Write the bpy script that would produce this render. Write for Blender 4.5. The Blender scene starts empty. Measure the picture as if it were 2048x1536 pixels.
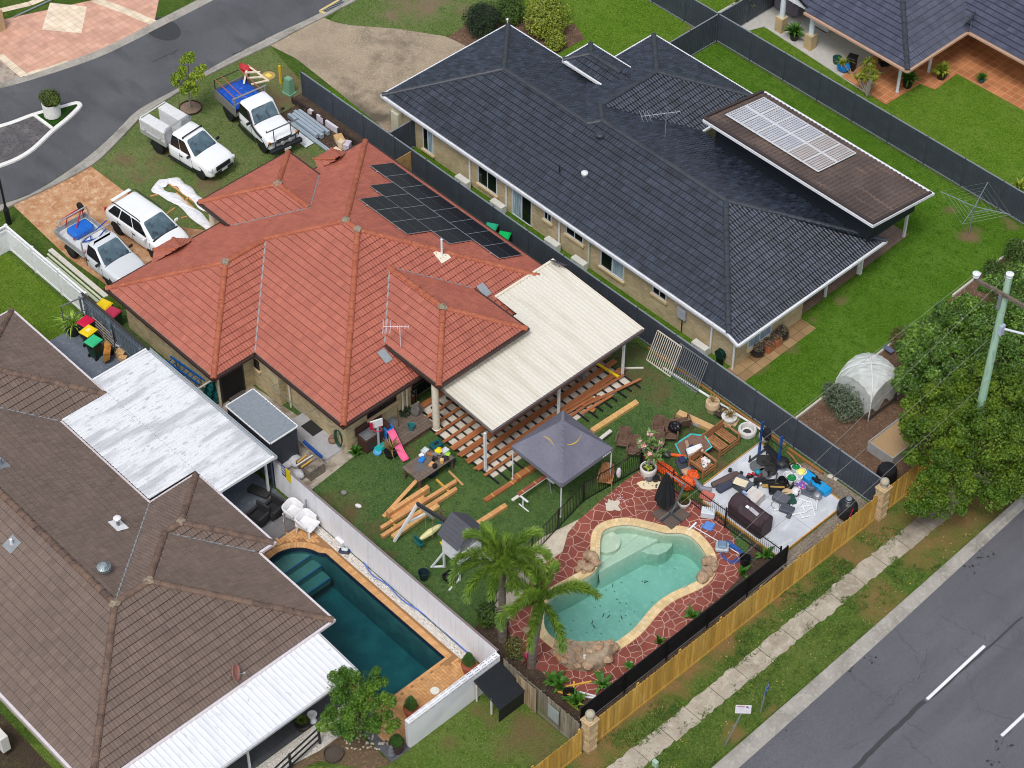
import bpy,bmesh,math,random
from mathutils import Vector,Matrix
from mathutils.geometry import tessellate_polygon
R=math.radians
random.seed(7)
S=bpy.context.scene
C=S.collection
# ---------------- camera (drone, 69 m up, long lens, 45 deg down) ----------------
CH,CP,CY,CF=69.0,R(45.4),R(136.8),4300.0/2048.0
FW=Vector((math.cos(CY)*math.cos(CP),math.sin(CY)*math.cos(CP),-math.sin(CP)))
RT=Vector((math.sin(CY),-math.cos(CY),0));UP=RT.cross(FW)
CPOS=FW*(-CH/-FW.z);CPOS=Vector((CPOS.x,CPOS.y,CH))
cam=bpy.data.objects.new("camera",bpy.data.cameras.new("camera"));C.objects.link(cam)
cam.location=CPOS;cam.rotation_euler=(R(90)-CP,0,CY-R(90))
cam.data.sensor_width=36.0;cam.data.lens=CF*36.0
cam.data.clip_start=1.0;cam.data.clip_end=2000.0
S.camera=cam
# ---------------- sky and soft overcast sun ----------------
SUN_EL,SUN_AZ=R(60),R(-62)
w=bpy.data.worlds.new("World");S.world=w;w.use_nodes=True
nt=w.node_tree;bg=nt.nodes["Background"]
sky=nt.nodes.new("ShaderNodeTexSky");sky.sky_type='NISHITA';sky.sun_disc=False
sky.sun_elevation=SUN_EL;sky.sun_rotation=R(90)-SUN_AZ
sky.air_density=1.0;sky.dust_density=3.0;sky.ozone_density=1.0
hs=nt.nodes.new("ShaderNodeHueSaturation");hs.inputs["Saturation"].default_value=0.42
nt.links.new(sky.outputs[0],hs.inputs["Color"]);nt.links.new(hs.outputs[0],bg.inputs[0])
bg.inputs[1].default_value=0.135
sd=bpy.data.lights.new("sun",'SUN');sd.energy=1.5;sd.angle=R(16);sd.color=(1.0,0.975,0.94)
sun=bpy.data.objects.new("sun",sd);C.objects.link(sun)
sun.rotation_euler=Vector((-math.cos(SUN_EL)*math.cos(SUN_AZ),-math.cos(SUN_EL)*math.sin(SUN_AZ),-math.sin(SUN_EL))).to_track_quat('-Z','Y').to_euler()
S.view_settings.view_transform='Standard';S.view_settings.look='None'
S.view_settings.gamma=1.0;S.view_settings.exposure=0.22
try:S.cycles.use_denoising=True;S.cycles.filter_width=1.0
except Exception:pass
# ---------------- picking helpers: survey points of the drone picture -> metres ----------------
def G(px,py,z=0.0):
 d=FW+RT*((px-1024)/2048/CF)-UP*((py-768)/2048/CF)
 t=(z-CH)/d.z
 return(CPOS.x+d.x*t,CPOS.y+d.y*t)
def G3(px,py,z=0.0):
 a=G(px,py,z);return Vector((a[0],a[1],z))
def GL(pts,z=0.0):return[G(x,y,z)for x,y in pts]
def WALL(px,py,axis,val):
 d=FW+RT*((px-1024)/2048/CF)-UP*((py-768)/2048/CF)
 t=(val-CPOS[axis])/d[axis];p=CPOS+d*t
 return(p[1-axis],p.z)
 # ---------------- materials ----------------
MATS={}
def srgb(r,g,b):
 f=lambda c:(c/255/12.92)if c/255<=0.04045 else((c/255+0.055)/1.055)**2.4
 return(f(r),f(g),f(b))
def mat(name,col,layers=(),rough=0.7,metal=0.0,bump=None,coord='Object',spec=0.4,island=0.0,extra=None):
 """layers: (scale, colour, lo, hi[, detail[, stretch xyz]]) noise masks mixed over the base"""
 if name in MATS:return MATS[name]
 m=bpy.data.materials.new(name);m.use_nodes=True;MATS[name]=m
 t=m.node_tree;N=t.nodes;L=t.links;b=N["Principled BSDF"]
 b.inputs["Roughness"].default_value=rough;b.inputs["Metallic"].default_value=metal
 b.inputs["Specular IOR Level"].default_value=spec
 tc=N.new("ShaderNodeTexCoord");src=tc.outputs[coord]
 out=None
 rgb=N.new("ShaderNodeRGB");rgb.outputs[0].default_value=(*col,1);out=rgb.outputs[0]
 for ly in layers:
  sc,c,lo,hi=ly[:4];det=ly[4]if len(ly)>4 else 3
  no=N.new("ShaderNodeTexNoise");no.inputs["Scale"].default_value=sc;no.inputs["Detail"].default_value=det
  if len(ly)>5:
   mp=N.new("ShaderNodeMapping");mp.inputs["Scale"].default_value=ly[5];L.new(src,mp.inputs[0]);L.new(mp.outputs[0],no.inputs["Vector"])
  else:L.new(src,no.inputs["Vector"])
  mr=N.new("ShaderNodeMapRange");mr.inputs[1].default_value=lo;mr.inputs[2].default_value=hi
  L.new(no.outputs[0],mr.inputs[0])
  mx=N.new("ShaderNodeMix");mx.data_type='RGBA';L.new(mr.outputs[0],mx.inputs[0]);L.new(out,mx.inputs[6]);mx.inputs[7].default_value=(*c,1)
  out=mx.outputs[2]
 if island:
  ge=N.new("ShaderNodeNewGeometry");hv=N.new("ShaderNodeHueSaturation")
  mr=N.new("ShaderNodeMapRange");mr.inputs[3].default_value=1-island;mr.inputs[4].default_value=1+island
  L.new(ge.outputs["Random Per Island"],mr.inputs[0]);L.new(mr.outputs[0],hv.inputs["Value"]);L.new(out,hv.inputs["Color"]);out=hv.outputs[0]
 if extra:out=extra(N,L,tc,out,b)or out
 L.new(out,b.inputs["Base Color"])
 if bump:
  no=N.new("ShaderNodeTexNoise");no.inputs["Scale"].default_value=bump[0];no.inputs["Detail"].default_value=4
  L.new(src,no.inputs["Vector"])
  bp=N.new("ShaderNodeBump");bp.inputs["Strength"].default_value=bump[1];bp.inputs["Distance"].default_value=bump[2]if len(bump)>2 else 0.02
  L.new(no.outputs[0],bp.inputs["Height"]);L.new(bp.outputs[0],b.inputs["Normal"])
 return m
def simple(name,r,g,b,rough=0.5,metal=0.0,spec=0.4,var=0.12):
 c=srgb(r,g,b)
 return mat(name,c,[(6,tuple(x*(1-var)for x in c),0.4,0.65,4),(40,tuple(min(1,x*(1+var))for x in c),0.5,0.8,2)],rough,metal,spec=spec)
def brickx(scale_w,row,mort,c1,c2,cm,rot=0.0,offset=0.5,mortar_smooth=0.1,bias=0.0,weight=1.0):
 def f(N,L,tc,out,b):
  mp=N.new("ShaderNodeMapping");mp.inputs["Rotation"].default_value=(0,0,rot);L.new(tc.outputs["UV"],mp.inputs[0])
  br=N.new("ShaderNodeTexBrick");br.offset=offset;br.inputs["Scale"].default_value=1.0
  br.inputs["Brick Width"].default_value=scale_w;br.inputs["Row Height"].default_value=row;br.inputs["Mortar Size"].default_value=mort
  br.inputs["Mortar Smooth"].default_value=mortar_smooth;br.inputs["Bias"].default_value=bias
  br.inputs["Color1"].default_value=(*c1,1);br.inputs["Color2"].default_value=(*c2,1);br.inputs["Mortar"].default_value=(*cm,1)
  L.new(mp.outputs[0],br.inputs["Vector"])
  no=N.new("ShaderNodeTexNoise");no.inputs["Scale"].default_value=1.3;no.inputs["Detail"].default_value=5;L.new(tc.outputs["Object"],no.inputs["Vector"])
  mr=N.new("ShaderNodeMapRange");mr.inputs[1].default_value=0.3;mr.inputs[2].default_value=0.7;mr.inputs[3].default_value=0.82;mr.inputs[4].default_value=1.1
  L.new(no.outputs[0],mr.inputs[0])
  mu=N.new("ShaderNodeMix");mu.data_type='RGBA';mu.blend_type='MULTIPLY';mu.inputs[0].default_value=1.0
  L.new(br.outputs[0],mu.inputs[6]);L.new(mr.outputs[0],mu.inputs[7])
  return mu.outputs[2]
 return f
def crazyx(scale,cj,c1,c2,jw):
 def f(N,L,tc,out,b):
  no=N.new("ShaderNodeTexNoise");no.inputs["Scale"].default_value=2.2;L.new(tc.outputs["Object"],no.inputs["Vector"])
  vm=N.new("ShaderNodeVectorMath");vm.operation='MULTIPLY_ADD';vm.inputs[1].default_value=(0.16,0.16,0);L.new(no.outputs["Color"],vm.inputs[0]);L.new(tc.outputs["Object"],vm.inputs[2])
  v=N.new("ShaderNodeTexVoronoi");v.feature='DISTANCE_TO_EDGE';v.inputs["Scale"].default_value=scale;v.voronoi_dimensions='2D';L.new(vm.outputs[0],v.inputs["Vector"])
  v2=N.new("ShaderNodeTexVoronoi");v2 .inputs["Scale"].default_value=scale;v2 .voronoi_dimensions='2D';L.new(vm.outputs[0],v2 .inputs["Vector"])
  se=N.new("ShaderNodeSeparateColor");L.new(v2 .outputs["Color"],se.inputs[0])
  a=N.new("ShaderNodeMix");a.data_type='RGBA';L.new(se.outputs[0],a.inputs[0]);a.inputs[6].default_value=(*c1,1);a.inputs[7].default_value=(*c2,1)
  n2=N.new("ShaderNodeTexNoise");n2 .inputs["Scale"].default_value=0.5;n2 .inputs["Detail"].default_value=6;L.new(tc.outputs["Object"],n2 .inputs["Vector"])
  m2=N.new("ShaderNodeMapRange");m2 .inputs[1].default_value=.35;m2 .inputs[2].default_value=.7;m2 .inputs[3].default_value=.75;m2 .inputs[4].default_value=1.12;L.new(n2 .outputs[0],m2 .inputs[0])
  mr=N.new("ShaderNodeMapRange");mr.inputs[1].default_value=jw;mr.inputs[2].default_value=jw*1.7;L.new(v.outputs["Distance"],mr.inputs[0])
  x=N.new("ShaderNodeMix");x.data_type='RGBA';L.new(mr.outputs[0],x.inputs[0]);x.inputs[6].default_value=(*cj,1);L.new(a.outputs[2],x.inputs[7])
  mu=N.new("ShaderNodeMix");mu.data_type='RGBA';mu.blend_type='MULTIPLY';mu.inputs[0].default_value=1;L.new(x.outputs[2],mu.inputs[6]);L.new(m2 .outputs[0],mu.inputs[7])
  return mu.outputs[2]
 return f
def blobsx(blobs,col,col2=None):
 def f(N,L,tc,out,b):
  no=N.new("ShaderNodeTexNoise");no.inputs["Scale"].default_value=1.1;no.inputs["Detail"].default_value=6;L.new(tc.outputs["Object"],no.inputs["Vector"])
  sep=N.new("ShaderNodeSeparateXYZ");L.new(tc.outputs["Object"],sep.inputs[0])
  acc=None
  for(x,y,r,s)in blobs:
   vm=N.new("ShaderNodeVectorMath");vm.operation='DISTANCE';L.new(tc.outputs["Object"],vm.inputs[0]);vm.inputs[1].default_value=(x,y,0)
   mr=N.new("ShaderNodeMapRange");mr.inputs[1].default_value=r*1.25;mr.inputs[2].default_value=r*0.2;mr.inputs[3].default_value=0;mr.inputs[4].default_value=s;L.new(vm.outputs["Value"],mr.inputs[0])
   if acc is None:acc=mr.outputs[0]
   else:
    mx=N.new("ShaderNodeMath");mx.operation='MAXIMUM';L.new(acc,mx.inputs[0]);L.new(mr.outputs[0],mx.inputs[1]);acc=mx.outputs[0]
  ad=N.new("ShaderNodeMath");ad.operation='MULTIPLY_ADD';L.new(no.outputs[0],ad.inputs[0]);ad.inputs[1].default_value=2.2;ad.inputs[2].default_value=-1.15
  a2=N.new("ShaderNodeMath");a2 .operation='ADD';L.new(ad.outputs[0],a2 .inputs[0]);a2 .inputs[1].default_value=0.35
  mu=N.new("ShaderNodeMath");mu.operation='MULTIPLY_ADD';L.new(a2 .outputs[0],mu.inputs[0]);mu.inputs[1].default_value=0.8;L.new(acc,mu.inputs[2])
  m3=N.new("ShaderNodeMapRange");m3 .inputs[1].default_value=0.45;m3 .inputs[2].default_value=1.15;L.new(mu.outputs[0],m3 .inputs[0])
  gt=N.new("ShaderNodeMath");gt.operation='MULTIPLY';L.new(m3 .outputs[0],gt.inputs[0])
  st=N.new("ShaderNodeMapRange");st.inputs[1].default_value=0.0;st.inputs[2].default_value=0.25;L.new(acc,st.inputs[0]);L.new(st.outputs[0],gt.inputs[1])
  x=N.new("ShaderNodeMix");x.data_type='RGBA';L.new(gt.outputs[0],x.inputs[0]);L.new(out,x.inputs[6])
  n3=N.new("ShaderNodeTexNoise");n3 .inputs["Scale"].default_value=9;n3 .inputs["Detail"].default_value=5;L.new(tc.outputs["Object"],n3 .inputs["Vector"])
  y=N.new("ShaderNodeMix");y.data_type='RGBA';L.new(n3 .outputs[0],y.inputs[0]);y.inputs[6].default_value=(*col,1);y.inputs[7].default_value=(*(col2 or tuple(c*.6 for c in col)),1)
  L.new(y.outputs[2],x.inputs[7])
  return x.outputs[2]
 return f
def tilex(streak,dark,light):
 def f(N,L,tc,out,b):
  fl=N.new("ShaderNodeVectorMath");fl.operation='FLOOR';L.new(tc.outputs["UV"],fl.inputs[0])
  wn=N.new("ShaderNodeTexWhiteNoise");wn.noise_dimensions='2D';L.new(fl.outputs[0],wn.inputs["Vector"])
  m1=N.new("ShaderNodeMix");m1 .data_type='RGBA';L.new(wn.outputs["Value"],m1 .inputs[0]);m1 .inputs[6].default_value=(*dark,1);m1 .inputs[7].default_value=(*light,1)
  mp=N.new("ShaderNodeMapping");mp.inputs["Scale"].default_value=(2.6,0.5,1);L.new(tc.outputs["UV"],mp.inputs[0])
  no=N.new("ShaderNodeTexNoise");no.inputs["Scale"].default_value=1.0;no.inputs["Detail"].default_value=5;L.new(mp.outputs[0],no.inputs["Vector"])
  mr=N.new("ShaderNodeMapRange");mr.inputs[1].default_value=.35;mr.inputs[2].default_value=.68;mr.inputs[3].default_value=1-streak;mr.inputs[4].default_value=1+streak;L.new(no.outputs[0],mr.inputs[0])
  n2=N.new("ShaderNodeTexNoise");n2 .inputs["Scale"].default_value=.35;n2 .inputs["Detail"].default_value=4;L.new(tc.outputs["Object"],n2 .inputs["Vector"])
  m2=N.new("ShaderNodeMapRange");m2 .inputs[1].default_value=.3;m2 .inputs[2].default_value=.7;m2 .inputs[3].default_value=.93;m2 .inputs[4].default_value=1.07;L.new(n2 .outputs[0],m2 .inputs[0])
  k=N.new("ShaderNodeMath");k.operation='MULTIPLY';L.new(mr.outputs[0],k.inputs[0]);L.new(m2 .outputs[0],k.inputs[1])
  mu=N.new("ShaderNodeMix");mu.data_type='RGBA';mu.blend_type='MULTIPLY';mu.inputs[0].default_value=1;L.new(m1 .outputs[2],mu.inputs[6]);L.new(k.outputs[0],mu.inputs[7])
  return mu.outputs[2]
 return f
 # ---------------- mesh builder ----------------
class MB:
 def __init__(s):s.v=[];s.f=[];s.mi=[];s.m=0;s.X=None
 def T(s,loc=(0,0,0),rz=0.0,rx=0.0,ry=0.0,sc=1.0):
  s.X=Matrix.Translation(loc)@Matrix.Rotation(rz,4,'Z')@Matrix.Rotation(ry,4,'Y')@Matrix.Rotation(rx,4,'X')@Matrix.Scale(sc,4);return s
 def add(s,vs,fs):
  b=len(s.v)
  if s.X is not None:vs=[tuple(s.X@Vector(p))for p in vs]
  s.v+=[tuple(p)for p in vs];s.f+=[tuple(b+i for i in f)for f in fs];s.mi+=[s.m]*len(fs);return s
 def box(s,x0,y0,z0,x1,y1,z1,bev=0.0):
  if bev<=0:
   return s.add([(x0,y0,z0),(x1,y0,z0),(x1,y1,z0),(x0,y1,z0),(x0,y0,z1),(x1,y0,z1),(x1,y1,z1),(x0,y1,z1)],[(3,2,1,0),(4,5,6,7),(0,1,5,4),(1,2,6,5),(2,3,7,6),(3,0,4,7)])
  e=bev;P=lambda a,z:[(x0+a,y0+a,z)]
  r=[]
  for z,a in((z0,e),(z0+e,0),(z1-e,0),(z1,e)):
   r.append([(x0+a+(e if a==0 else 0),y0+a,z),(x1-a-(e if a==0 else 0),y0+a,z),(x1-a,y0+a+(e if a==0 else 0),z),(x1-a,y1-a-(e if a==0 else 0),z),(x1-a-(e if a==0 else 0),y1-a,z),(x0+a+(e if a==0 else 0),y1-a,z),(x0+a,y1-a-(e if a==0 else 0),z),(x0+a,y0+a+(e if a==0 else 0),z)])
  return s.loft(r,True,True)
 def obox(s,c,size,rz=0.0,rx=0.0,ry=0.0,bev=0.0):
  o=s.X;M=Matrix.Translation(c)@Matrix.Rotation(rz,4,'Z')@Matrix.Rotation(ry,4,'Y')@Matrix.Rotation(rx,4,'X')
  s.X=M if o is None else o@M
  a,b,d=size[0]/2,size[1]/2,size[2]/2
  s.box(-a,-b,-d,a,b,d,bev);s.X=o;return s
 def beam(s,p0,p1,w_,h_):
  p0=Vector(p0);p1=Vector(p1);d=p1-p0;l=d.length;d=d/l
  side=d.cross(Vector((0,0,1)))
  if side.length<1e-4:side=Vector((1,0,0))
  side.normalize();u=side.cross(d)
  a=side*(w_/2);b=u*(h_/2)
  vs=[p+q for p in(p0,p1)for q in(-a-b,a-b,a+b,-a+b)]
  return s.add(vs,[(0,1,2,3),(7,6,5,4),(0,4,5,1),(1,5,6,2),(2,6,7,3),(3,7,4,0)])
 def loft(s,rings,cap0=True,cap1=True,closed=True):
  n=len(rings[0]);vs=[p for r in rings for p in r];fs=[]
  for k in range(len(rings)-1):
   for i in range(n if closed else n-1):
    j=(i+1)%n;fs.append((k*n+i,k*n+j,(k+1)*n+j,(k+1)*n+i))
  if cap0:fs.append(tuple(range(n-1,-1,-1)))
  if cap1:fs.append(tuple((len(rings)-1)*n+i for i in range(n)))
  return s.add(vs,fs)
 def tube(s,pts,r,n=6,cap=True,r2=None):
  pts=[Vector(p)for p in pts];rings=[];L=len(pts)
  ref=None
  for i,p in enumerate(pts):
   d=(pts[min(i+1,L-1)]-pts[max(i-1,0)])
   if d.length<1e-6:d=Vector((0,0,1))
   d.normalize()
   if ref is None:
    ref=Vector((0,0,1))if abs(d.z)<0.9 else Vector((1,0,0))
   a=d.cross(ref)
   if a.length<1e-4:a=d.cross(Vector((0,1,0)))
   a.normalize();b=a.cross(d);ref=b*-1 if False else ref
   rr=r if r2 is None else r+(r2-r)*i/(L-1)
   if isinstance(r,(list,tuple)):rr=r[i]
   rings.append([p+a*(rr*math.cos(2*math.pi*k/n))+b*(rr*math.sin(2*math.pi*k/n))for k in range(n)])
  return s.loft(rings,cap,cap)
 def lathe(s,prof,c=(0,0,0),n=16,cap=True):
  rings=[[(c[0]+r*math.cos(2*math.pi*k/n),c[1]+r*math.sin(2*math.pi*k/n),c[2]+z)for k in range(n)]for r,z in prof]
  return s.loft(rings,cap,cap)
 def prism(s,poly,z0,z1,side=True,holes=()):
  allp=[list(poly)]+[list(h)for h in holes]
  flat=[p for r in allp for p in r]
  tris=tessellate_polygon([[Vector((p[0],p[1],0))for p in r]for r in allp])
  fs=[]
  for t in tris:
   a,b,c_=(flat[i]for i in t)
   if(b[0]-a[0])*(c_[1]-a[1])-(b[1]-a[1])*(c_[0]-a[0])<0:t=t[::-1]
   fs.append(tuple(t))
  n=len(flat);vs=[(p[0],p[1],z1)for p in flat]
  if side:
   vs+=[(p[0],p[1],z0)for p in flat];o=0
   for r in allp:
    k=len(r)
    for i in range(k):
     a,b=o+i,o+(i+1)%k;fs.append((a,b,b+n,a+n))
    o+=k
  s.add(vs,fs);return s
 def quad(s,*p):return s.add(p,[tuple(range(len(p)))])
 def ico(s,c,r,sub=2,jit=0.0,sq=(1,1,1),seed=0):
  bm=bmesh.new();bmesh.ops.create_icosphere(bm,subdivisions=sub,radius=1.0)
  rd=random.Random(seed);off={}
  vs=[]
  for v in bm.verts:
   k=1+jit*(rd.random()-.5)*2
   vs.append((c[0]+v.co.x*r*sq[0]*k,c[1]+v.co.y*r*sq[1]*k,c[2]+v.co.z*r*sq[2]*k))
  fs=[tuple(v.index for v in f.verts)for f in bm.faces];bm.free();return s.add(vs,fs)
 def build(s,name,mats,parent=None,smooth=False,loc=None,uv=True,bevel=0.0,sub=0):
  me=bpy.data.meshes.new(name);me.from_pydata(s.v,[],s.f);me.validate(clean_customdata=False)
  if not isinstance(mats,(list,tuple)):mats=[mats]
  for m in mats:me.materials.append(m)
  if len(mats)>1 and len(me.polygons)==len(s.mi):me.polygons.foreach_set("material_index",s.mi)
  if uv:
   ul=me.uv_layers.new(name="UVMap");dat=[0.0]*(2*len(me.loops));vv=me.vertices
   for p in me.polygons:
    n=p.normal;ax=0 if abs(n.z)>.7 else(1 if abs(n.x)>abs(n.y)else 2)
    for li in p.loop_indices:
     co=vv[me.loops[li].vertex_index].co
     dat[2*li],dat[2*li+1]=((co.x,co.y),(co.y,co.z),(co.x,co.z))[ax]
   ul.data.foreach_set("uv",dat)
  if smooth:me.polygons.foreach_set("use_smooth",[True]*len(me.polygons))
  me.update()
  o=bpy.data.objects.new(name,me);C.objects.link(o)
  if parent is not None:o.parent=parent
  if loc is not None:o.location=loc
  if bevel:
   md=o.modifiers.new("bevel",'BEVEL');md.width=bevel;md.segments=2;md.limit_method='ANGLE';md.angle_limit=R(40)
  if sub:
   md=o.modifiers.new("sub",'SUBSURF');md.levels=sub;md.render_levels=sub
  return o
def thing(name,label,cat,loc=(0,0,0),rz=0.0,group=None):
 o=bpy.data.objects.new(name,None);C.objects.link(o);o.location=loc;o.rotation_euler=(0,0,rz);o.empty_display_size=0.2
 return tag(o,label,cat,group)
def tag(o,label,cat,group=None,kind=None):
 o["label"]=label;o["category"]=cat
 if group:o["group"]=group
 if kind:o["kind"]=kind
 return o
def struct(o):o["kind"]="structure";return o
def stuff(o,label,cat):o["kind"]="stuff";return tag(o,label,cat)
def dup(root,loc=None,rz=None,label=None,cat=None,sc=None):
 def cp(o,par):
  c=o.copy();C.objects.link(c);c.parent=par
  for ch in o.children:cp(ch,c)
  return c
 r=cp(root,None)
 if loc is not None:r.location=loc
 if rz is not None:r.rotation_euler=(0,0,rz)
 if sc is not None:r.scale=sc if isinstance(sc,(tuple,list))else(sc,sc,sc)
 if label:r["label"]=label
 if cat:r["category"]=cat
 return r
def offset_poly(pts,d):
 n=len(pts);out=[]
 for i in range(n):
  a,b,c_=Vector(pts[i-1]),Vector(pts[i]),Vector(pts[(i+1)%n])
  t=(c_-a).normalized();out.append((b.x+t.y*d,b.y-t.x*d))
 return out
def smooth_ring(pts,k=3):
 n=len(pts);out=[]
 for i in range(n):
  p0,p1,p2,p3=(Vector(pts[(i+j-1)%n])for j in range(4))
  for q in range(k):
   t=q/k
   v=0.5*((2*p1)+(p2-p0)*t+(2*p0-5*p1+4*p2-p3)*t*t+(3*p1-p0-3*p2+p3)*t**3)
   out.append((v.x,v.y))
 return out
def smooth_line(pts,k=4):
 n=len(pts);out=[];V3=[Vector(p)for p in pts]
 for i in range(n-1):
  p0,p1,p2,p3=V3[max(i-1,0)],V3[i],V3[i+1],V3[min(i+2,n-1)]
  for q in range(k):
   t=q/k
   out.append(0.5*((2*p1)+(p2-p0)*t+(2*p0-5*p1+4*p2-p3)*t*t+(3*p1-p0-3*p2+p3)*t**3))
 out.append(V3[-1]);return out
def area(p):return sum(p[i-1][0]*p[i][1]-p[i][0]*p[i-1][1]for i in range(len(p)))/2
def ccw(p):return list(p)if area(p)>0 else list(p)[::-1]
# ================= SETTING: ground sheets, roads, paving, pools =================
def lawn(name,c,c2,c3,dirt=None,blobs=(),dcol2=None,fine=1.0):
 ex=blobsx(blobs,dirt,dcol2)if blobs else None
 d=tuple(x*0.6 for x in c)
 return mat(name,c,[(0.35,c2,0.4,0.66,4),(1.7,c3,0.46,0.72,5),(4.5,d,0.5,0.72,5),(11,tuple(x*1.35 for x in c2),0.52,0.72,4),(24,tuple(x*1.6 for x in c2),0.55,0.72,3),(38,tuple(x*.4 for x in c),0.52,0.68,3)],rough=0.95,bump=(30,0.8,0.06),spec=0.08,extra=ex)
SOIL=srgb(122,100,74);SOIL2=srgb(96,84,60)
g_base=lawn("grass_base",srgb(66,92,34),srgb(88,106,48),srgb(52,82,28))
g_front=lawn("grass_front",srgb(92,110,58),srgb(116,124,80),srgb(80,110,50),srgb(128,106,84),[(*G(545,205),2.2,.75),(*G(590,155),1.5,.6),(*G(520,150),1.4,.55),(*G(350,300),1.6,.6),(*G(245,330),1.2,.5),(*G(410,375),1.1,.65),(*G(600,330),1.2,.6),(*G(290,345),1.6,.5),(*G(610,250),1.2,.7),(*G(300,250),1.1,.45),(*G(560,240),1.2,.6)])
g_yard=lawn("grass_yard",srgb(72,98,54),srgb(90,112,62),srgb(60,90,46),srgb(112,98,70),[(*G(1270,760),1.7,.62),(*G(1310,790),1.2,.55),(*G(1385,845),1.3,.5),(*G(1265,720),1.2,.6),(*G(700,1020),1.0,.75),(*G(740,1060),.8,.6),(*G(1430,905),1.1,.8),(*G(1445,935),.8,.8),(*G(1360,900),.9,.4),(*G(1035,895),.7,.4),(*G(770,1115),.8,.6),(*G(660,1000),.7,.5),(*G(830,905),.8,.4)])
g_dark=lawn("grass_lush",srgb(72,108,24),srgb(90,122,42),srgb(58,98,16),srgb(134,112,84),[(*G(1940,470),.75,1.0),(*G(1580,700),.6,.6),(*G(1520,735),.6,.6),(*G(2020,440),.9,.6),(*G(1625,640),.4,.5),(*G(1900,420),.5,.4),(*G(1680,600),.5,.5)])
g_far=lawn("grass_far",srgb(86,118,30),srgb(102,128,48),srgb(70,108,22),srgb(130,110,84),[(*G(1395,55),.8,.7),(*G(1350,20),.6,.6),(*G(1440,85),.6,.6)])
g_up=lawn("grass_upper",srgb(90,112,56),srgb(110,120,74),srgb(76,106,46),srgb(138,122,98),[(*G(840,10),2.0,.8),(*G(790,30),1.4,.6),(*G(920,20),1.3,.5)])
g_low=lawn("grass_low",srgb(86,110,44),srgb(102,116,60),srgb(74,104,34),srgb(120,106,72),[(*G(1050,1470),1.6,.8),(*G(1100,1440),1.0,.8),(*G(1000,1440),1.0,.6),(*G(960,1420),.7,.6),(*G(1090,1500),1.2,.7),(*G(900,1490),.6,.5)])
g_verge=lawn("grass_verge",srgb(78,102,40),srgb(96,110,54),srgb(66,98,34),srgb(142,114,74),[(*G(1220,1470),1.3,1.0),(*G(1300,1400),1.2,1.0),(*G(1370,1330),1.1,1.0),(*G(1440,1280),1.2,1.0),(*G(1500,1230),1.1,.9),(*G(1560,1190),1.0,.8),(*G(1250,1420),.9,1.0),(*G(1340,1370),.9,1.0),(*G(1620,1160),.9,.7),(*G(1700,1110),1.5,.8),(*G(1760,1060),1.5,.9),(*G(1840,1090),1.6,.8),(*G(1900,1040),1.8,.9),(*G(1960,990),2.0,1.0),(*G(1760,1200),1.2,.8),(*G(1740,1225),.8,.9),(*G(1470,1470),.8,.6),(*G(1545,1420),.6,.5),(*G(1180,1520),1.0,.9),(*G(1850,1000),1.6,.9),(*G(2000,900),2.5,1.0)],srgb(112,94,60))
g_leftlawn=lawn("grass_left",srgb(84,112,30),srgb(98,120,44),srgb(72,106,22))
g_soilside=mat("bare_earth",srgb(66,54,42),[(3,srgb(80,76,44),.5,.7,5),(12,srgb(46,36,28),.5,.7,4)],.95,bump=(20,.8,.05))
POOL=smooth_ring(ccw(GL([(1200,1104),(1201,1078),(1208,1061),(1231,1052),(1261,1050),(1302,1059),(1331,1066),(1360,1066),(1384,1075),(1407,1101),(1415,1124),(1410,1145),(1392,1163),(1341,1186),(1306,1212),(1271,1253),(1247,1273),(1218,1291),(1190,1301),(1165,1302),(1135,1294),(1110,1278),(1094,1262),(1088,1241),(1093,1209),(1112,1188),(1148,1168),(1183,1148),(1197,1130)],0.05)),3)
p2=[(9.4,-12.5),(1.95,-12.5)]
for k in range(14):
 a=R(100+k*160/13);p2 .append((1.95+1.42*math.cos(a),-14.1+1.42*math.sin(a)))
p2+=[(1.95,-15.9),(9.4,-15.9)]
POOL2=ccw(p2)
def sheet(name,poly,z,m,thick=0.0,holes=()):
 poly=ccw(poly);b=MB();b.prism(poly,z-thick,z,side=thick>0,holes=holes)
 return struct(b.build(name,m))
base=MB().prism([(-160,-140),(160,-140),(160,160),(-160,160)],0,0,side=False,holes=[POOL,POOL2])
struct(base.build("ground",g_base))
H0=0.004;LZ=[0.003]
def lz():
 LZ[0]+=0.0015;return LZ[0]
sheet("lawn",GL([(395,164),(539,91),(600,160),(690,215),(800,300),(800,480),(480,700),(200,560),(262,392),(182,332),(234,287),(290,229)]),lz(),g_front)
yard=[(-17.5,-11.5),(16.2,-11.5),(16.2,6.2),(-17.5,6.2)]
sheet("lawn",[(-16,-11.5),(-1,-11.5),(16.2,-11.5),(16.2,6.2),(-16,6.2)],lz(),g_yard,holes=[POOL])
sheet("lawn",[(-23,6.4),(15.5,6.4),(16.2,24.9),(9.9,25.4),(-11.2,25.4),(-11.2,22),(-16.5,22)],lz(),g_dark)
sheet("lawn",[(-4.5,25.7),(40,25.7),(40,40),(-11,40),(-11.2,25.7)],lz(),g_far)
sheet("lawn",[(-11.3,22.1),(-11.3,40),(-30,40),(-26,20),(-17,16.5),(-17,8)],lz(),g_far)
sheet("lawn",GL([(660,40),(700,51),(793,58),(890,73),(925,60),(1100,-60),(900,-140),(720,-20)]),lz(),g_up)
sheet("lawn",[(11.75,-11.7),(16.2,-11.7),(16.2,-30),(-2,-30),(9.5,-20),(11.7,-17.4)],lz(),g_low)
sheet("lawn",[(16.45,-40),(20.25,-40),(20.1,40),(16.4,40)],lz(),g_verge)
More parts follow.
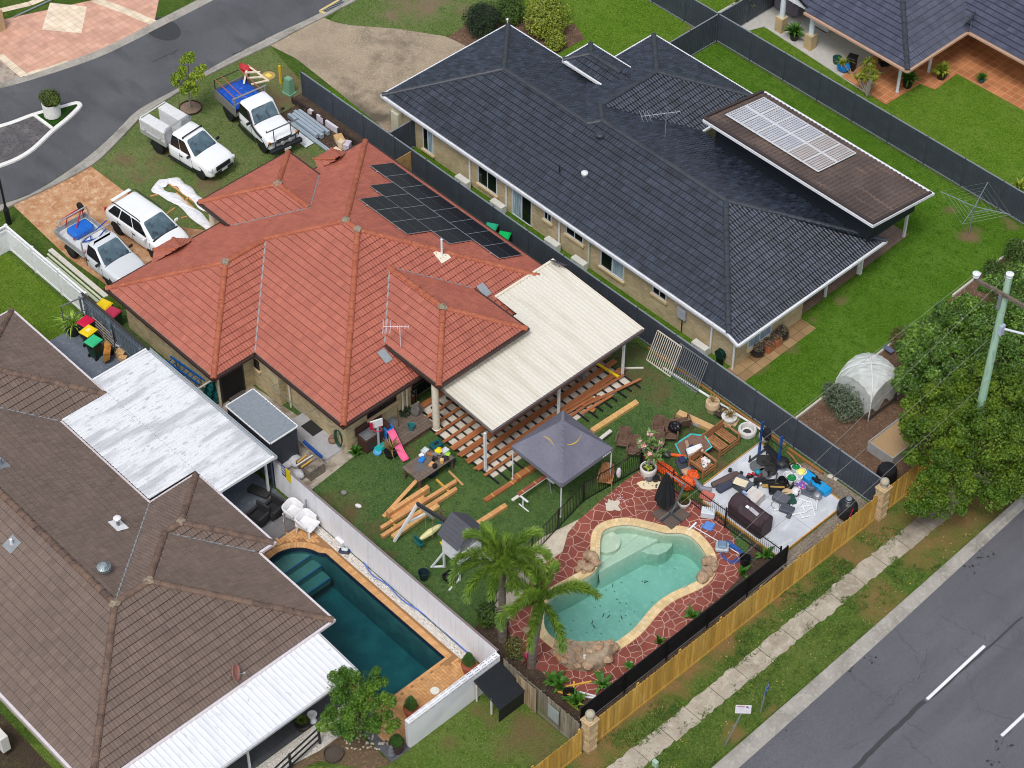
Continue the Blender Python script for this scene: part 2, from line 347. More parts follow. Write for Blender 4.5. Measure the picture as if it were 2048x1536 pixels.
sheet("lawn",[(-26,-11.6),(-26,-24),(-9,-24),(-9,-16.8),(-16.6,-14.0),(-16.45,-11.6)],lz(),g_leftlawn)
sheet("side_yard",[(-30,-27),(7,-27),(8.2,-29),(8,-40),(-30,-40)],lz(),g_soilside)
# ---- street at the top left ----
ASPH=mat("asphalt_street",srgb(84,85,89),[(0.25,srgb(96,97,101),.42,.62,4),(0.9,srgb(74,75,79),.5,.75,5,(.35,1,1)),(24,srgb(110,111,114),.56,.76,3),(20,srgb(62,63,66),.56,.76,3)],.9,bump=(90,.5,.01),spec=.2)
ASPH2=mat("asphalt_road",srgb(90,90,96),[(0.22,srgb(98,98,104),.42,.62,4),(1.4,srgb(86,86,92),.52,.75,5,(1,.25,1)),(.5,srgb(80,80,86),.5,.75,3,(1.5,.05,1)),(26,srgb(122,122,128),.55,.75,3),(20,srgb(62,62,68),.56,.75,3),(70,srgb(132,132,138),.55,.8,2)],.9,bump=(80,.6,.012),spec=.2)
CONC=mat("kerb_concrete",srgb(158,154,146),[(0.8,srgb(128,124,116),.45,.7,5),(6,srgb(178,174,166),.5,.8,4),(30,srgb(110,106,100),.6,.8,2)],.9,bump=(30,.4,.01))
up_in=GL([(-140,212),(0,177),(29,170),(111,145),(202,113),(293,69),(360,35),(422,3),(520,-48)])
up_out=GL([(-140,204),(0,168),(24,160),(52,155),(138,126),(230,88),(308,47),(376,12),(500,-52)])
lo_in=GL([(-140,452),(0,410),(70,384),(158,327),(211,284),(249,246),(281,217),(363,173),(440,126),(542,73),(635,29),(700,-8),(770,-48)])
lo_out=GL([(-140,470),(0,424),(26,411),(97,379),(185,332),(234,287),(264,255),(290,230),(337,199),(395,164),(470,125),(541,92),(600,60),(660,30),(720,-2),(790,-44)])
sheet("road",up_in+lo_in[::-1],0.012,ASPH)
def kerb_strip(name,a,b,h,m,lip=0.45):
 A=smooth_line([(*p,0)for p in a],4);B=smooth_line([(*p,0)for p in b],4)
 n=48;rs=lambda L:[L[min(len(L)-1,round(i*(len(L)-1)/n))]for i in range(n+1)]
 def resample(L):
  d=[0]
  for i in range(1,len(L)):d.append(d[-1]+(L[i]-L[i-1]).length)
  out=[];j=0
  for i in range(n+1):
   t=d[-1]*i/n
   while j<len(L)-2 and d[j+1]<t:j+=1
   k=(t-d[j])/max(1e-6,d[j+1]-d[j]);out.append(L[j].lerp(L[j+1],k))
  return out
 A,B=resample(A),resample(B);b_=MB()
 prof=[(0,0.016),(0.36,0.022),(0.62,h*.95),(0.95,h),(1.0,h-.02),(1.0,-0.02)]
 rows=[[A[i].lerp(B[i],t)+Vector((0,0,z))for t,z in prof]for i in range(n+1)]
 b_.loft(rows,False,False,closed=False)
 o=b_.build(name,m);
 return struct(o)
kerb_strip("kerb",up_in,up_out,.11,CONC)
kerb_strip("kerb",lo_in,lo_out,.11,CONC)
sealm=simple("crack_seal",52,53,56,.85);darkpatch=simple("dark_asphalt",60,61,64,.9)
b=MB()
ring=[(G(325,58)[0]+1.25*math.cos(a/12*math.pi),G(325,58)[1]+.8*math.sin(a/12*math.pi))for a in range(24)]
b.prism(ring,0,.017,side=False);struct(b.build("road_patch",darkpatch))
def ribbon(b,pts,w_,z):
 P2=[Vector((*p,0))for p in pts]
 for i in range(len(P2)-1):
  d=(P2[i+1]-P2[i]);n=Vector((-d.y,d.x,0)).normalized()*w_/2
  q=[P2[i]-n,P2[i+1]-n,P2[i+1]+n,P2[i]+n];b.add([(v.x,v.y,z)for v in q],[(0,1,2,3)])
def wiggle(p0,p1,n,amp,rd):
 p0,p1=Vector(p0),Vector(p1);d=p1-p0;nn=Vector((-d.y,d.x)).normalized()
 return[tuple(p0+d*(i/n)+nn*(rd.uniform(-amp,amp)if 0<i<n else 0))for i in range(n+1)]
rd=random.Random(3)
b=MB()
for a,c in(((305,124),(358,100)),((500,95),(530,78)),((465,110),(490,100))):ribbon(b,wiggle(G(*a),G(*c),9,.06,rd),.06,.0165)
struct(b.build("road_crack",sealm))
# ---- median island ----
PAINT=simple("white_kerb_paint",226,226,222,.6)
isl=smooth_line([(*p,0)for p in GL([(-120,275),(0,248),(66,225),(125,209),(152,202),(163,205),(163,213),(140,236),(108,262),(60,305),(0,333),(-120,366)],.1)],5)
b=MB();ribs=[]
for i,p in enumerate(isl):
 d=(isl[min(i+1,len(isl)-1)]-isl[max(i-1,0)]).normalized();n=Vector((d.y,-d.x,0))
 ribs.append([p+n*t+Vector((0,0,z))for t,z in((0,0),(.02,.1),(.07,.12),(.2,.12),(.24,.09),(.25,0))])
b.loft(ribs,False,False,closed=False)
b.beam((*G(66,228,.1),.06),(*G(104,256,.1),.06),.16,.14)
struct(b.build("kerb",PAINT))
sheet("island_paving",GL([(-120,280),(0,252),(64,229),(104,257),(60,300),(0,328),(-120,360)],.1),.06,mat("island_asphalt",srgb(88,86,88),[(1.5,srgb(112,108,108),.45,.7,6),(9,srgb(66,64,66),.5,.7,4)],.9),.05)
sheet("island_turf",GL([(70,227),(125,212),(155,206),(106,255)],.1),.075,lawn("turf_dark",srgb(40,74,22),srgb(48,80,28),srgb(32,66,16)),.06)
# ---- driveways ----
TIL=mat("driveway_tiles",srgb(226,170,142),rough=.7,extra=brickx(.36,.36,.008,srgb(214,168,146),srgb(200,152,130),srgb(150,124,110),rot=R(0),offset=0.0))
CRM=mat("cream_tiles",srgb(226,210,184),rough=.7,extra=brickx(.36,.36,.008,srgb(232,216,192),srgb(214,196,170),srgb(160,144,124),offset=0.0))
TILD=mat("cream_diamond",srgb(230,212,186),rough=.7,extra=brickx(.36,.36,.008,srgb(236,218,196),srgb(226,206,180),srgb(158,140,124),offset=0.0))
sheet("driveway",GL([(-90,60),(189,0),(250,-60),(330,-60),(308,49),(232,87),(138,126),(50,155),(0,111),(-60,160)]),.02,TIL)
sheet("driveway_inlay",GL([(100,6),(174,14),(163,67),(84,60)]),.024,TILD)
b=MB()
def strip_px(b,pts,w_,z):ribbon(b,GL(pts),w_,z)
b=MB();strip_px(b,[(189,0),(250,22),(309,47)],.5,.025);strip_px(b,[(0,22),(60,8),(100,-8)],.42,.025);strip_px(b,[(0,111),(24,132),(49,152)],.42,.025);strip_px(b,[(50,153),(95,141),(138,126)],.5,.0255)
struct(b.build("driveway_border",CRM))
sheet("driveway",GL([(-40,100),(0,118),(45,155),(24,160),(0,168),(-40,180)]),.018,mat("worn_concrete",srgb(168,156,142),[(3,srgb(140,122,110),.45,.65,5)],.9))
AGG=mat("exposed_aggregate",srgb(160,145,124),[(0.5,srgb(136,122,104),.42,.66,4),(22,srgb(196,182,158),.52,.7,3),(34,srgb(104,92,76),.54,.7,3),(15,srgb(186,160,128),.6,.75,2)],.9,bump=(40,.6,.015),extra=blobsx([(*G(720,215),2.2,.7),(*G(752,235),1.2,.9),(*G(700,160),1.4,.4),(*G(800,110),2.2,.45),(*G(770,80),1.6,.4)],srgb(84,76,66),srgb(104,94,80)))
sheet("driveway",GL([(541,92),(600,60),(648,36),(668,44),(699,51),(793,58),(890,73),(934,92),(1010,60),(1010,140),(800,300),(772,262),(687,193),(640,155),(591,117)]),.022,AGG)
ORG=mat("stamped_driveway",srgb(192,150,112),[(1.2,srgb(172,122,84),.42,.64,6),(3.5,srgb(208,178,146),.5,.7,5),(14,srgb(140,92,58),.54,.72,4)],.85,bump=(14,.5,.02),extra=blobsx([(*G(220,500),2.0,.6),(*G(290,470),1.6,.7),(*G(350,480),1.5,.7),(*G(200,560),1.2,.6)],srgb(112,78,54),srgb(134,96,66)))
sheet("driveway",GL([(26,411),(97,379),(182,333),(258,390),(345,452),(470,470),(420,640),(240,590),(217,573),(135,515)]),.022,ORG)
b=MB()
b.m=0;b.beam((*G(640,24),.06),(*G(678,2),.06),.14,.06);b.beam((*G(652,30),.06),(*G(694,8),.06),.12,.06);b.beam((*G(640,24),.06),(*G(652,30),.06),.14,.06)
b.m=1;b.prism(ccw(GL([(643,20),(675,0),(692,6),(655,29)])),.0,.05)
for k in range(9):
 t=k/8;b.m=2;b.beam((*G(644+30*t,22-20*t),.065),(*G(656+34*t,28-20*t),.065),.05,.03)
o=b.build("drain_inlet",[simple("kerb_yellow",206,186,130,.8),simple("drain_dark",52,56,62,.8),simple("galv",150,156,162,.5,.5)]);tag(o,"grey steel grate in a yellow edged kerb inlet at the street corner","drain")
# ---- right-hand road, kerb, footpath ----
sheet("road",[(21.35,-40),(60,-40),(60,60),(19.2,60)],.012,ASPH2)
kerb_strip("kerb",[(21.5,-40),(21.02,-7.8),(20.5,8.1),(20.0,22),(19.0,60)],[(20.75,-40),(20.32,-7.9),(19.98,8.0),(19.5,22),(18.5,60)],.12,CONC)
b=MB();WP=simple("road_paint",224,226,230,.7)
for(a,c)in(((1854,1399),(1969,1292)),((2003,1472),(2110,1372))):
 p,q=G(*a),G(*c);ribbon(b,[p,q],.13,.0165)
struct(b.build("road_marking",WP))
b=MB()
ribbon(b,wiggle(G(1700,1545),G(1850,1402),14,.05,rd),.2,.0155)
ribbon(b,wiggle(G(1862,1396),G(2046,1234),14,.04,rd),.09,.0155)
struct(b.build("road_seam",simple("bitumen",62,62,66,.8)))
b=MB()
for(a,c,n,am)in(((1690,1346),(1775,1402),12,.1),((1775,1402),(1850,1340),10,.12),((1850,1340),(1855,1300),6,.1),((1828,1310),(1845,1340),6,.06),((1750,1440),(1790,1400),8,.1),((1690,1500),(1735,1475),6,.08),((1940,1260),(2010,1300),9,.12),((1900,1290),(1950,1330),8,.1),((1935,1345),(1955,1420),9,.1),((1955,1420),(2030,1440),8,.1),((1800,1470),(1870,1530),9,.1),((1990,1230),(2046,1270),7,.1),((1990,1500),(2020,1460),6,.1),((1815,1445),(1850,1465),6,.05),((1880,1230),(1930,1260),6,.08),((1960,1180),(2010,1200),6,.08),((1835,1310),(1790,1260),8,.1),((1760,1330),(1720,1300),8,.1)):
 ribbon(b,wiggle(G(*a),G(*c),n*2,am,rd),.014,.0148)
for(cx,cy,n)in((1970,1110,10),(1735,1318,5),(1705,1335,5),(1625,1410,4),(2010,1490,8),(1990,1530,8),(1940,1140,6),(1580,1450,3)):
 for k in range(n):
  q=G(cx+rd.uniform(-18,18),cy+rd.uniform(-12,12));r_=rd.uniform(.03,.09)
  b.add([(q[0]+r_*rd.uniform(.5,1.2)*math.cos(t*1.05),q[1]+r_*rd.uniform(.5,1.2)*math.sin(t*1.05),.0152+k*.0001)for t in range(6)],[tuple(range(6))])
struct(b.build("road_crack",sealm))
PATH=mat("footpath_concrete",srgb(172,163,148),[(0.7,srgb(146,136,120),.42,.68,5),(3.2,srgb(188,180,164),.5,.75,5),(11,srgb(128,118,102),.56,.75,4),(50,srgb(110,102,90),.6,.8,2)],.92,bump=(30,.5,.012),extra=blobsx([(*G(1850,1030),3.0,.7)],srgb(104,96,86),srgb(124,114,102)))  # darker blob beneath the verge tree: its shadow painted into the concrete colour
b=MB();rdp=random.Random(11);y=-30.0
while y<30:
 L=1.42;x0,x1=17.6+rdp.uniform(-.02,.02),18.5+rdp.uniform(-.03,.03);n=7;z=.035+rdp.uniform(0,.012)
 left=[(x0+rdp.uniform(-.05,.05),y+.015+(L-.03)*i/n)for i in range(n+1)];right=[(x1+rdp.uniform(-.05,.05),y+.015+(L-.03)*i/n)for i in range(n+1)]
 b.prism(ccw(right+left[::-1]),-.02,z);y+=L
struct(b.build("footpath",PATH))
# ---- red house yard paving ----
coping_out=offset_poly(POOL,.42)
DECKm=mat("crazy_paving",srgb(140,66,56),rough=.75,extra=crazyx(2.5,srgb(200,166,148),srgb(148,80,68),srgb(132,66,56),.024),bump=(20,.3,.01))
deck=GL([(1284,938),(1312,945),(1334,965),(1359,986),(1424,1026),(1446,1045),(1468,1076),(1479,1110),(1481,1139),(1476,1160),(1440,1196),(1390,1236),(1312,1302),(1226,1374),(1194,1398),(1150,1392),(1118,1385),(1085,1345),(1058,1330),(1027,1288),(1016,1259),(1020,1235),(1045,1190),(1083,1132),(1126,1104),(1137,1066),(1156,1042),(1199,1004),(1240,970)])
sheet("pool_deck",deck,.03,DECKm,.03,holes=[POOL])
sheet("concrete_path",GL([(1158,1039),(1136,1066),(1125,1104),(1082,1134),(1045,1190),(1018,1238),(985,1235),(992,1190),(1050,1105),(1085,1075),(1120,1058)]),.02,mat("pale_concrete",srgb(196,184,164),[(2,srgb(176,162,142),.45,.7,5),(12,srgb(210,202,186),.5,.7,3)],.9))
def coping(ring,widths,z,L,m,name,gap=.008):
 b=MB();n=len(ring);off=[0]
 for w_ in widths:off.append(off[-1]+w_)
 rings=[offset_poly(ring,o)if o else list(ring)for o in off]
 for row in range(len(widths)):
  A=[Vector((*p,0))for p in rings[row]];B=[Vector((*p,0))for p in rings[row+1]]
  dist=[0]
  for i in range(n):dist.append(dist[-1]+(A[(i+1)%n]-A[i]).length)
  cnt=int(dist[-1]/L);k=0
  def at(t):
   t=t%dist[-1];j=0
   while dist[j+1]<t:j+=1
   f=(t-dist[j])/max(1e-6,dist[j+1]-dist[j]);return A[j].lerp(A[(j+1)%n],f),B[j].lerp(B[(j+1)%n],f)
  for k in range(cnt):
   t0,t1=dist[-1]*k/cnt+gap/2,dist[-1]*(k+1)/cnt-gap/2
   a0,b0=at(t0);a1,b1=at(t1);g=(b0-a0).normalized()*gap/2
   q=[a0+g,a1+g,b1-g,b0-g]
   vs=[(p.x,p.y,0.0)for p in q]+[(p.x,p.y,z)for p in q]
   b.add(vs,[(4,5,6,7)[::1],(0,1,5,4),(1,2,6,5),(2,3,7,6),(3,0,4,7)])
 return struct(b.build(name,m))
COP=mat("cream_coping",srgb(216,190,142),[(2.5,srgb(224,204,164),.45,.65,3),(20,srgb(194,162,114),.55,.75,3)],.8,island=.13)
coping(POOL,[.2,.2],.055,.16,COP,"pool_coping")
grout=simple("coping_grout",196,156,120,.9)
b=MB();b.prism(coping_out,0,.042,side=False,holes=[POOL]);struct(b.build("pool_coping_bed",grout))
SHELL=mat("pool_plaster",srgb(205,212,190),[(.6,srgb(186,198,176),.4,.7,4),(5,srgb(216,220,204),.5,.75,3)],.8)
b=MB();n=len(POOL);ring_in=POOL
b.loft([[(*p,.03)for p in ring_in],[(*p,-1.4)for p in ring_in]],False,False)
b.prism(POOL,0,-1.35,side=False)
def halfplane(poly,p,q):
 d=Vector(q)-Vector(p);nn=Vector((-d.y,d.x));out=[];cuts=[]
 for i in range(len(poly)):
  a,c=Vector(poly[i-1]),Vector(poly[i]);sa,sc=(a-Vector(p)).dot(nn),(c-Vector(p)).dot(nn)
  if(sa>0)!=(sc>0):
   x=a+(c-a)*(sa/(sa-sc));out.append(tuple(x));cuts.append(x)
  if sc>0:out.append(tuple(c))
 return out,cuts
P_,Q_=G(1195,1146,-.5),G(1312,1082,-.5)
shelf,cuts=halfplane(POOL,P_,Q_)
b.prism(ccw(shelf),0,-.5,side=False)
dn=Vector((Q_[0]-P_[0],Q_[1]-P_[1],0)).normalized();rn=Vector((dn.y,-dn.x,0))
c0,c1=[Vector((c_.x,c_.y,0))for c_ in cuts]
b.quad(c0+Vector((0,0,-.5)),c1+Vector((0,0,-.5)),c1+rn*.22+Vector((0,0,-1.36)),c0+rn*.22+Vector((0,0,-1.36)))
def disc(c,r,n=20,sx=1,sy=1):return[(c[0]+r*sx*math.cos(2*math.pi*k/n),c[1]+r*sy*math.sin(2*math.pi*k/n))for k in range(n)]
b.prism(disc(G(1212,1083,-.3),.62),-.7,-.3);b.prism(ccw(GL([(1290,1092),(1303,1088),(1345,1084),(1344,1092),(1333,1103),(1316,1110),(1297,1108),(1280,1102)],-.63)),-1.36,-.63)
pool=b.build("pool_basin",SHELL);struct(pool)
def water(name,poly,z,zb,colr,dens,rough=.02,bsc=3.0,bst=.12):
 m=bpy.data.materials.new(name);m.use_nodes=True;t=m.node_tree;N,L=t.nodes,t.links;N.remove(N["Principled BSDF"])
 tr=N.new("ShaderNodeBsdfTransparent");gl=N.new("ShaderNodeBsdfGlossy");gl.inputs["Roughness"].default_value=rough
 fr=N.new("ShaderNodeFresnel");fr.inputs[0].default_value=1.33;mx=N.new("ShaderNodeMixShader")
 no=N.new("ShaderNodeTexNoise");no.inputs["Scale"].default_value=bsc;tc=N.new("ShaderNodeTexCoord");L.new(tc.outputs["Object"],no.inputs["Vector"])
 bp=N.new("ShaderNodeBump");bp.inputs["Strength"].default_value=bst;bp.inputs["Distance"].default_value=.05;L.new(no.outputs[0],bp.inputs["Height"])
 L.new(bp.outputs[0],gl.inputs["Normal"]);L.new(bp.outputs[0],fr.inputs["Normal"])
 L.new(fr.outputs[0],mx.inputs[0]);L.new(tr.outputs[0],mx.inputs[1]);L.new(gl.outputs[0],mx.inputs[2])
 L.new(mx.outputs[0],N["Material Output"].inputs[0])
 va=N.new("ShaderNodeVolumeAbsorption");va.inputs[0].default_value=(*colr,1);va.inputs[1].default_value=dens;L.new(va.outputs[0],N["Material Output"].inputs[1])
 ring=offset_poly(poly,.004);b=MB();b.prism(ring,zb,z);nn_=len(b.v)//2
 bot=MB();bot.prism(ring,0,zb,side=False);b.add(bot.v,[f[::-1]for f in bot.f])
 return struct(b.build(name,m))
water("pool_water",POOL,-.13,-1.45,(.34,.80,.83),.6)
b=MB();rdl=random.Random(5)
for k in range(46):
 q=POOL[rdl.randrange(len(POOL))];c_=Vector((sum(p[0]for p in POOL)/n,sum(p[1]for p in POOL)/n));t=rdl.random()**.6*.85
 p=c_.lerp(Vector(q),t)
 hp=(p-Vector(P_)).dot(Vector((-(Q_[1]-P_[1]),Q_[0]-P_[0])));z=-.6 if hp>0 else-1.33
 a=rdl.uniform(0,6.28);L_=rdl.choice([.04,.05,.06,.05,.2]);
 b.obox((p.x,p.y,z),(L_,.03,.015),a)
stuff(b.build("fallen_leaves",simple("wet_leaf",42,44,34,.8)),"dark leaves and twigs lying on the floor of the freeform pool","leaves")
# ---- gym slab with timber formwork ----
SLAB=mat("new_concrete",srgb(198,202,208),[(.7,srgb(180,185,192),.42,.66,5),(3,srgb(212,215,220),.5,.75,5,(1,.4,1)),(16,srgb(164,168,176),.6,.8,3)],.75,bump=(20,.15,.01))
slab=[(10.15,1.75),(10.75,1.1),(15.0,1.15),(15.0,5.37),(10.15,5.37)]
b=MB();b.prism(ccw([(10.15,1.75),(10.75,1.1),(12.5,1.12),(12.5,3.24),(10.15,3.24)]),-.02,.09);b.prism([(12.515,1.12),(15.0,1.15),(15.0,3.24),(12.515,3.24)],-.02,.09)
b.prism([(10.15,3.255),(12.5,3.255),(12.5,5.37),(10.15,5.37)],-.02,.09);b.prism([(12.515,3.255),(15.0,3.255),(15.0,5.37),(12.515,5.37)],-.02,.09)
struct(b.build("gym_slab",SLAB))
FORM=mat("form_ply",srgb(210,150,70),[(3,srgb(176,120,60),.5,.7,4),(14,srgb(150,100,56),.55,.75,3)],.8)
def board_thing(name,label,cat,pieces,m,group=None,z=0,bev=.004):
 b=MB()
 for(p,q,w_,h_)in pieces:b.beam(p,q,w_,h_)
 o=b.build(name,m,bevel=bev);tag(o,label,cat,group);return o
for lab,p,q in(("orange timber form board along the weight slab edge nearest the wooden bench",(10.12,1.8,.06),(10.12,5.4,.06)),("orange timber form board along the slab edge facing the grey metal fence",(10.1,5.4,.06),(15.05,5.4,.06)),("orange timber form board on the slab side facing the yellow paling fence",(15.03,1.1,.06),(15.03,5.4,.06)),("orange timber form board along the slab edge behind the black pool fence",(10.75,1.07,.06),(15.0,1.1,.06))):
 board_thing("form_board",lab,"board",[(p,q,.035,.12)],FORM,"form boards round the concrete slab")
GRAV=mat("gravel",srgb(136,124,110),[(18,srgb(176,166,150),.5,.66,3),(26,srgb(78,68,58),.52,.68,3),(1.2,srgb(112,100,86),.45,.7,4)],.95,bump=(28,1.0,.05))
sheet("gravel_bed",[(12.0,5.42),(15.1,5.42),(15.1,1.0),(16.3,.6),(16.3,6.2),(12.3,6.2)],.02,GRAV)
MULCH=mat("garden_soil",srgb(70,56,46),[(14,srgb(112,92,76),.52,.7,4),(24,srgb(40,32,26),.5,.68,3),(2,srgb(84,70,54),.45,.7,4)],.95,bump=(22,1.0,.05))
sheet("garden_bed",[(14.3,-.9),(14.5,.95),(16.2,.9),(16.2,-11.3),(14.6,-11.3),(14.85,-9.3),(14.9,-6)],.015,MULCH)
sheet("garden_bed",[(13.6,.95),(12.9,.9),(10.8,.75),(9.5,.35),(9.0,.0),(8.9,.3),(10.6,1.02),(14.4,1.02),(14.3,-.8),(14.1,.2)],.017,MULCH)
sheet("garden_bed",[(9.3,-11.45),(16.2,-11.45),(16.2,-10.6),(14.8,-9.6),(13.2,-10.0),(11.2,-10.5),(9.8,-9.4),(9.0,-10.2)],.019,MULCH)
sheet("concrete_pad",[(-7.3,-11.5),(-1.15,-11.5),(-1.5,-7.8),(-2,-8),(-7.9,-8.6),(-10.5,-9.8),(-10.5,-11.5)],.03,mat("stained_concrete",srgb(168,158,144),[(.8,srgb(140,128,110),.42,.66,5),(4,srgb(182,174,164),.5,.7,4),(1.6,srgb(120,106,88),.56,.75,5)],.9),.03)
sheet("step_slab",[(-5.0,-9.35),(-2.1,-9.2),(-2.1,-8.0),(-5.0,-8.0)],.09,simple("grey_slab",168,168,172,.9),.09)
# ---- dark-roof house: pavers, tiled veranda, mulch garden ----
PAVB=mat("sand_pavers",srgb(160,132,96),rough=.9,extra=brickx(.6,.6,.012,srgb(164,136,98),srgb(132,104,72),srgb(90,74,54),offset=0))
sheet("paver_strip",[(6.0,7.0),(7.1,7.0),(7.0,12.7),(6.0,12.7)],.02,PAVB)
TILV=mat("veranda_tiles",srgb(128,106,92),rough=.6,extra=brickx(.4,.4,.008,srgb(134,112,98),srgb(122,100,86),srgb(88,72,62),offset=0))
sheet("veranda_floor",[(3.2,12.7),(5.95,12.7),(5.75,20.9),(3.2,20.9)],.06,TILV,.06)
BARK=mat("bark_mulch",srgb(112,86,68),[(16,srgb(160,132,108),.52,.68,3),(24,srgb(60,44,34),.5,.66,3),(1.5,srgb(92,70,54),.45,.7,4)],.95,bump=(26,1.0,.05))
sheet("mulch_bed",[(10.25,6.45),(10.2,10),(10.05,15.3),(9.93,25.3),(16.3,25.3),(16.3,6.45)],.015,BARK)
b=MB();EDGE=simple("edging",196,190,180,.8)
for p,q,lab in(((10.25,6.5),(10.2,9.6),"pale edging board along the mulch beside the netted frame shrub"),((10.12,12.3),(10.02,16.4),"pale edging board between lush lawn and mulch, behind the net dome"),((9.97,19),(9.93,21.2),"pale edging board next to the white bucket in the far garden"),((9.93,21.8),(9.92,25.2),"pale edging board at the far end of the mulch, below the grey fence")):
 tag(MB().beam((*p,.06),(*q,.06),.09,.16).build("garden_edging",EDGE),lab,"edging")
 # ---- far house: concrete path and terracotta patio ----
PALE=simple("pale_path",186,184,178,.9)
sheet("concrete_path",[(-13,27.2),(-10.8,27.3),(-10.4,28.4),(-4.7,28.05),(-2.6,27.9),(-2.7,31.05),(-13,31.1)],.05,PALE,.05)
TERR=mat("terracotta_tiles",srgb(190,126,84),rough=.7,extra=brickx(.42,.42,.012,srgb(192,126,84),srgb(168,106,68),srgb(202,168,130),offset=0))
sheet("patio",[(-4.68,28.07),(-1.53,27.96),(-1.45,30.6),(-.6,30.8),(-.67,32.7),(6.5,32.8),(6.5,37),(-4.5,37)],.055,TERR,.055)
# ---- brown house: pads, paving, pebbles, tiled path ----
sheet("concrete_pad",[(-16.6,-14.1),(-16.45,-11.8),(-2.2,-11.8),(-2.2,-17.2),(-16.6,-17.2)],.03,mat("painted_slab",srgb(104,112,124),[(.8,srgb(88,96,106),.45,.7,5),(6,srgb(120,128,140),.5,.75,4)],.8),.03)
DARKT=mat("charcoal_tiles",srgb(92,93,98),rough=.6,extra=brickx(.62,.62,.01,srgb(92,93,98),srgb(84,85,90),srgb(66,66,70),offset=0))
sheet("tiled_terrace",[(-2.2,-11.8),(.05,-11.8),(.05,-17),(-2.2,-17)],.035,DARKT,.035)
sheet("tiled_path",[(6.2,-16.3),(8.32,-16.35),(8.3,-40),(6.2,-40)],.04,DARKT,.04)
sheet("tiled_path",[(9.95,-16.0),(11.75,-16.35),(11.75,-17.35),(9.95,-17.3)],.04,DARKT,.04)
sheet("tiled_path",[(8.32,-16.35),(9.93,-16.0),(9.93,-16.6),(8.32,-16.9)],.042,DARKT,.04)
PEB=mat("white_pebbles",srgb(206,200,192),[(16,srgb(232,228,222),.5,.64,3),(22,srgb(120,112,106),.55,.68,3),(18,srgb(178,158,140),.6,.7,2)],.85,bump=(24,1.0,.05))
sheet("pebble_bed",[(.05,-12.1),(.05,-11.72),(9.9,-11.72),(9.9,-12.1)],.03,PEB)
sheet("pebble_bed",[(8.35,-16.9),(9.45,-16.9),(9.42,-19),(8.9,-22),(8.8,-40),(8.35,-40)],.03,PEB)
sheet("garden_bed",[(9.45,-16.7),(10.0,-17.4),(11.8,-17.4),(11.4,-18.2),(9.8,-19.3),(8.95,-22),(9.42,-19)],.024,mat("bare_garden",srgb(104,86,64),[(6,srgb(126,108,82),.5,.7,4),(18,srgb(70,58,44),.52,.7,3)],.95,bump=(20,.8,.04)))
bed=simple("paver_joint",150,112,74,.9)
sheet("paver_bed",[(-.1,-17),(11.5,-17),(11.5,-11.75),(-.1,-11.75)],.02,bed,holes=[POOL2])
BRK=mat("orange_pavers",srgb(198,148,96),[(3,srgb(206,162,114),.45,.7,4),(16,srgb(174,124,76),.55,.75,3)],.85,island=.12)
b=MB();Wd=.13
def inpoly(p,poly):
 c_=False;j=len(poly)-1
 for i in range(len(poly)):
  if(poly[i][1]>p[1])!=(poly[j][1]>p[1])and p[0]<(poly[j][0]-poly[i][0])*(p[1]-poly[i][1])/(poly[j][1]-poly[i][1])+poly[i][0]:c_=not c_
  j=i
 return c_
P2O=offset_poly(POOL2,.3);gj=.007
for i in range(-60,160):
 for j in range(-60,60):
  ox,oy=(i+4*j)*Wd,i*Wd
  for(x0,y0,x1,y1)in((0,0,2,1),(0,1,1,3)):
   X0,Y0,X1,Y1=ox+x0*Wd,-17.6+oy+y0*Wd,ox+x1*Wd,-17.6+oy+y1*Wd
   cx,cy=(X0+X1)/2,(Y0+Y1)/2
   if not(-.05<cx<11.42 and-16.9<cy<-11.8):continue
   if(-12.2<cy and cx<9.95)or(cx<10 and cy<-12.1 and inpoly((cx,cy),P2O)):continue
   if cx<9.8 and cx>1.2 and cy>-12.75:continue
   if 6.0<cx<9.9 and cy<-16.25:continue
   if cx<1.75 and(cx-1.95)**2+(cy+14.05)**2<1.78**2:continue
   b.box(X0+gj,Y0+gj,.015,X1-gj,Y1-gj,.045)
struct(b.build("herringbone_paving",BRK))
coping(POOL2,[.3],.05,.12,BRK,"pool_coping")
b=MB();b.loft([[(*p,.03)for p in POOL2],[(*p,-.22)for p in POOL2]],False,False)
b.loft([[(*p,-.221)for p in POOL2],[(*p,-2.0)for p in POOL2]],False,False);b.prism(POOL2,0,-1.95,side=False)
TEAL=mat("dark_pool_plaster",srgb(44,104,108),[(1.2,srgb(60,128,126),.45,.7,5)],.7)
b.mi=[1 if i<len(POOL2)else 0 for i in range(len(b.f))]
struct(b.build("pool_basin",[TEAL,simple("waterline_tile",26,40,66,.3)]))
b=MB()
for k in range(3):
 x1=1.35+.55*k;z=-.35-.3*k
 ring=[p for p in POOL2 if p[0]<=1.8];pts=[p for p in offset_poly(POOL2,-.01)if p[0]<1.8 and p[1]<-12.6]
 pts=[(min(p[0],x1),p[1])for p in pts];yy0,yy1=max(p[1]for p in pts),min(p[1]for p in pts)
 b.m=0;b.box(.6 if k==0 else x1-.56,yy1+.05,z-.3,x1,yy0-.02,z);b.m=1;b.box(x1-.05,yy1+.05,z-.04,x1+.004,yy0-.02,z+.004)
b.m=2;b.lathe([(.16,0),(.16,.02),(.02,.03)],(8.55,-14.6,-1.95),14)
struct(b.build("pool_steps",[simple("step_plaster",70,122,116,.7),simple("nose_tile",30,84,134,.3),simple("drain_cover",210,240,235,.5)]))
water("pool_water",POOL2,-.14,-2.05,(.10,.62,.68),.5)
tag(MB().T((10.35,-13.9,.04)).lathe([(.19,0),(.19,.02),(.17,.03),(.0,.032)],n=20).build("skimmer_lid",simple("white_plastic",224,222,214,.5)),"round white skimmer lid set in the orange pavers","lid")
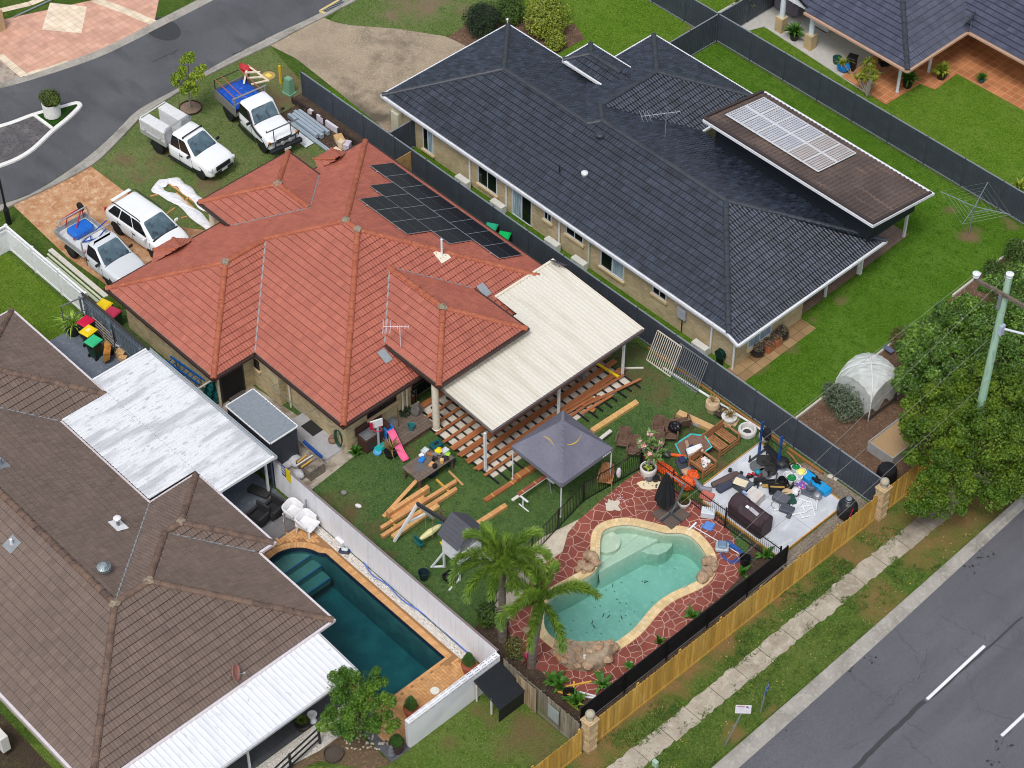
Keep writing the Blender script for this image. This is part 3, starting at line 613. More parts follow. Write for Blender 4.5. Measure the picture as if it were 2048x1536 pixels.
# ================= HOUSES =================
def roof_faces(b,faces,uvs,gauge=.33,tw=.3,rise=.046,roll=.028,clip_grow=.0,seed=0):
 """faces: (convex plan polygon CCW, eave point, eave direction, inward normal, z0, slope); stepped, rolled tile courses"""
 for fi,(poly,e0,n,z0,s)in enumerate(faces):
  n=Vector(n).normalized();u=Vector((n.y,-n.x));e0=Vector(e0)
  poly=[Vector(p)for p in ccw(poly)]
  A=[(p-e0).dot(u)for p in poly];Bq=[(p-e0).dot(n)for p in poly]
  g=gauge*math.cos(math.atan(s));a0=math.floor(min(A)/tw)*tw;a1=max(A)+tw;k0=math.floor(min(Bq)/g);k1=math.ceil(max(Bq)/g)
  prof=[(0,0.0),(.12,roll),(.3,roll*.35),(.5,.002),(.62,roll),(.8,roll*.35)]
  bm=bmesh.new();uvl=bm.loops.layers.uv.new("UVMap")
  cols=[]
  na=int(round((a1-a0)/tw))
  for i in range(na):
   for t,h in prof:cols.append((a0+(i+t)*tw,h,i+t))
  cols.append((a0+na*tw,0.0,na));rows=[]
  def vert(a,bb,dz):
   p=e0+u*a+n*bb;return bm.verts.new((p.x,p.y,z0+s*bb+dz))
  ou,ov=(fi*37+seed*11)%200,(fi*53+seed*7)%200
  prev_top=None
  for k in range(k0,k1):
   lo=[vert(a,k*g,h+rise)for a,h,_ in cols];hi=[vert(a,(k+1)*g,h)for a,h,_ in cols]
   for i in range(len(cols)-1):
    f=bm.faces.new((lo[i],lo[i+1],hi[i+1],hi[i]))
    for l,(uu,vv)in zip(f.loops,((cols[i][2],k+.02),(cols[i+1][2]-1e-3,k+.02),(cols[i+1][2]-1e-3,k+.98),(cols[i][2],k+.98))):l[uvl].uv=(uu+ou,vv+ov)
    if prev_top:
     f=bm.faces.new((prev_top[i],prev_top[i+1],lo[i+1],lo[i]));f.material_index=1  # riser takes the edge material: shadow under each course painted as darker colour
     for l in f.loops:l[uvl].uv=(cols[i][2]+.2+ou,k+.03+ov)
   prev_top=hi
  m=len(poly)
  for i in range(m):
   p,q=poly[i],poly[(i+1)%m];d=q-p
   if d.length<1e-5:continue
   nn=Vector((d.y,-d.x)).normalized()
   bmesh.ops.bisect_plane(bm,geom=bm.verts[:]+bm.edges[:]+bm.faces[:],dist=1e-5,plane_co=(p.x,p.y,0),plane_no=(nn.x,nn.y,0),clear_outer=True)
  bm.verts.ensure_lookup_table()
  idx={v:i for i,v in enumerate(bm.verts)}
  base_=len(b.v);b.v+=[tuple(v.co)for v in bm.verts]
  for f in bm.faces:
   b.f.append(tuple(base_+idx[v]for v in f.verts));b.mi.append(f.material_index)
   for l in f.loops:uvs.append((l[uvl].uv[0],l[uvl].uv[1]))
  bm.free()
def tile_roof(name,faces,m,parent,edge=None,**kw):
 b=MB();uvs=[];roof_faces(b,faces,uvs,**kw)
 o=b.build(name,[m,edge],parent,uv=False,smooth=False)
 ul=o.data.uv_layers.new(name="UVMap")
 if len(o.data.loops)==len(uvs):ul.data.foreach_set("uv",[c for t in uvs for c in t])
 return o
def caps(b,p0,p1,r=.135,L=.4,seed=0,lift=.05):
 p0,p1=Vector(p0),Vector(p1);d=p1-p0;l=d.length;d/=l;side=d.cross(Vector((0,0,1))).normalized();up=side.cross(d)
 n=max(1,int(round(l/L)));rd_=random.Random(seed)
 for k in range(n):
  a=p0+d*(l*k/n-.03);c=p0+d*(l*(k+1)/n+.0);rings=[]
  for q,rr in((a,r*1.1),(c,r*.95)):
   j=up*(rd_.uniform(-.006,.006)+lift-(0.0 if rr>r else.012))
   rings.append([q+j+side*(rr*math.cos(t))+up*(rr*math.sin(t)*.9-.05)for t in[math.pi*i/6 for i in range(7)]])
  b.loft(rings,True,True,closed=True)
def cappart(p,q,m,parent,r,L,seed):
 c_=MB();caps(c_,p,q,r,L,seed);return c_.build("ridge_cap",m,parent)
def gutters(b,lines,z,w_=.11,h_=.13):
 for(p,q)in lines:
  zz=z
  b.beam((p[0],p[1],zz-.05),(q[0],q[1],zz-.05),w_,h_)
def soffit(b,poly,z):b.prism(ccw(poly),z-.02,z)
BRICK_C=lambda nm,c1,c2,cm:mat(nm,c1,rough=.9,extra=brickx(.23,.086,.012,c1,c2,cm),bump=(30,.3,.01))
BR_CREAM=BRICK_C("cream_brick",srgb(206,186,146),srgb(182,160,118),srgb(176,166,146))
BR_MOSSY=mat("weathered_cream_brick",srgb(196,178,138),rough=.9,extra=brickx(.23,.086,.01,srgb(204,186,144),srgb(146,128,92),srgb(186,174,148),bias=-.35))
BR_TAN=BRICK_C("tan_brick",srgb(196,168,122),srgb(176,146,100),srgb(206,190,160))
GLASSD=mat("dark_glass",srgb(16,20,26),rough=.06,spec=.6)
GLASSC=mat("curtained_glass",srgb(128,152,170),[(5,srgb(170,188,200),.45,.6,2,(6,6,.3))],rough=.12,spec=.6)
FRW=simple("white_frame",214,220,226,.4);FRD=simple("dark_frame",40,42,46,.4);SILL=simple("brick_sill",206,184,144,.85)
WHITEP=simple("white_paint",226,228,230,.5);CREAMP=simple("cream_paint",224,216,198,.5)
GREYST=simple("galvanised",158,164,170,.45,.6);DARKM=simple("dark_metal",44,47,52,.5);BLACKP=simple("black_plastic",26,27,30,.5)
def wallbox(b,x0,y0,x1,y1,h):b.prism([(x0,y0),(x1,y0),(x1,y1),(x0,y1)],0,h)
def window(parent,axis,val,out,a0,a1,z0,z1,frame=FRW,panes=('d','c'),sill=True,name="window",rail=False):
 """axis 1: wall y=val, runs along x; axis 0: wall x=val, runs along y"""
 f=MB();t=.05;D=.045
 def bx(b,u0,u1,w0,w1,d0,d1):
  if axis==1:b.box(u0,min(val+out*d0,val+out*d1),w0,u1,max(val+out*d0,val+out*d1),w1)
  else:b.box(min(val+out*d0,val+out*d1),u0,w0,max(val+out*d0,val+out*d1),u1,w1)
 bx(f,a0,a0+t,z0,z1,-.01,D);bx(f,a1-t,a1,z0,z1,-.01,D);bx(f,a0+t,a1-t,z0,z0+t,-.01,D);bx(f,a0+t,a1-t,z1-t,z1,-.01,D)
 n=len(panes);ww=(a1-a0-2*t)/n
 for k in range(1,n):bx(f,a0+t+ww*k-t/2,a0+t+ww*k+t/2,z0+t,z1-t,-.01,D-.006)
 if rail:bx(f,a0+t,a1-t,(z0+z1)/2-.02,(z0+z1)/2+.02,-.01,D-.01)
 fo=f.build(name,frame,parent)
 for k,p in enumerate(panes):
  g=MB();bx(g,a0+t+ww*k+(t/2 if k else 0),a0+t+ww*(k+1)-(t/2 if k<n-1 else 0),z0+t,z1-t,.0,.014+.003*(k%2));g.build("pane",GLASSD if p=='d' else GLASSC,fo)
 if sill:
  s_=MB();bx(s_,a0-.08,a1+.08,z0-.12,z0-.005,-.01,.12);s_.build("sill",SILL,fo)
 return fo
def win_px(parent,axis,val,out,tl,br,**kw):
 (a,za),(c,zc)=WALL(*tl,axis,val),WALL(*br,axis,val)
 return window(parent,axis,val,out,min(a,c),max(a,c),max(.06,min(za,zc)),min(2.38,max(za,zc)),**kw)
def downpipe(parent,p,z1,m,r=.045,z0=0.0,kick=None):
 b=MB();pts=[(p[0],p[1],z0),(p[0],p[1],z1-.25)]
 if kick:pts.append((p[0]+kick[0],p[1]+kick[1],z1-.05))
 b.tube(pts,r,6);return b.build("downpipe",m,parent)
 # ---------- red terracotta roof house ----------
RED=mat("terracotta_tile",srgb(170,92,72),rough=.6,spec=.5,extra=tilex(.1,srgb(158,88,72),srgb(170,98,79)))
REDCAP=mat("terracotta_cap",srgb(166,94,68),[(2,srgb(150,80,58),.4,.66,4),(9,srgb(182,118,90),.55,.75,3)],.7)
MORT=mat("ridge_mortar",srgb(146,132,114),[(9,srgb(110,100,86),.45,.65,4)],.95)
VALLEY=simple("valley_metal",152,156,160,.6,.5)
GUT_DK=simple("gutter_brown",62,44,40,.5)
house=thing("red_roof_house","cream brick house with a sprawling terracotta tiled hip roof, in the middle of the picture","house",(-8,-2.5,0))
IV=Matrix.Translation((8,2.5,0))
def under(o,root):
 o.parent=root;o.matrix_parent_inverse=Matrix.Translation(-Vector(root.location));return o
s=.449;zz=2.45
R1,R2,W1,W2=(-8.735,-2.035),(-7.915,-2.035),(-11.35,-6.95),(-11.35,-4.65)
def zm(d):return zz+s*d
gz,gx,gy0,gy1=2.83,-16.83,-4.4,.95;gc=(gy0+gy1)/2;gh=(gy1-gy0)/2;G1=(gx+gh,gc)
px_,pz,py0,py1=.3,3.3,-4.58,.58;pc=(py0+py1)/2;ph=(py1-py0)/2;P1=(px_-ph,pc)
F=[([(-7.4,-8.6),(-1.35,-8.6),R2,R1,W2],(-1.35,-8.6),(0,1),zz,s),([(-1.35,-8.6),(-1.35,4.53),R2],(-1.35,-8.6),(-1,0),zz,s),([(-1.35,4.53),(-15.3,4.53),R1,R2],(-1.35,4.53),(0,-1),zz,s),([(-15.3,4.53),(-15.3,-4.65),W2,R1],(-15.3,-10.9),(1,0),zz,s),([(-15.3,-4.65),(-15.3,-10.9),W1,W2],(-15.3,-10.9),(1,0),zz,s),([(-15.3,-10.9),(-7.4,-10.9),W1],(-15.3,-10.9),(0,1),zz,s),([(-7.4,-10.9),(-7.4,-8.6),W2,W1],(-7.4,-10.9),(-1,0),zz,s),([(gx,gy1),(gx,gy0),G1],(gx,gy0),(1,0),gz,s),([(gx,gy1),G1,(-11.72,gc),(-14.4,gy1)],(gx,gy1),(0,-1),gz,s),([(gx,gy0),(-14.4,gy0),(-11.72,gc),G1],(gx,gy0),(0,1),gz,s),([(px_,py0),(px_,py1),P1],(px_,py0),(-1,0),pz,s),([(px_,py1),(-3.26,py1),(-5.85,pc),P1],(px_,py1),(0,-1),pz,s),([(px_,py0),P1,(-5.85,pc),(-3.26,py0)],(px_,py0),(0,1),pz,s)]
for(y0,y1)in((-8.45,-5.95),(1.45,3.3)):
 ym=(y0+y1)/2;bx0=-15.95;hh=.55
 F+=[([(bx0,ym+hh),(bx0,ym-hh),(-14.75,ym-.12),(-14.75,ym+.12)],(bx0,ym-hh),(1,0),2.47,s)]
 d1=Vector((-14.75+15.25,ym-.12-y0));nn=Vector((-(ym-hh-y0)*-1,0))
 e=Vector((bx0,ym-hh))-Vector((-15.2,y0));nrm=Vector((e.y,-e.x)).normalized();nrm=nrm if nrm.dot(Vector((1,0)))>0 else-nrm
 F+=[([(bx0,ym-hh),(-15.2,y0),(-14.75,ym-.12)],(bx0,ym-hh),tuple(nrm),2.47,s*.95)]
 e=Vector((bx0,ym+hh))-Vector((-15.2,y1));nrm=Vector((e.y,-e.x)).normalized();nrm=nrm if nrm.dot(Vector((1,0)))>0 else-nrm
 F+=[([(bx0,ym+hh),(-14.75,ym+.12),(-15.2,y1)],(bx0,ym+hh),tuple(nrm),2.47,s*.95)]
roof=under(tile_roof("roof",F,RED,None,simple("gap_shade_red",118,56,46,.8)),house)  # darker red on the risers paints the shadow line between courses
b=MB();v3=lambda p,z:(p[0],p[1],z)
zR,zW,zG,zP=zm(6.565),zm(3.95),gz+s*gh,pz+s*ph
for i,(p,q)in enumerate((((-1.35,-8.6,zz),v3(R2,zR)),((-1.35,4.53,zz),v3(R2,zR)),((-15.3,4.53,zz),v3(R1,zR)),(v3(R1,zR),v3(R2,zR)),(v3(W2,zW),v3(R1,zR)),((-15.3,-10.9,zz),v3(W1,zW)),((-7.4,-10.9,zz),v3(W1,zW)),(v3(W1,zW),v3(W2,zW)),((gx,gy0,gz),v3(G1,zG)),((gx,gy1,gz),v3(G1,zG)),(v3(G1,zG),(-11.85,gc,zG)),((px_,py0,pz),v3(P1,zP)),((px_,py1,pz),v3(P1,zP)),(v3(P1,zP),(-5.9,pc,zP)))):cappart(p,q,REDCAP,roof,.135,.4,i)
for(y0,y1)in((-8.45,-5.95),(1.45,3.3)):
 ym=(y0+y1)/2
 for sg in(-1,1):cappart((-15.95,ym+sg*.55,2.47),(-14.78,ym+sg*.12,2.98),REDCAP,roof,.09,.4,3)
b=MB()
for i,q in enumerate((v3(R1,zR),v3(R2,zR),v3(W1,zW),v3(G1,zG),v3(P1,zP))):MB().ico((q[0],q[1],q[2]+.05),.19,2,.25,(1.1,1.1,.5),i).build("mortar_joint",MORT,roof)
b=MB()
for p,q in(((-7.4,-8.6,zz),(-11.35,-4.65,zW)),((-14.45,gy1,gz),(-11.78,gc,zG)),((-14.45,gy0,gz),(-11.78,gc,zG)),((-3.26,py1,pz),(-5.83,pc,zP)),((-3.26,py0,pz),(-5.83,pc,zP))):
 MB().beam((p[0],p[1],p[2]+.04),(q[0],q[1],q[2]+.04),.07,.03).build("valley_flashing",VALLEY,roof)
b=MB()
for c_ in((968,580),(770,713)):
 p=G3(*c_,3.05);d_=1.35+.0;xx=p.x
 zf=zm(-1.35-p.x)
 p=G3(*c_,zf);zf=zm(-1.35-p.x);MB().T((p.x,p.y,zf+.06),0,0,-math.atan(-s)).box(-.32,-.2,0,.32,.2,.012).build("lead_flashing",simple("lead",150,158,164,.6,.3),roof)
b=MB()
gutters(b,[((-7.34,-8.66),(-1.29,-8.66)),((-1.29,-8.72),(-1.29,1.2)),((-15.3,4.59),(-1.3,4.59)),((-15.36,4.6),(-15.36,-10.9)),((-15.4,-10.96),(-7.34,-10.96)),((-7.34,-10.9),(-7.34,-8.6))],zz)
gutters(b,[((gx-.06,gy0),(gx-.06,gy1)),((gx-.1,gy0-.06),(-14.4,gy0-.06)),((gx-.1,gy1+.06),(-14.4,gy1+.06))],gz)
gutters(b,[((px_+.06,py0),(px_+.06,py1)),((px_+.1,py0-.06),(-3.2,py0-.06)),((px_+.1,py1+.06),(-3.2,py1+.06))],pz)
b.build("gutter",GUT_DK,roof)
b=MB();soffit(b,[(-15.25,-10.85),(-7.45,-10.85),(-7.45,-8.55),(-1.4,-8.55),(-1.4,4.48),(-15.25,4.48)],2.33);soffit(b,[(gx+.05,gy0+.05),(-14.3,gy0+.05),(-14.3,gy1-.05),(gx+.05,gy1-.05)],2.7);soffit(b,[(px_-.05,py0+.05),(px_-.05,py1-.05),(-3.2,py1-.05),(-3.2,py0+.05)],3.18)
under(b.build("soffit",CREAMP),house)
b=MB();b.prism(ccw([(-14.8,-10.4),(-7.9,-10.4),(-7.9,-8.45),(-6.05,-8.45),(-6.05,-8.08),(-1.9,-8.08),(-1.9,-4.35),(-2.35,-4.3),(-2.35,4.05),(-14.8,4.05)]),0,2.31);b.prism([(-16.4,gy0+.45),(-14.79,gy0+.45),(-14.79,gy1-.45),(-16.4,gy1-.45)],0,2.67)
under(b.build("wall",BR_MOSSY),house)
b=MB();q=G(873,857,.08);COL=(q[0],q[1]);b.lathe([(.2,0),(.2,.1),(.165,.12),(.165,3.05),(.2,3.08),(.2,3.17)],(COL[0],COL[1],.02),18);under(b.build("column",CREAMP,smooth=False),house)
b=MB();q=G(426,440,1.6);b.lathe([(.17,0),(.17,2.5)],(q[0],q[1],0),14);under(b.build("column",CREAMP),house)
for o in(win_px(None,0,-1.9,1,(733,822),(792,800),frame=FRD,panes=('d','d')),win_px(None,0,-1.9,1,(821,783),(833,803),frame=FRD,panes=('d',)),window(None,0,-2.35,1,-3.9,-2.2,.1,2.2,frame=FRD,panes=('d','d'),sill=False,name="sliding_door"),win_px(None,1,-8.45,-1,(508,716),(520,741),frame=FRD,panes=('d',),sill=True)):under(o,house)
(a0,z0),(a1,z1)=WALL(451,790,0,-7.9),WALL(477,778,0,-7.9)
d=MB();d.box(-7.9,-10.3,.1,-7.86,-9.0,2.25);door=under(d.build("door",FRD),house)
MB().box(-7.86,-10.22,.18,-7.85,-9.08,2.18).build("screen",simple("fly_screen",24,24,27,.7),door)
for p,k in(((-6.0+.3,-8.17),(0,-.4)),((-1.82,-4.65),(.4,0)),((-14.9,-10.0),(-.3,0)),((-7.8,-10.45),(.3,0)),((-1.82,-4.9),(.3,0))):under(downpipe(None,p,2.4,CREAMP,.05,0,k),house)
# ---------- things on the red roof ----------
def plane_pt(px,py,f):
 z=3.0
 for _ in range(40):
  x,y=G(px,py,z);z=.5*z+.5*f(x,y)
 return Vector((x,y,f(x,y)))
PV=mat("solar_cell",srgb(20,22,30),rough=.25,spec=.25,extra=brickx(.165,.165,.006,srgb(16,17,24),srgb(14,15,21),srgb(34,37,45),offset=0))
PVOLD=mat("old_solar_cell",srgb(150,152,160),rough=.25,spec=.7,extra=brickx(.155,.155,.022,srgb(140,142,152),srgb(120,112,108),srgb(206,210,218),offset=0))
PVOLDB=mat("old_solar_cell_tan",srgb(140,122,110),rough=.3,spec=.6,extra=brickx(.155,.155,.02,srgb(136,118,106),srgb(112,96,88),srgb(206,206,208),offset=0))
ALU=simple("aluminium",196,200,206,.35,.7);ALUD=simple("black_frame",30,32,36,.4)
fR=lambda x,y:zm(4.53-y)
sy=math.atan(s);Lp,Wp=1.70,1.13
for bi,(xa,n_,wp,yb,rown)in enumerate(((-12.9,8,1.134,3.53,"gutter row"),(-11.17,5,1.12,2.07,"middle row"),(-10.17,3,1.12,.64,"ridge row"))):
 Lp=1.44/math.cos(sy)
 for k in range(n_):
  xc=xa+wp*(k+.5);pos="street end" if k==0 else "patio end" if k==n_-1 else "%s from the street"%("second","third","fourth","fifth","sixth","seventh")[k-1]
  t=thing("solar_panel","black solar panel on the red roof, %s, %s"%(rown,pos),"solar panel",(xc,yb,fR(xc,yb)+.12),0,"black solar panels on the red roof")
  t.rotation_euler=(-sy,0,0);Wp=wp
  MB().box(-Wp/2+.006,-Lp/2+.006,-.02,Wp/2-.006,Lp/2-.006,.016).build("frame",ALU,t)
  gl=MB().box(-Wp/2+.022,-Lp/2+.022,.016,Wp/2-.022,-.009,.021);gl.box(-Wp/2+.022,.009,.016,Wp/2-.022,Lp/2-.022,.021);gl.build("cells",PV,t)
  if k in(0,n_-1):MB().box(-.03,-Lp/2-.06,-.05,.03,Lp/2+.06,-.02).build("rail",ALU,t)
p=plane_pt(884,512,lambda x,y:zm(-1.35-x));t=thing("vent_pipe","white vent pipe with a cream flashing on the red tiles below the solar panels","vent pipe",tuple(p))
MB().T((0,0,.0)).lathe([(.05,0),(.05,1.0),(.0,1.0)],n=10).build("pipe",WHITEP,t);MB().T((0,0,.03),0,0,sy).box(-.32,-.28,0,.32,.28,.03).build("flashing",CREAMP,t)
def yagi(label,base,h,boom,dirz,els,m,name="tv_antenna"):
 t=thing(name,label,"antenna",base);b=MB();b.tube([(0,0,0),(0,0,h)],.022,6);b.build("mast",m,t)
 b=MB();dv=Vector((math.cos(dirz),math.sin(dirz),0));sv=Vector((-dv.y,dv.x,0));top=Vector((0,0,h-.05))
 b.tube([top-dv*boom*.35,top+dv*boom*.65],.016,6);b.build("boom",m,t)
 b=MB()
 for k in range(els):
  c_=top+dv*boom*(-.35+k/(els-1));l=.1+.06*(k%2)if k<els-3 else.45
  b.tube([c_-sv*l,c_+sv*l],.009,5)
  if k>=els-3:b.tube([c_+Vector((0,0,-.35)),c_+Vector((0,0,.35))],.009,5)
 b.build("elements",m,t);return t
yagi("small white and pink TV antenna above the valley of the red roof",tuple(plane_pt(803,724,lambda x,y:2.5)),2.2,1.1,R(225),8,simple("antenna_white",214,200,206,.5))
# ---------- cream patio roof and its posts ----------
PAT=mat("cream_roof_sheet",srgb(212,208,196),[(1.2,srgb(200,194,180),.48,.7,5,(.3,2,1)),(14,srgb(178,168,150),.64,.8,4)],.55)
def corrugated(b,x0,x1,y0,y1,zf,pitch,h,along='x',flat=.6,th=.0):
 """ribbed sheet, ribs run along 'x' or 'y'; zf(x, y) is the mean surface"""
 a0,a1=(y0,y1)if along=='x' else(x0,x1);r0,r1=(x0,x1)if along=='x' else(y0,y1)
 n=int((a1-a0)/pitch);offs=[]
 for k in range(n+1):
  a=a0+k*pitch
  for t,hh in((0,0),(flat,0),(flat+.12,h),(.88,h)):
   if a+t*pitch<=a1:offs.append((a+t*pitch,hh))
 offs.append((a1,0));rows=[]
 for r in(r0,(r0+r1)/2,r1):
  rows.append([((r,a,zf(r,a)+hh)if along=='x' else(a,r,zf(a,r)+hh))for a,hh in offs])
 b.loft(rows,False,False,closed=False)
patio=thing("patio_cover","cream ribbed patio roof on white posts joined to the red house","patio cover",(3.2,0,0))
zp=lambda x,y:2.6+(3.35-x)*.06
b=MB();corrugated(b,-2.35,3.35,1.24,4.82,zp,.2,.03);corrugated(b,-1.0,3.35,-4.28,1.24,zp,.2,.03)
under(b.build("roof_sheet",PAT),patio)
b=MB();b.beam((3.38,-4.32,2.55),(3.38,4.86,2.55),.1,.13);under(b.build("gutter",simple("gutter_mauve",96,84,86,.5)),patio)
b=MB();b.beam((-2.3,4.85,2.92),(3.4,4.85,2.58),.05,.14);b.beam((-2.38,1.2,2.98),(-2.38,4.86,2.98),.12,.06);under(b.build("flashing",CREAMP),patio)
b=MB();b.beam((-.6,-4.3,2.8),(3.35,-4.3,2.56),.05,.14);under(b.build("barge",simple("barge_grey",120,112,108,.5)),patio)
b=MB();b.beam((3.1,-4.2,2.46),(3.1,4.75,2.46),.09,.14);under(b.build("beam",CREAMP),patio)
for y_ in(-4.47,-.08,3.95):
 b=MB();b.box(3.03,y_-.05,0.05,3.13,y_+.05,2.4);under(b.build("post",WHITEP),patio)
 # ---------- charcoal roof house ----------
CHAR=mat("charcoal_tile",srgb(54,60,72),rough=.42,spec=.55,extra=tilex(.55,srgb(36,42,54),srgb(50,58,72)))
CHARCAP=mat("charcoal_cap",srgb(58,62,70),[(3,srgb(48,52,60),.45,.65,3)],.5)
dh=thing("charcoal_roof_house","cream brick house with a long charcoal tiled roof, beside the red roofed house","house",(-5,12,0))
s2=.41;zd=lambda d:2.45+s2*d
L_,RA=(-13.2,11.85),(1.27,12.33)
DZ=3.2;d0,d1=G(1127,119,DZ),G(1182,88,DZ);dx0,dy0,dy1=d0[0],d0[1],d1[1];dm=(dy0+dy1)/2;dhh=(dy1-dy0)/2
F=[([(-17.5,7.55),(-7.3,7.55),(-7.3,11.85),L_],(-17.5,7.55),(0,1),2.45,s2),([(-7.3,7.55),(6.05,7.55),RA,(-6.8,12.33),(-7.3,11.85)],(-17.5,7.55),(0,1),2.45,s2),([(-17.5,16.15),(-17.5,7.55),L_],(-17.5,7.55),(1,0),2.45,s2),([(-11.7,16.15),(-17.5,16.15),L_,(-7.4,11.85)],(-17.5,16.15),(0,-1),2.45,s2),([(6.05,7.52),(6.65,7.52),(6.65,17.68),RA],(6.65,7.52),(-1,0),2.2,s2),([(6.65,17.1),(-4.6,17.1),(-8.15,13.55),(-6.8,12.33),RA],(6.05,17.1),(0,-1),2.45,s2),([(-4.6,21.05),(-11.7,21.05),(-8.15,17.5)],(-4.6,21.05),(0,-1),2.45,s2),([(-11.7,21.05),(-11.7,16.15),(-8.15,12.6),(-8.15,17.5)],(-11.7,16),(1,0),2.45,s2),([(-8.15,12.6),(-7.4,11.85),(-6.9,12.33),(-8.15,13.55)],(-11.7,16),(1,0),2.45,s2),([(-4.6,17.1),(-4.6,21.05),(-8.15,17.5),(-8.15,13.55)],(-4.6,17),(-1,0),2.45,s2),([(dx0,dy1),(dx0,dy0),(dx0+dhh,dm)],(dx0,dy0),(1,0),DZ,s2),([(dx0,dy0),(-9.8,dy0),(-9.8+dhh,dm),(dx0+dhh,dm)],(dx0,dy0),(0,1),DZ,s2),([(dx0,dy1),(dx0+dhh,dm),(-9.8+dhh,dm),(-9.8,dy1)],(dx0,dy1),(0,-1),DZ,s2)]
roof=under(tile_roof("roof",F,CHAR,None,simple("gap_shade_charcoal",18,21,28,.7),seed=2,gauge=.34,roll=.03,tw=.33),dh)  # near-black risers: course gap shadow put into the colour
b=MB();zL,zRA=zd(4.3),zd(4.78)
for i,(p,q)in enumerate((((-17.5,7.55,2.45),v3(L_,zL)),((-17.5,16.15,2.45),v3(L_,zL)),(v3(L_,zL),(-7.3,11.85,zL)),((-7.3,11.85,zL),(-6.8,12.33,zRA)),((-6.8,12.33,zRA),v3(RA,zRA)),((6.05,7.55,2.45),v3(RA,zRA)),((6.65,17.68,2.2),v3(RA,zRA)),((-11.7,21.05,2.45),(-8.15,17.5,3.9)),((-4.6,21.05,2.45),(-8.15,17.5,3.9)),((-8.15,17.5,3.9),(-8.15,13.55,3.9)),((-8.15,13.55,3.9),(-6.8,12.33,zRA)),((dx0,dy0,DZ),(dx0+dhh,dm,DZ+s2*dhh)),((dx0,dy1,DZ),(dx0+dhh,dm,DZ+s2*dhh)),((dx0+dhh,dm,DZ+s2*dhh),(-9.6,dm,DZ+s2*dhh)))):cappart(p,q,CHARCAP,roof,.13,.42,i)
b=MB();WG=simple("white_gutter",222,224,230,.4)
gutters(b,[((-17.55,7.49),(6.05,7.49)),((-17.56,7.5),(-17.56,16.2)),((-17.5,16.21),(-11.7,16.21)),((-11.76,16.2),(-11.76,21.1)),((-11.75,21.11),(-4.6,21.11)),((-4.54,17.1),(-4.54,21.1))],2.45)
gutters(b,[((6.71,7.5),(6.71,17.7))],2.2);b.beam((6.0,7.5,2.4),(6.72,7.48,2.14),.1,.13);gutters(b,[((dx0,dy0-.06),(-9.9,dy0-.06)),((dx0-.06,dy0),(dx0-.06,dy1)),((dx0,dy1+.06),(-9.9,dy1+.06))],DZ)
b.build("gutter",WG,roof)
b=MB();soffit(b,[(-17.45,7.6),(6.0,7.6),(6.4,7.6),(6.4,17.0),(-4.7,17.0),(-4.7,21.0),(-11.6,21.0),(-11.6,16.1),(-17.45,16.1)],2.1);under(b.build("soffit",WHITEP),dh)
b=MB();b.prism(ccw([(-17.05,8.0),(6.1,8.0),(6.1,12.7),(3.2,12.7),(3.2,16.6),(-5.1,16.6),(-5.1,20.5),(-11.2,20.5),(-11.2,15.7),(-17.05,15.7)]),0,2.08);b.box(-17.05,8.0,2.07,5.9,8.2,2.4);under(b.build("wall",BR_CREAM),dh)
for tl,br,pn,sl in(((845.7,249),(867.7,310),'dc',True),((956.5,325),(995,391),'dd',True),((1025,373.6),(1064,454),'cd',False),((1089,414.5),(1104,446.7),'dd',True),((1133,445),(1167,489),'dd',True),((1203,493.6),(1247.6,562),'dc',True),((1306.8,565),(1333,603),'dd',True)):
 under(win_px(None,1,8.0,-1,tl,br,panes=tuple(pn),sill=sl,name="window" if sl else "sliding_door"),dh)
under(window(None,0,6.1,1,8.9,10.5,.55,1.95,panes=('c','c'),sill=True),dh)
for px2 in(939.5,1013,1119,1178,1421,1466):
 x_=WALL(px2,{939.5:330,1013:385,1119:450,1178:500,1421:690,1466:725}[px2],1,7.94)[0];under(downpipe(None,(x_,7.93),2.4,WHITEP if px2!=1178 else simple("mint_pipe",190,204,190,.5),.055,0,(0,-.4)),dh)
for yq in(14.6,16.95):
 b=MB();b.box(5.85,yq-.05,.06,5.95,yq+.05,2.1);under(b.build("post",WHITEP),dh)
fly=thing("flyover_roof","raised brown skillion patio roof standing over the charcoal roof, white gutters","patio roof",(1.6,18.2,0))
BRN=mat("brown_roof_metal",srgb(98,84,78),[(.5,srgb(80,68,64),.4,.62,5),(1.6,srgb(126,104,92),.55,.75,5,(.4,3,1)),(9,srgb(64,54,50),.56,.75,4)],.7)
fx0,fx1=-3.65,6.92;zf=lambda x,y:4.3-(y-16.1)*(.7/4.35)
b=MB();corrugated(b,fx0,fx1,16.1,20.45,zf,.25,.05,'y',.45);under(b.build("roof_sheet",BRN),fly)
b=MB();b.beam((fx0-.04,16.1,4.36),(fx0-.04,20.45,3.66),.14,.08);b.beam((fx0,16.12,4.37),(fx1,16.12,4.37),.16,.07);b.beam((fx1-.06,16.1,4.36),(fx1-.06,20.45,3.66),.14,.08);under(b.build("ridge_flashing",simple("brown_flashing",62,52,50,.6)),fly)
b=MB();b.beam((fx0,16.03,4.24),(fx1+.05,16.03,4.24),.06,.14);b.beam((fx0,20.52,3.55),(fx1+.08,20.52,3.55),.12,.12);b.beam((fx1+.03,16.03,4.22),(fx1+.03,20.5,3.54),.05,.14);under(b.build("gutter",WG),fly)
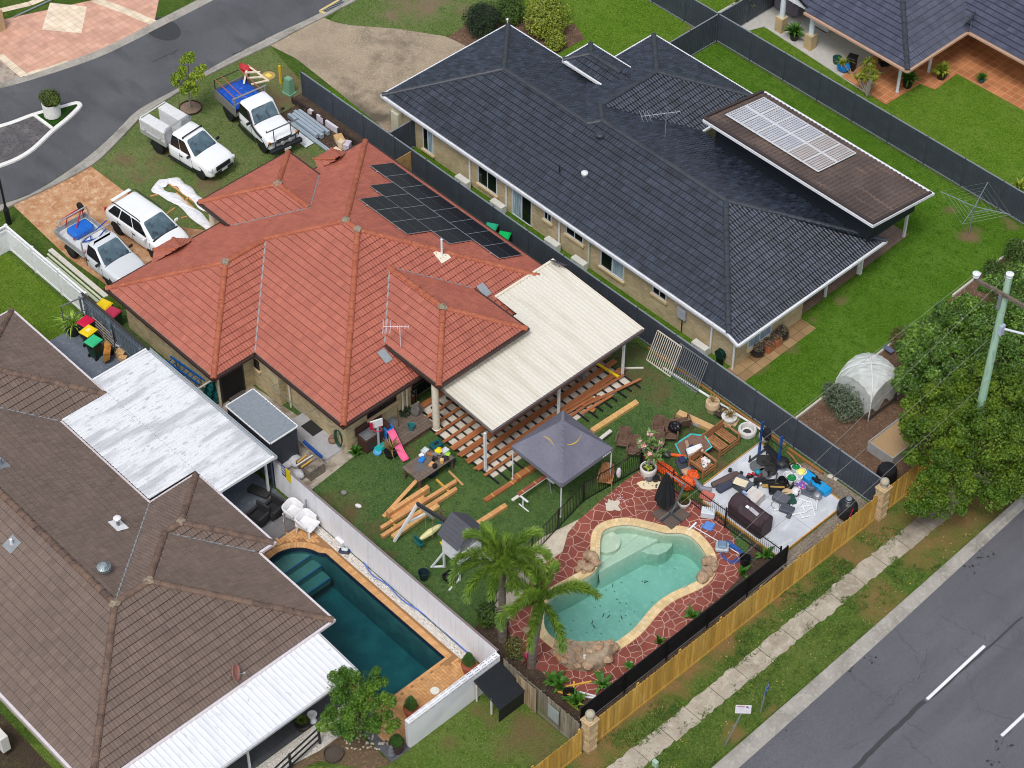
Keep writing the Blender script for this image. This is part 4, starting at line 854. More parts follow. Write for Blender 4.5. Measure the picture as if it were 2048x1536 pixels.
b=MB();b.quad((6.3,16.6,2.45),(6.3,20.2,2.3),(6.3,20.2,3.55),(6.3,16.6,4.15));b.quad((fx0+.3,16.7,2.6),(6.3,16.7,2.6),(6.3,16.7,4.15),(fx0+.3,16.7,4.15));b.quad((fx0+.3,16.7,2.4),(fx0+.3,20.2,2.4),(fx0+.3,20.2,3.6),(fx0+.3,16.7,4.15));under(b.build("infill_void_fill",simple("infill_void_dark",34,40,48,.6)),fly)  # end wall infill, plus dark sheets standing in for the shaded void
for p in(G(1807,475),(6.0,17.0),(fx0+.4,20.2)):
 b=MB();b.box(p[0]-.06,p[1]-.06,.06,p[0]+.06,p[1]+.06,3.5);under(b.build("post",WHITEP),fly)
fs=math.atan(.7/4.35);pa,pb=plane_pt(1450,233,zf),plane_pt(1635.5,348.6,zf);pd=plane_pt(1533,201.6,zf);Wo=(pb.x-pa.x)/6;Lo=(pd.y-pa.y)/2
TANS={(4,0),(4,1),(5,0),(5,1),(3,1)}
for i in range(6):
 for j in range(2):
  xc,yc=pa.x+Wo*(i+.5),pa.y+Lo*(j+.5);tan_=(i,j)in((4,0),(4,1),(5,0),(5,1))
  t=thing("solar_panel","%s old panel on the brown roof, %s row, %s"%("tan tinted" if tan_ else "pale grey",("antenna side" if j==0 else "lawn side"),("far left end" if i==0 else "clothesline end" if i==5 else "%s from left end"%("second","third","fourth","fifth")[i-1])),"solar panel",(xc,yc,zf(xc,yc)+.13),0,"old white framed solar panels")
  t.rotation_euler=(-fs,0,0);W_,L__=Wo/2,Lo/2/math.cos(fs)
  MB().box(-W_+.01,-L__+.01,-.025,W_-.01,L__-.01,.015).build("frame",simple("white_alu",220,222,226,.4),t);MB().box(-W_+.05,-L__+.05,.015,W_-.05,L__-.05,.02).build("cells",PVOLDB if tan_ else PVOLD,t)
fD=lambda x,y:zd(y-7.55)
p=plane_pt(1200,275,fD);t=thing("roof_vent","black domed roof vent near the ridge of the charcoal roof","roof vent",tuple(p));MB().lathe([(.16,-.1),(.16,.1)],n=14).build("base",CHARCAP,t);MB().lathe([(.22,.1),(.22,.2),(.16,.26),(.0,.28)],n=16).build("cap",CHARCAP,t)
p=plane_pt(1169,352,fD);t=thing("roof_vent","small white capped vent on the charcoal tiles","roof vent",tuple(p));MB().lathe([(.12,-.1),(.12,.14)],n=12).build("base",ALU,t);MB().lathe([(.17,.14),(.17,.22),(.1,.27),(0,.28)],n=16).build("cap",simple("white_cap",216,220,222,.4),t)
p=plane_pt(1119,346,fD);tag(MB().T(tuple(p)).tube([(0,0,0),(0,0,.42),(.02,0,.46)],.04,8).build("vent_pipe",BLACKP),"short black vent pipe on the charcoal tiles","vent pipe")
p=plane_pt(1330,274,lambda x,y:zd(17.1-y));yagi("tall silver TV antenna on the charcoal roof near the flyover roof",tuple(p),1.5,1.9,R(238),11,ALU)
p=Vector((-17.6,16.2,2.5));tag(MB().T(tuple(p)).tube([(0,0,0),(0,0,.18),(-.05,-.05,.22)],.03,6).ico((0,0,.24),.07,1).build("floodlight",WHITEP),"small white security light on the far left corner of the charcoal roof","light")
# ---------- brown roof house (lower left) ----------
BROWN=mat("brown_tile",srgb(98,82,76),rough=.68,spec=.35,extra=tilex(.12,srgb(106,91,83),srgb(115,99,90)))
BRCAP=mat("brown_cap",srgb(114,92,79),[(2.5,srgb(84,68,62),.42,.66,4),(10,srgb(128,108,92),.58,.75,3)],.75)
bh=thing("brown_roof_house","large house under a dark brown concrete tile roof at the lower left","house",(0,-20,0))
sb=.43;zb=lambda d:2.45+sb*d
AP,AQ,BP,BQ,LP,LQ=(1.475,-20.625),(1.475,-22.225),(-.86,-17.45),(-.86,-18.25),(-13.43,-18.5),(-13.43,-20.9)
F=[([(6.4,-27.15),(6.4,-15.7),AP,AQ],(6.4,-15.7),(-1,0),2.45,sb),([(6.4,-15.7),(1.69,-15.7),BQ,AP],(6.4,-15.7),(0,-1),2.45,sb),([(-3.4,-14.9),(-3.4,-17.3),(-2.45,-18.25),BQ,BP],(-3.4,-15),(1,0),2.45,sb),([(-2.45,-18.25),AQ,AP,BQ],(-3.4,-15),(1,0),2.45,sb),([(1.69,-14.9),(-3.4,-14.9),BP],(1.69,-14.9),(0,-1),2.45,sb),([(1.69,-15.7),(1.69,-14.9),BP,BQ],(1.69,-15),(-1,0),2.45,sb),([(-3.4,-17.3),(-9.83,-17.3),LQ,(-13.43,-22.225),AQ],(-3.4,-17.3),(0,-1),2.45,sb),([(-9.83,-14.9),(-17.03,-14.9),LP],(-9.83,-14.9),(0,-1),2.45,sb),([(-9.83,-17.3),(-9.83,-14.9),LP,LQ],(-9.83,-15),(-1,0),2.45,sb),([(-17.03,-14.9),(-17.03,-17.3),LQ,LP],(-17.03,-15),(1,0),2.45,sb),([(-17.03,-17.3),(-21,-17.3),(-21,-22.225),(-13.43,-22.225),LQ],(-3.4,-17.3),(0,-1),2.45,sb),([(-21,-27.15),(6.4,-27.15),AQ,(-21,-22.225)],(-3.4,-27.15),(0,1),2.45,sb)]
roof=under(tile_roof("roof",F,BROWN,None,simple("gap_shade_brown",64,52,47,.8),seed=5,gauge=.33,roll=.026),bh)  # dark brown risers stand in for the shadow below each tile
b=MB();zA,zB,zl=zb(4.925),zb(2.55),zb(3.6)
for i,(p,q)in enumerate((((6.4,-15.7,2.45),v3(AP,zA)),(v3(AP,zA),v3(AQ,zA)),((6.4,-27.15,2.45),v3(AQ,zA)),(v3(AQ,zA),(-21,-22.225,zA)),((-3.4,-14.9,2.45),v3(BP,zB)),((1.69,-14.9,2.45),v3(BP,zB)),(v3(BP,zB),v3(BQ,zB)),(v3(BQ,zB),v3(AP,zA)),((-9.83,-14.9,2.45),v3(LP,zl)),((-17.03,-14.9,2.45),v3(LP,zl)),(v3(LP,zl),v3(LQ,zl)))):cappart(p,q,BRCAP,roof,.14,.4,i+30)
b=MB()
for i,q in enumerate((v3(AP,zA),v3(AQ,zA),v3(BP,zB))):MB().ico((q[0],q[1],q[2]+.05),.19,2,.25,(1.1,1.1,.5),i+9).build("mortar_joint",MORT,roof)
b=MB()
for p,q in(((-3.4,-17.3,2.45),v3(AQ,zA)),((1.69,-15.7,2.45),v3(BQ,zB)),((-9.83,-17.3,2.45),v3(LQ,zl))):
 b=MB();P_v,Q_v=Vector(p),Vector(q);m_=int((Q_v-P_v).length/.33)
 b.beam(P_v+Vector((0,0,.035)),Q_v+Vector((0,0,.03)),.05,.03)
 for k in range(m_):
  c_=P_v.lerp(Q_v,(k+.5)/m_);b.obox((c_.x,c_.y,c_.z+.04),(.2,.07,.03),math.atan2(Q_v.y-P_v.y,Q_v.x-P_v.x))
 b.build("valley_flashing",VALLEY,roof)
b=MB();gutters(b,[((6.46,-27.2),(6.46,-15.7)),((1.75,-15.64),(6.5,-15.64)),((1.75,-15.6),(1.75,-14.9)),((-3.4,-14.84),(1.8,-14.84)),((-3.46,-14.84),(-3.46,-17.2)),((-9.83,-17.24),(-3.4,-17.24)),((-9.77,-17.2),(-9.77,-14.84)),((-17.03,-14.84),(-9.7,-14.84)),((-21,-27.21),(6.45,-27.21)),((-17.09,-14.84),(-17.09,-17.3))],2.45)
b.build("gutter",simple("white_gutter_b",214,206,210,.4),roof)
b=MB();soffit(b,[(-20.9,-27.1),(6.35,-27.1),(6.35,-15.75),(1.65,-15.75),(1.65,-14.95),(-3.35,-14.95),(-3.35,-17.35),(-9.88,-17.35),(-9.88,-14.95),(-17,-14.95),(-17,-17.35),(-20.9,-17.35)],2.33);under(b.build("soffit",WHITEP),bh)
b=MB();b.prism(ccw([(-20.5,-26.65),(5.9,-26.65),(5.9,-16.2),(1.2,-16.2),(1.2,-15.4),(-2.9,-15.4),(-2.9,-17.8),(-10.3,-17.8),(-10.3,-15.4),(-16.5,-15.4),(-16.5,-17.8),(-20.5,-17.8)]),0,2.31);under(b.build("wall",BRICK_C("pale_brick",srgb(190,180,166),srgb(174,160,144),srgb(170,164,154))),bh)
under(window(None,0,5.9,1,-20.2,-17.6,.1,2.15,panes=('d','d','d'),sill=False,name="sliding_door"),bh)
fBm=lambda x,y:zb(-17.3-y);fBb=lambda x,y:zb(y+27.15)
p=plane_pt(237,1052,fBm);t=thing("flue","white capped flue with white flashing on the brown tiles","flue",tuple(p));MB().lathe([(.07,-.05),(.07,.42)],n=12).build("pipe",simple("flue_grey",120,122,124,.4,.4),t);MB().lathe([(.15,.42),(.16,.5),(.08,.55),(0,.56)],n=16).build("cap",WHITEP,t);MB().T((0,0,.05),0,-math.atan(sb)).box(-.34,-.28,0,.34,.28,.02).build("flashing",WHITEP,t)
p=plane_pt(210,1144,fBm);t=thing("whirlybird_vent","grey spinning turbine vent on the brown roof","roof vent",tuple(p))
MB().lathe([(.2,-.15),(.17,.1)],n=14).build("base",GREYST,t)
b=MB()
for k in range(20):
 a=k*math.pi/10;pts=[(.17*math.cos(a),.17*math.sin(a),.1),(.29*math.cos(a+.18),.29*math.sin(a+.18),.22),(.29*math.cos(a+.36),.29*math.sin(a+.36),.34),(.13*math.cos(a+.55),.13*math.sin(a+.55),.46)]
 q_=[(x*.93,y*.93,z)for x,y,z in[(.17*math.cos(a+.26),.17*math.sin(a+.26),.1),(.29*math.cos(a+.44),.29*math.sin(a+.44),.22),(.29*math.cos(a+.62),.29*math.sin(a+.62),.34),(.13*math.cos(a+.8),.13*math.sin(a+.8),.46)]]
 for i in range(3):b.quad(pts[i],q_[i],q_[i+1],pts[i+1])
b.lathe([(.15,.44),(.1,.5),(0,.51)],n=14);b.build("turbine",simple("vent_steel",150,162,166,.4,.4),t)
p=plane_pt(24,1090,fBb);t=thing("vent_pipe","white vent pipe on a pale lead square at the left edge of the brown roof","vent pipe",tuple(p));MB().lathe([(.06,-.05),(.06,.34),(0,.35)],n=10).build("pipe",WHITEP,t);MB().T((0,0,.05),0,math.atan(sb)).box(-.3,-.3,0,.3,.3,.02).build("flashing",VALLEY,t)
p=plane_pt(2,930,fBm);t=thing("vent_pipe","grey vent with a pale flashing cut off by the left edge of the picture","vent pipe",tuple(p));MB().lathe([(.09,-.05),(.09,.4),(0,.42)],n=10).build("pipe",GREYST,t);MB().T((0,0,.05),0,-math.atan(sb)).box(-.3,-.3,0,.3,.3,.02).build("flashing",VALLEY,t)
WSH=mat("weathered_white_sheet",srgb(218,220,224),[(1.1,srgb(186,188,193),.48,.62,6,(1.6,.35,1)),(5,srgb(184,186,190),.56,.68,5,(1.6,.5,1)),(14,srgb(150,140,130),.66,.8,4)],.6)
cp_=thing("carport_roof","weathered white ribbed metal carport roof beside the brown tiles","carport",(-6,-14,0))
zc=lambda x,y:2.52+(-12.0-y)*.015
b=MB()
corrugated(b,-9.75,-3.5,-17.22,-14.85,zc,.19,.035,'y',.5);corrugated(b,-10.75,-1.95,-14.85,-12.0,zc,.19,.035,'y',.5)
under(b.build("roof_sheet",WSH),cp_)
b=MB();b.beam((-10.8,-14.85,2.56),(-10.8,-12.0,2.53),.09,.1);b.beam((-1.9,-14.85,2.54),(-1.9,-11.95,2.5),.12,.14);under(b.build("barge",WHITEP),cp_)
b=MB();b.box(-10.8,-12.0,2.36,-1.85,-11.97,2.5);b.box(-10.8,-11.82,2.36,-1.85,-11.79,2.5);b.box(-10.8,-11.98,2.36,-1.85,-11.81,2.38);under(b.build("gutter",simple("gutter_steel",176,182,188,.5,.3)),cp_)
for x_ in(-10.4,-6.2,-2.3):
 for y_ in(-14.5,-12.15):
  b=MB();b.box(x_-.045,y_-.045,.03,x_+.045,y_+.045,2.45);under(b.build("post",WHITEP),cp_)
aw=thing("awning","long white ribbed awning along the lower eave of the brown roof","awning",(7.5,-22,0))
za=lambda x,y:2.38-(x-6.45)*.06;AWN=mat("white_awning",srgb(222,224,228),[(.8,srgb(206,208,214),.5,.7,5,(.4,1.6,1)),(7,srgb(196,198,204),.6,.76,4,(.3,1.5,1)),(4,srgb(176,178,190),.66,.76,5)],.55)
b=MB();corrugated(b,6.5,8.78,-40,-16.5,za,.24,.035,'x',.5);under(b.build("roof_sheet",AWN),aw)
b=MB();b.beam((8.83,-40,2.22),(8.83,-16.45,2.22),.1,.11);b.beam((6.5,-16.46,2.36),(8.85,-16.46,2.22),.05,.1);under(b.build("gutter",simple("awning_gutter",190,190,196,.4)),aw)
for y_ in(-36,-31,-26,-21.5,-17):
 b=MB();b.box(8.2,y_-.04,.04,8.28,y_+.04,2.26);under(b.build("post",WHITEP),aw)
p=G3(459,1358,2.6);t=thing("satellite_dish","small orange brown satellite dish on the white awning edge","satellite dish",(p.x,p.y,2.42))
MB().tube([(0,0,0),(0,0,.35),(.08,.05,.45)],.025,6).build("mast",GREYST,t)
MB().T((.12,.1,.62),R(40),R(0),R(72)).lathe([(0,.02),(.16,.04),(.28,.1),(.33,.15),(.33,.165),(.28,.115),(.16,.055),(0,.035)],n=18,cap=False).build("dish",simple("dish_rust",158,108,96,.6),t);MB().tube([(.12,.1,.4),(.42,.4,.6)],.015,5).ico((.44,.42,.62),.06,1).build("feed_arm",GREYST,t)
# ---------- house at the top right ----------
fh=thing("slate_roof_house","tan brick house with a blue grey tiled roof and terracotta patio at the top right","house",(-3,34,0))
s4=.42;SLT=mat("slate_blue_tile",srgb(72,74,92),rough=.5,spec=.5,extra=tilex(.22,srgb(56,60,78),srgb(74,79,98)))
zs=lambda d:2.45+s4*d
F=[([(-7.7,28.3),(-.8,28.3),(-8.0,35.5),(-9.9,35.5),(-9.9,30.5)],(-.8,28.3),(0,1),2.45,s4),([(-.8,28.3),(-.8,33.2),(-8.0,40.4),(-8.0,35.5)],(-.8,28.3),(-1,0),2.45,s4),([(-.8,33.2),(9,33.2),(9,40.4),(-8,40.4)],(-.8,33.2),(0,1),2.45,s4)]
roof=under(tile_roof("roof",F,SLT,None,simple("gap_shade_slate",32,34,46,.7),seed=8,gauge=.34,roll=.03,tw=.33),fh)  # dark riser colour paints the shade between slate-blue courses
b=MB();caps(b,(-.8,28.3,2.45),(-8,35.5,zs(7.2)),.14,.42,70);b.build("ridge_cap",CHARCAP,roof)
b=MB();gutters(b,[((-7.7,28.24),(-.75,28.24)),((-.74,28.25),(-.74,33.2)),((-.8,33.14),(9,33.14))],2.45);b.build("gutter",simple("gutter_peach",196,160,138,.5),roof)
b=MB();b.prism(ccw([(-13,31.1),(-2.75,31.1),(-2.75,36.15),(9,36.15),(9,42),(-13,42)]),0,2.31);under(b.build("wall",BR_TAN),fh)
b=MB();soffit(b,[(-7.6,28.35),(-.85,28.35),(-.85,33.2),(9,33.2),(9,36.5),(-7.6,36.5)],2.34);under(b.build("soffit",CREAMP),fh)
b=MB();q0,q1=(-11.7,3.6),(-7.65,2.36)
b.quad((-7.6,28.55,2.5),(-7.6,31.5,2.5),(-11.4,31.5,4.1),(-11.4,28.55,4.1));under(b.build("gable_roof",SLT),fh)
b=MB();b.quad((-7.7,28.62,2.3),(-7.75,28.62,2.48),(-11.4,28.62,4.0),(-11.4,28.62,2.3));
for k in range(9):b.box(-11.3+k*.42,28.58,2.3,-11.26+k*.42,28.615,2.42+max(0,(3.55-k*.42))*.42)
under(b.build("gable_batten",WHITEP),fh)
b=MB();b.beam((-7.55,28.53,2.46),(-11.4,28.53,4.12),.06,.12);under(b.build("barge",simple("black_barge",30,30,34,.5)),fh)
for(cx,cy)in(G(1561,62),G(1619,97)):
 b=MB();b.box(cx-.24,cy-.24,.05,cx+.24,cy+.24,.95);o=under(b.build("column",BR_TAN),fh)
 MB().lathe([(.15,.95),(.15,2.35)],(cx,cy,0),14).build("shaft",simple("pale_blue_paint",214,224,230,.5),o).parent=o
for q in(G(1794,185),G(1857,145)):
 b=MB();b.lathe([(.1,.055),(.085,.2),(.085,2.3)],(q[0],q[1],0),10);under(b.build("post",simple("pale_blue_paint",214,224,230,.5)),fh)
under(window(None,1,31.1,-1,-9.7,-7.6,.5,2.25,panes=('d','c'),rail=True),fh)
under(window(None,1,31.1,-1,-5.2,-3.6,.5,2.2,panes=('d',)),fh)
under(window(None,1,36.15,-1,-1.9,-.5,1.2,2.25,panes=('d','c')),fh);under(window(None,1,36.15,-1,2.0,4.4,1.2,2.25,panes=('d','c')),fh)
under(window(None,0,-2.75,1,33.2,34.6,.3,2.2,panes=('d',)),fh)
under(downpipe(None,(-6.1,31.04),2.3,WHITEP,.06),fh)
t=thing("satellite_dish","dark satellite dish on the valley corner of the slate blue roof","satellite dish",(-.75,33.3,2.6));MB().tube([(0,0,0),(0,0,.4)],.02,6).build("mast",GREYST,t);MB().T((0,0,.55),R(200),0,R(55)).lathe([(0,0),(.3,.06),(.42,.14),(.3,.075),(0,.02)],n=18,cap=False).build("dish",simple("dish_dark",70,74,84,.5),t)
b=MB();q=G(4,58);b.box(q[0]-.5,q[1]-.9,0,q[0]+.2,q[1]+.12,1.3);tag(b.build("brick_pillar",BR_TAN),"cream brick pillar of a house cut off by the top left corner of the picture","pillar")
b=MB();b.tube([(*G(28,36),.06),(*G(106,0),.06)],.05,8);tag(b.build("steel_pole",GREYST),"long grey pole lying across the pink driveway tiles","pole")
# ================= FENCES AND WALLS =================
CB=mat("colorbond",srgb(62,68,78),[(1.5,srgb(70,77,87),.45,.7,4)],.5,spec=.4);CBT=simple("colorbond_rail",128,134,142,.5)
def colorbond(label,p,q,h=1.8,pw=2.4,m=CB,mt=None):
 p,q=Vector((*p,0)),Vector((*q,0));L=(q-p).length;n=max(1,round(L/pw));w_=L/n;rz=math.atan2(q.y-p.y,q.x-p.x)
 t=thing("metal_fence",label,"fence",tuple(p),rz)
 pan=MB();prof=[];k=0;pitch=.19
 x=.04
 while x<w_-.04:
  for u,d in((0,0),(.06,0),(.08,.022),(.12,.022),(.14,0)):
   if x+u<w_-.035:prof.append((x+u,d))
  x+=pitch
 prof.append((w_-.035,0))
 pan.loft([[(a,d-.011,.06)for a,d in prof],[(a,d-.011,h-.03)for a,d in prof]],False,False,closed=False)
 po=pan.build("panel",m,t)
 ro=MB().box(.03,-.03,h-.045,w_-.03,.03,h).build("rail",mt or CBT,t);r2=MB().box(.03,-.03,.03,w_-.03,.03,.09).build("rail",mt or CBT,t)
 ps=MB().box(-.032,-.035,0,.032,.035,h+.006).build("post",m,t)
 for i in range(n+1):
  for o in((po,ro,r2)if i<n else()):
   if i:c_=o.copy();C.objects.link(c_);c_.parent=t;c_.location=(w_*i,0,0)
  if i:c_=ps.copy();C.objects.link(c_);c_.parent=t;c_.location=(w_*i,0,0)
 return t
colorbond("long dark grey steel panel fence between the red roofed and charcoal roofed houses",(-22.5,6.3),(16.15,6.3))
colorbond("dark grey steel fence behind the lush lawn, below the terracotta patio",(-11.25,25.6),(24,25.6))
colorbond("dark grey steel fence running from the far corner past the top of the picture",(-35,25.6),(-11.3,25.6))
colorbond("short dark grey steel fence joining the charcoal roofed house to the far fence",(-11.3,21.3),(-11.28,25.55))
colorbond("dark grey steel fence going off the top edge beside the far house plants",(-11.27,25.65),(-11.27,40))
q=G(835,262,.9);colorbond("dark grey steel side gate between the long fence and the charcoal roofed house",(q[0],6.33),(q[0],7.95),1.8)
PINE=mat("treated_pine",srgb(182,142,62),[(1.5,srgb(198,160,78),.45,.7,4,(1,1,.2)),(9,srgb(160,118,58),.55,.75,4,(1,1,.15)),(5,srgb(196,164,98),.55,.75,3,(1,1,.2))],.8,island=.2)
OLDW=mat("old_grey_paling",srgb(122,114,100),[(2,srgb(146,138,122),.45,.7,4,(1,1,.2)),(8,srgb(86,80,68),.52,.75,4,(1,1,.15)),(.8,srgb(104,112,70),.55,.75,4)],.9,island=.16)
BLUW=mat("blue_grey_paling",srgb(96,108,120),[(2,srgb(112,124,136),.45,.7,4,(1,1,.2)),(8,srgb(72,82,92),.52,.75,4,(1,1,.15))],.85,island=.1)
def paling(label,p,q,h,m,side=1,pw=.1,bay=2.4,railm=None,cap=None,seed=0,plinth=True,jag=.012,tops=None):
 p,q=Vector((*p,0)),Vector((*q,0));L=(q-p).length;rz=math.atan2(q.y-p.y,q.x-p.x);n=max(1,round(L/bay));w_=L/n
 t=thing("paling_fence",label,"fence",tuple(p),rz);rd_=random.Random(seed)
 for i in range(n):
  b=MB();x=w_*i;k=0
  while x<w_*(i+1)-.01:
   hh=(h if tops is None else tops(x))+rd_.uniform(-jag,jag);d=side*(.0 if k%2 else.018)
   y0=d-.009;b.box(x+.002,y0,.1,min(x+pw*(1.02 if k%2 else.98),w_*(i+1)),y0+.018,hh);x+=pw;k+=1
  b.build("palings",m,t)
 for z in(.35,h-.35):MB().box(0,-side*.075-.02,z,L,-side*.03+.0,z+.07).build("rail",railm or m,t)
 if plinth:MB().box(0,side*.03-.012,0.0,L,side*.03+.012,.14).build("plinth",m,t)
 for i in range(n+1):MB().box(w_*i-.05,-side*.16-.05,0,w_*i+.05,-side*.13+.04,h-.12).build("post",railm or m,t)
 if cap:MB().box(0,-.06,h+.02,L,.05,h+.06).build("cap",cap,t)
 return t
paling("new yellow treated pine paling fence along the footpath between the two stone pillars",(16.42,-10.95),(16.42,5.6),1.6,PINE,-1,seed=1)
paling("short yellow paling fence continuing past the stone pillar towards the big tree",(16.42,6.35),(16.42,13.0),1.6,PINE,-1,seed=2)
paling("yellow paling fence running off the bottom edge, left of the near stone pillar",(16.35,-24),(16.4,-11.75),1.55,PINE,-1,seed=3)
SAND=mat("sandstone",srgb(196,172,134),[(4,srgb(168,140,104),.42,.66,4),(16,srgb(214,196,162),.55,.75,3)],.85,bump=(16,.5,.02))
def pillar(label,y):
 t=thing("stone_pillar",label,"pillar",(16.42,y,0));b=MB()
 for k in range(9):
  e=.015 if k%2 else 0;b.box(-.22+e,-.24+e,k*.2,.22-e,.24-e,k*.2+.192)
 b.build("shaft",SAND,t);b=MB();b.box(-.26,-.28,1.8,.26,.28,1.88);b.box(-.2,-.22,1.88,.2,.22,1.94);b.build("cap",SAND,t)
 MB().lathe([(.16,1.94),(.1,2.0),(.09,2.04),(.17,2.12),(.2,2.2),(.17,2.3),(.09,2.37),(0,2.38)],n=16).build("finial",simple("finial_stone",172,164,146,.9),t,smooth=True)
pillar("sandstone pillar with a ball finial where the old grey fence meets the yellow palings",-11.35);pillar("sandstone pillar with a ball finial beside the weights slab and big tree",5.95)
paling("weathered grey paling fence with dark rails beside the palms, nearest the bottom edge",(16.15,-11.62),(11.9,-11.62),1.55,OLDW,1,.11,2.1,simple("dark_rail",70,68,62,.8),seed=5,jag=.03)
tin=MB().box(14.5,-11.72,.5,15.1,-11.7,1.3);tag(tin.build("metal_patch",simple("tin_patch",180,190,192,.4,.4)),"pale sheet metal patch on the weathered grey paling fence","metal sheet")
b=MB()
for k in range(9):b.box(12.75+k*.125,-11.735,.05,12.86+k*.125,-11.72,1.5+.02*(k%3))
tag(b.build("paling_gate",mat("tan_paling",srgb(158,140,112),[(4,srgb(126,108,84),.45,.7,4,(1,1,.2))],.9,island=.14)),"tan wooden paling gate panel next to the small black lean-to","gate")
paling("blue grey paling fence beside the wheelie bins and under the white carport",(-2.5,-11.6),(-16.45,-11.6),1.8,BLUW,-1,.12,2.4,BLUW,simple("dark_cap",58,54,52,.8),seed=6)
WF=mat("white_fence_board",srgb(232,233,238),[(3,srgb(218,220,226),.5,.75,4,(1,1,.2))],.6)
t=thing("white_fence","tall white board fence between the dark pool and the play yard","fence",(-2.4,-11.65,0));b=MB()
x=0
while x<13.9:b.box(x,-.03+.004*(int(x*7.4)%2),.02,x+.145,.0,1.8);x+=.15
b.build("boards",WF,t);MB().box(0,-.035,1.8,14.0,.05,1.83).build("cap",simple("fence_cap",130,116,118,.8),t)
for z in(.4,1.4):MB().box(0,.0,z,13.9,.07,z+.09).build("rail",simple("rail_brown",104,88,74,.9),t)
t=thing("block_wall","white rendered wall with two rows of slots along its top, end of the dark pool","wall",(11.6,-16.4,0))
WALLM=mat("white_render",srgb(232,233,238),[(1.2,srgb(220,222,228),.45,.7,4),(.5,srgb(206,208,214),.58,.75,5)],.7)
b=MB();b.box(-.12,0,0,.12,4.75,1.62);b.build("blockwork",WALLM,t)
b=MB();k=0;y=.1
while y<4.68:
 if k%4!=3:b.box(-.09,y,1.6205,-.05,y+.05,1.622);b.box(.04,y,1.6205,.08,y+.05,1.622);b.box(.1195,y,1.5,.1212,y+.05,1.53)
 y+=.085;k+=1
b.build("slots",simple("slot_gap",84,82,82,.9),t)
t=thing("lean_to","small black corrugated lean-to against the white slotted wall","shelter",(12.3,-12.4,0));BLK=simple("black_steel",36,39,44,.45,.2)
b=MB();corrugated(b,-.55,.95,-.7,.72,lambda x,y:1.15-(x)*.28,.12,.025,'x',.4);b.build("roof_sheet",BLK,t)
b=MB();b.box(.85,-.66,0,.88,.68,.85);b.box(-.5,.68,0,.88,.7,.95);b.build("side_sheet",BLK,t)
b=MB();
for(x,y)in((-.45,-.62),(.4,-.62)):b.box(x-.03,y-.03,0,x+.03,y+.03,1.05)
b.build("post",simple("pipe_white",214,208,198,.6),t)
t=thing("front_fence","solid white panelled front fence with a lattice top beside the orange driveway","fence",(-23.05,-11.35,0));WP2=simple("white_pvc",230,231,234,.4)
b=MB();b.box(0,-.03,.05,6.5,.03,1.28);b.box(0,-.05,0.03,6.5,.05,.16);b.box(0,-.05,1.24,6.5,.05,1.34);b.box(0,-.05,1.5,6.5,.05,1.58);x=.05
while x<6.5:b.box(x,-.015,1.34,x+.05,.015,1.5);x+=.13
b.build("panel",WP2,t)
for k in range(4):MB().box(k*2.16-.06,-.07,0,k*2.16+.06,.07,1.62).build("post",WP2,t)
b=MB();b.box(-.03,-5,.05,.03,-.05,1.28);b.box(-.05,-5,1.24,.05,-.05,1.34);b.box(-.05,-5,1.5,.05,-.05,1.58);y=-5
while y<-.1:b.box(-.015,y,1.34,.015,y+.05,1.5);y+=.13
b.build("return_panel",WP2,t)
q=G(818,335,.8);b=MB()
for k in range(7):b.box(q[0]-.015,4.75,.15+k*.23,q[0]+.015,6.2,.36+k*.23)
t=tag(b.build("side_gate",mat("gate_timber",srgb(176,140,88),[(3,srgb(150,114,68),.45,.7,4)],.8)),"tan timber board side gate between the red roof and the long grey fence","gate")
BF=simple("black_fence",26,28,30,.4)
def poolfence(label,pts,h=1.2,loops=False,bay=2.4):
 t=thing("pool_fence",label,"fence",(*pts[0],0));o0=Vector((*pts[0],0))
 for a,c_ in zip(pts[:-1],pts[1:]):
  a,c_=Vector((*a,0))-o0,Vector((*c_,0))-o0;L=(c_-a).length;n=max(1,round(L/bay));d=(c_-a)/L
  for i in range(n):
   p,q_=a+d*(L*i/n),a+d*(L*(i+1)/n);b=MB();w_=L/n;m_=int(w_/.105)
   for z in(.1,h-.12 if loops else h-.02):b.beam(p+Vector((0,0,z)),q_+Vector((0,0,z)),.03,.035)
   for k in range(1,m_):
    c2=p+d*(w_*k/m_);
    if loops and k%2==0:continue
    if loops:
     c3=p+d*(w_*min(k+1,m_-.3)/m_);b.tube([c2+Vector((0,0,.05)),c2+Vector((0,0,h-.05)),c2 .lerp(c3,.15)+Vector((0,0,h)),c2 .lerp(c3,.85)+Vector((0,0,h)),c3+Vector((0,0,h-.05)),c3+Vector((0,0,.05))],.009,4)
    else:b.beam(c2+Vector((0,0,.06)),c2+Vector((0,0,h-.03)),.016,.016)
   b.build("panel",BF,t)
   MB().box(p.x-.03,p.y-.03,0,p.x+.03,p.y+.03,h+.07).build("post",BF,t)
 MB().box(c_.x-.03,c_.y-.03,0,c_.x+.03,c_.y+.03,h+.07).build("post",BF,t);return t
poolfence("black flat topped pool fence between the lawn and the red paving",[(8.9,-9.6),(7.95,-6.3),(7.25,-2.6),(7.6,.5)])
poolfence("black loop topped pool fence beside the weights slab",[(7.65,.55),(9.4,.62),(15.35,.8)],loops=True)
t=thing("screened_fence","long black pool fence wrapped in shade cloth behind the yellow palings","fence",(15.5,0,0))
MB().box(-.004,-10.9,.12,.004,1.0,1.18).build("shade_cloth",mat("shade_cloth",srgb(30,31,34),[(8,srgb(44,46,50),.5,.7,4),(3,srgb(22,22,24),.5,.7,3)],.7,bump=(14,.6,.03)),t)
for z in(.1,1.19):MB().box(-.02,-10.9,z,.02,1.0,z+.035).build("rail",BF if z>1 else GREYST,t)
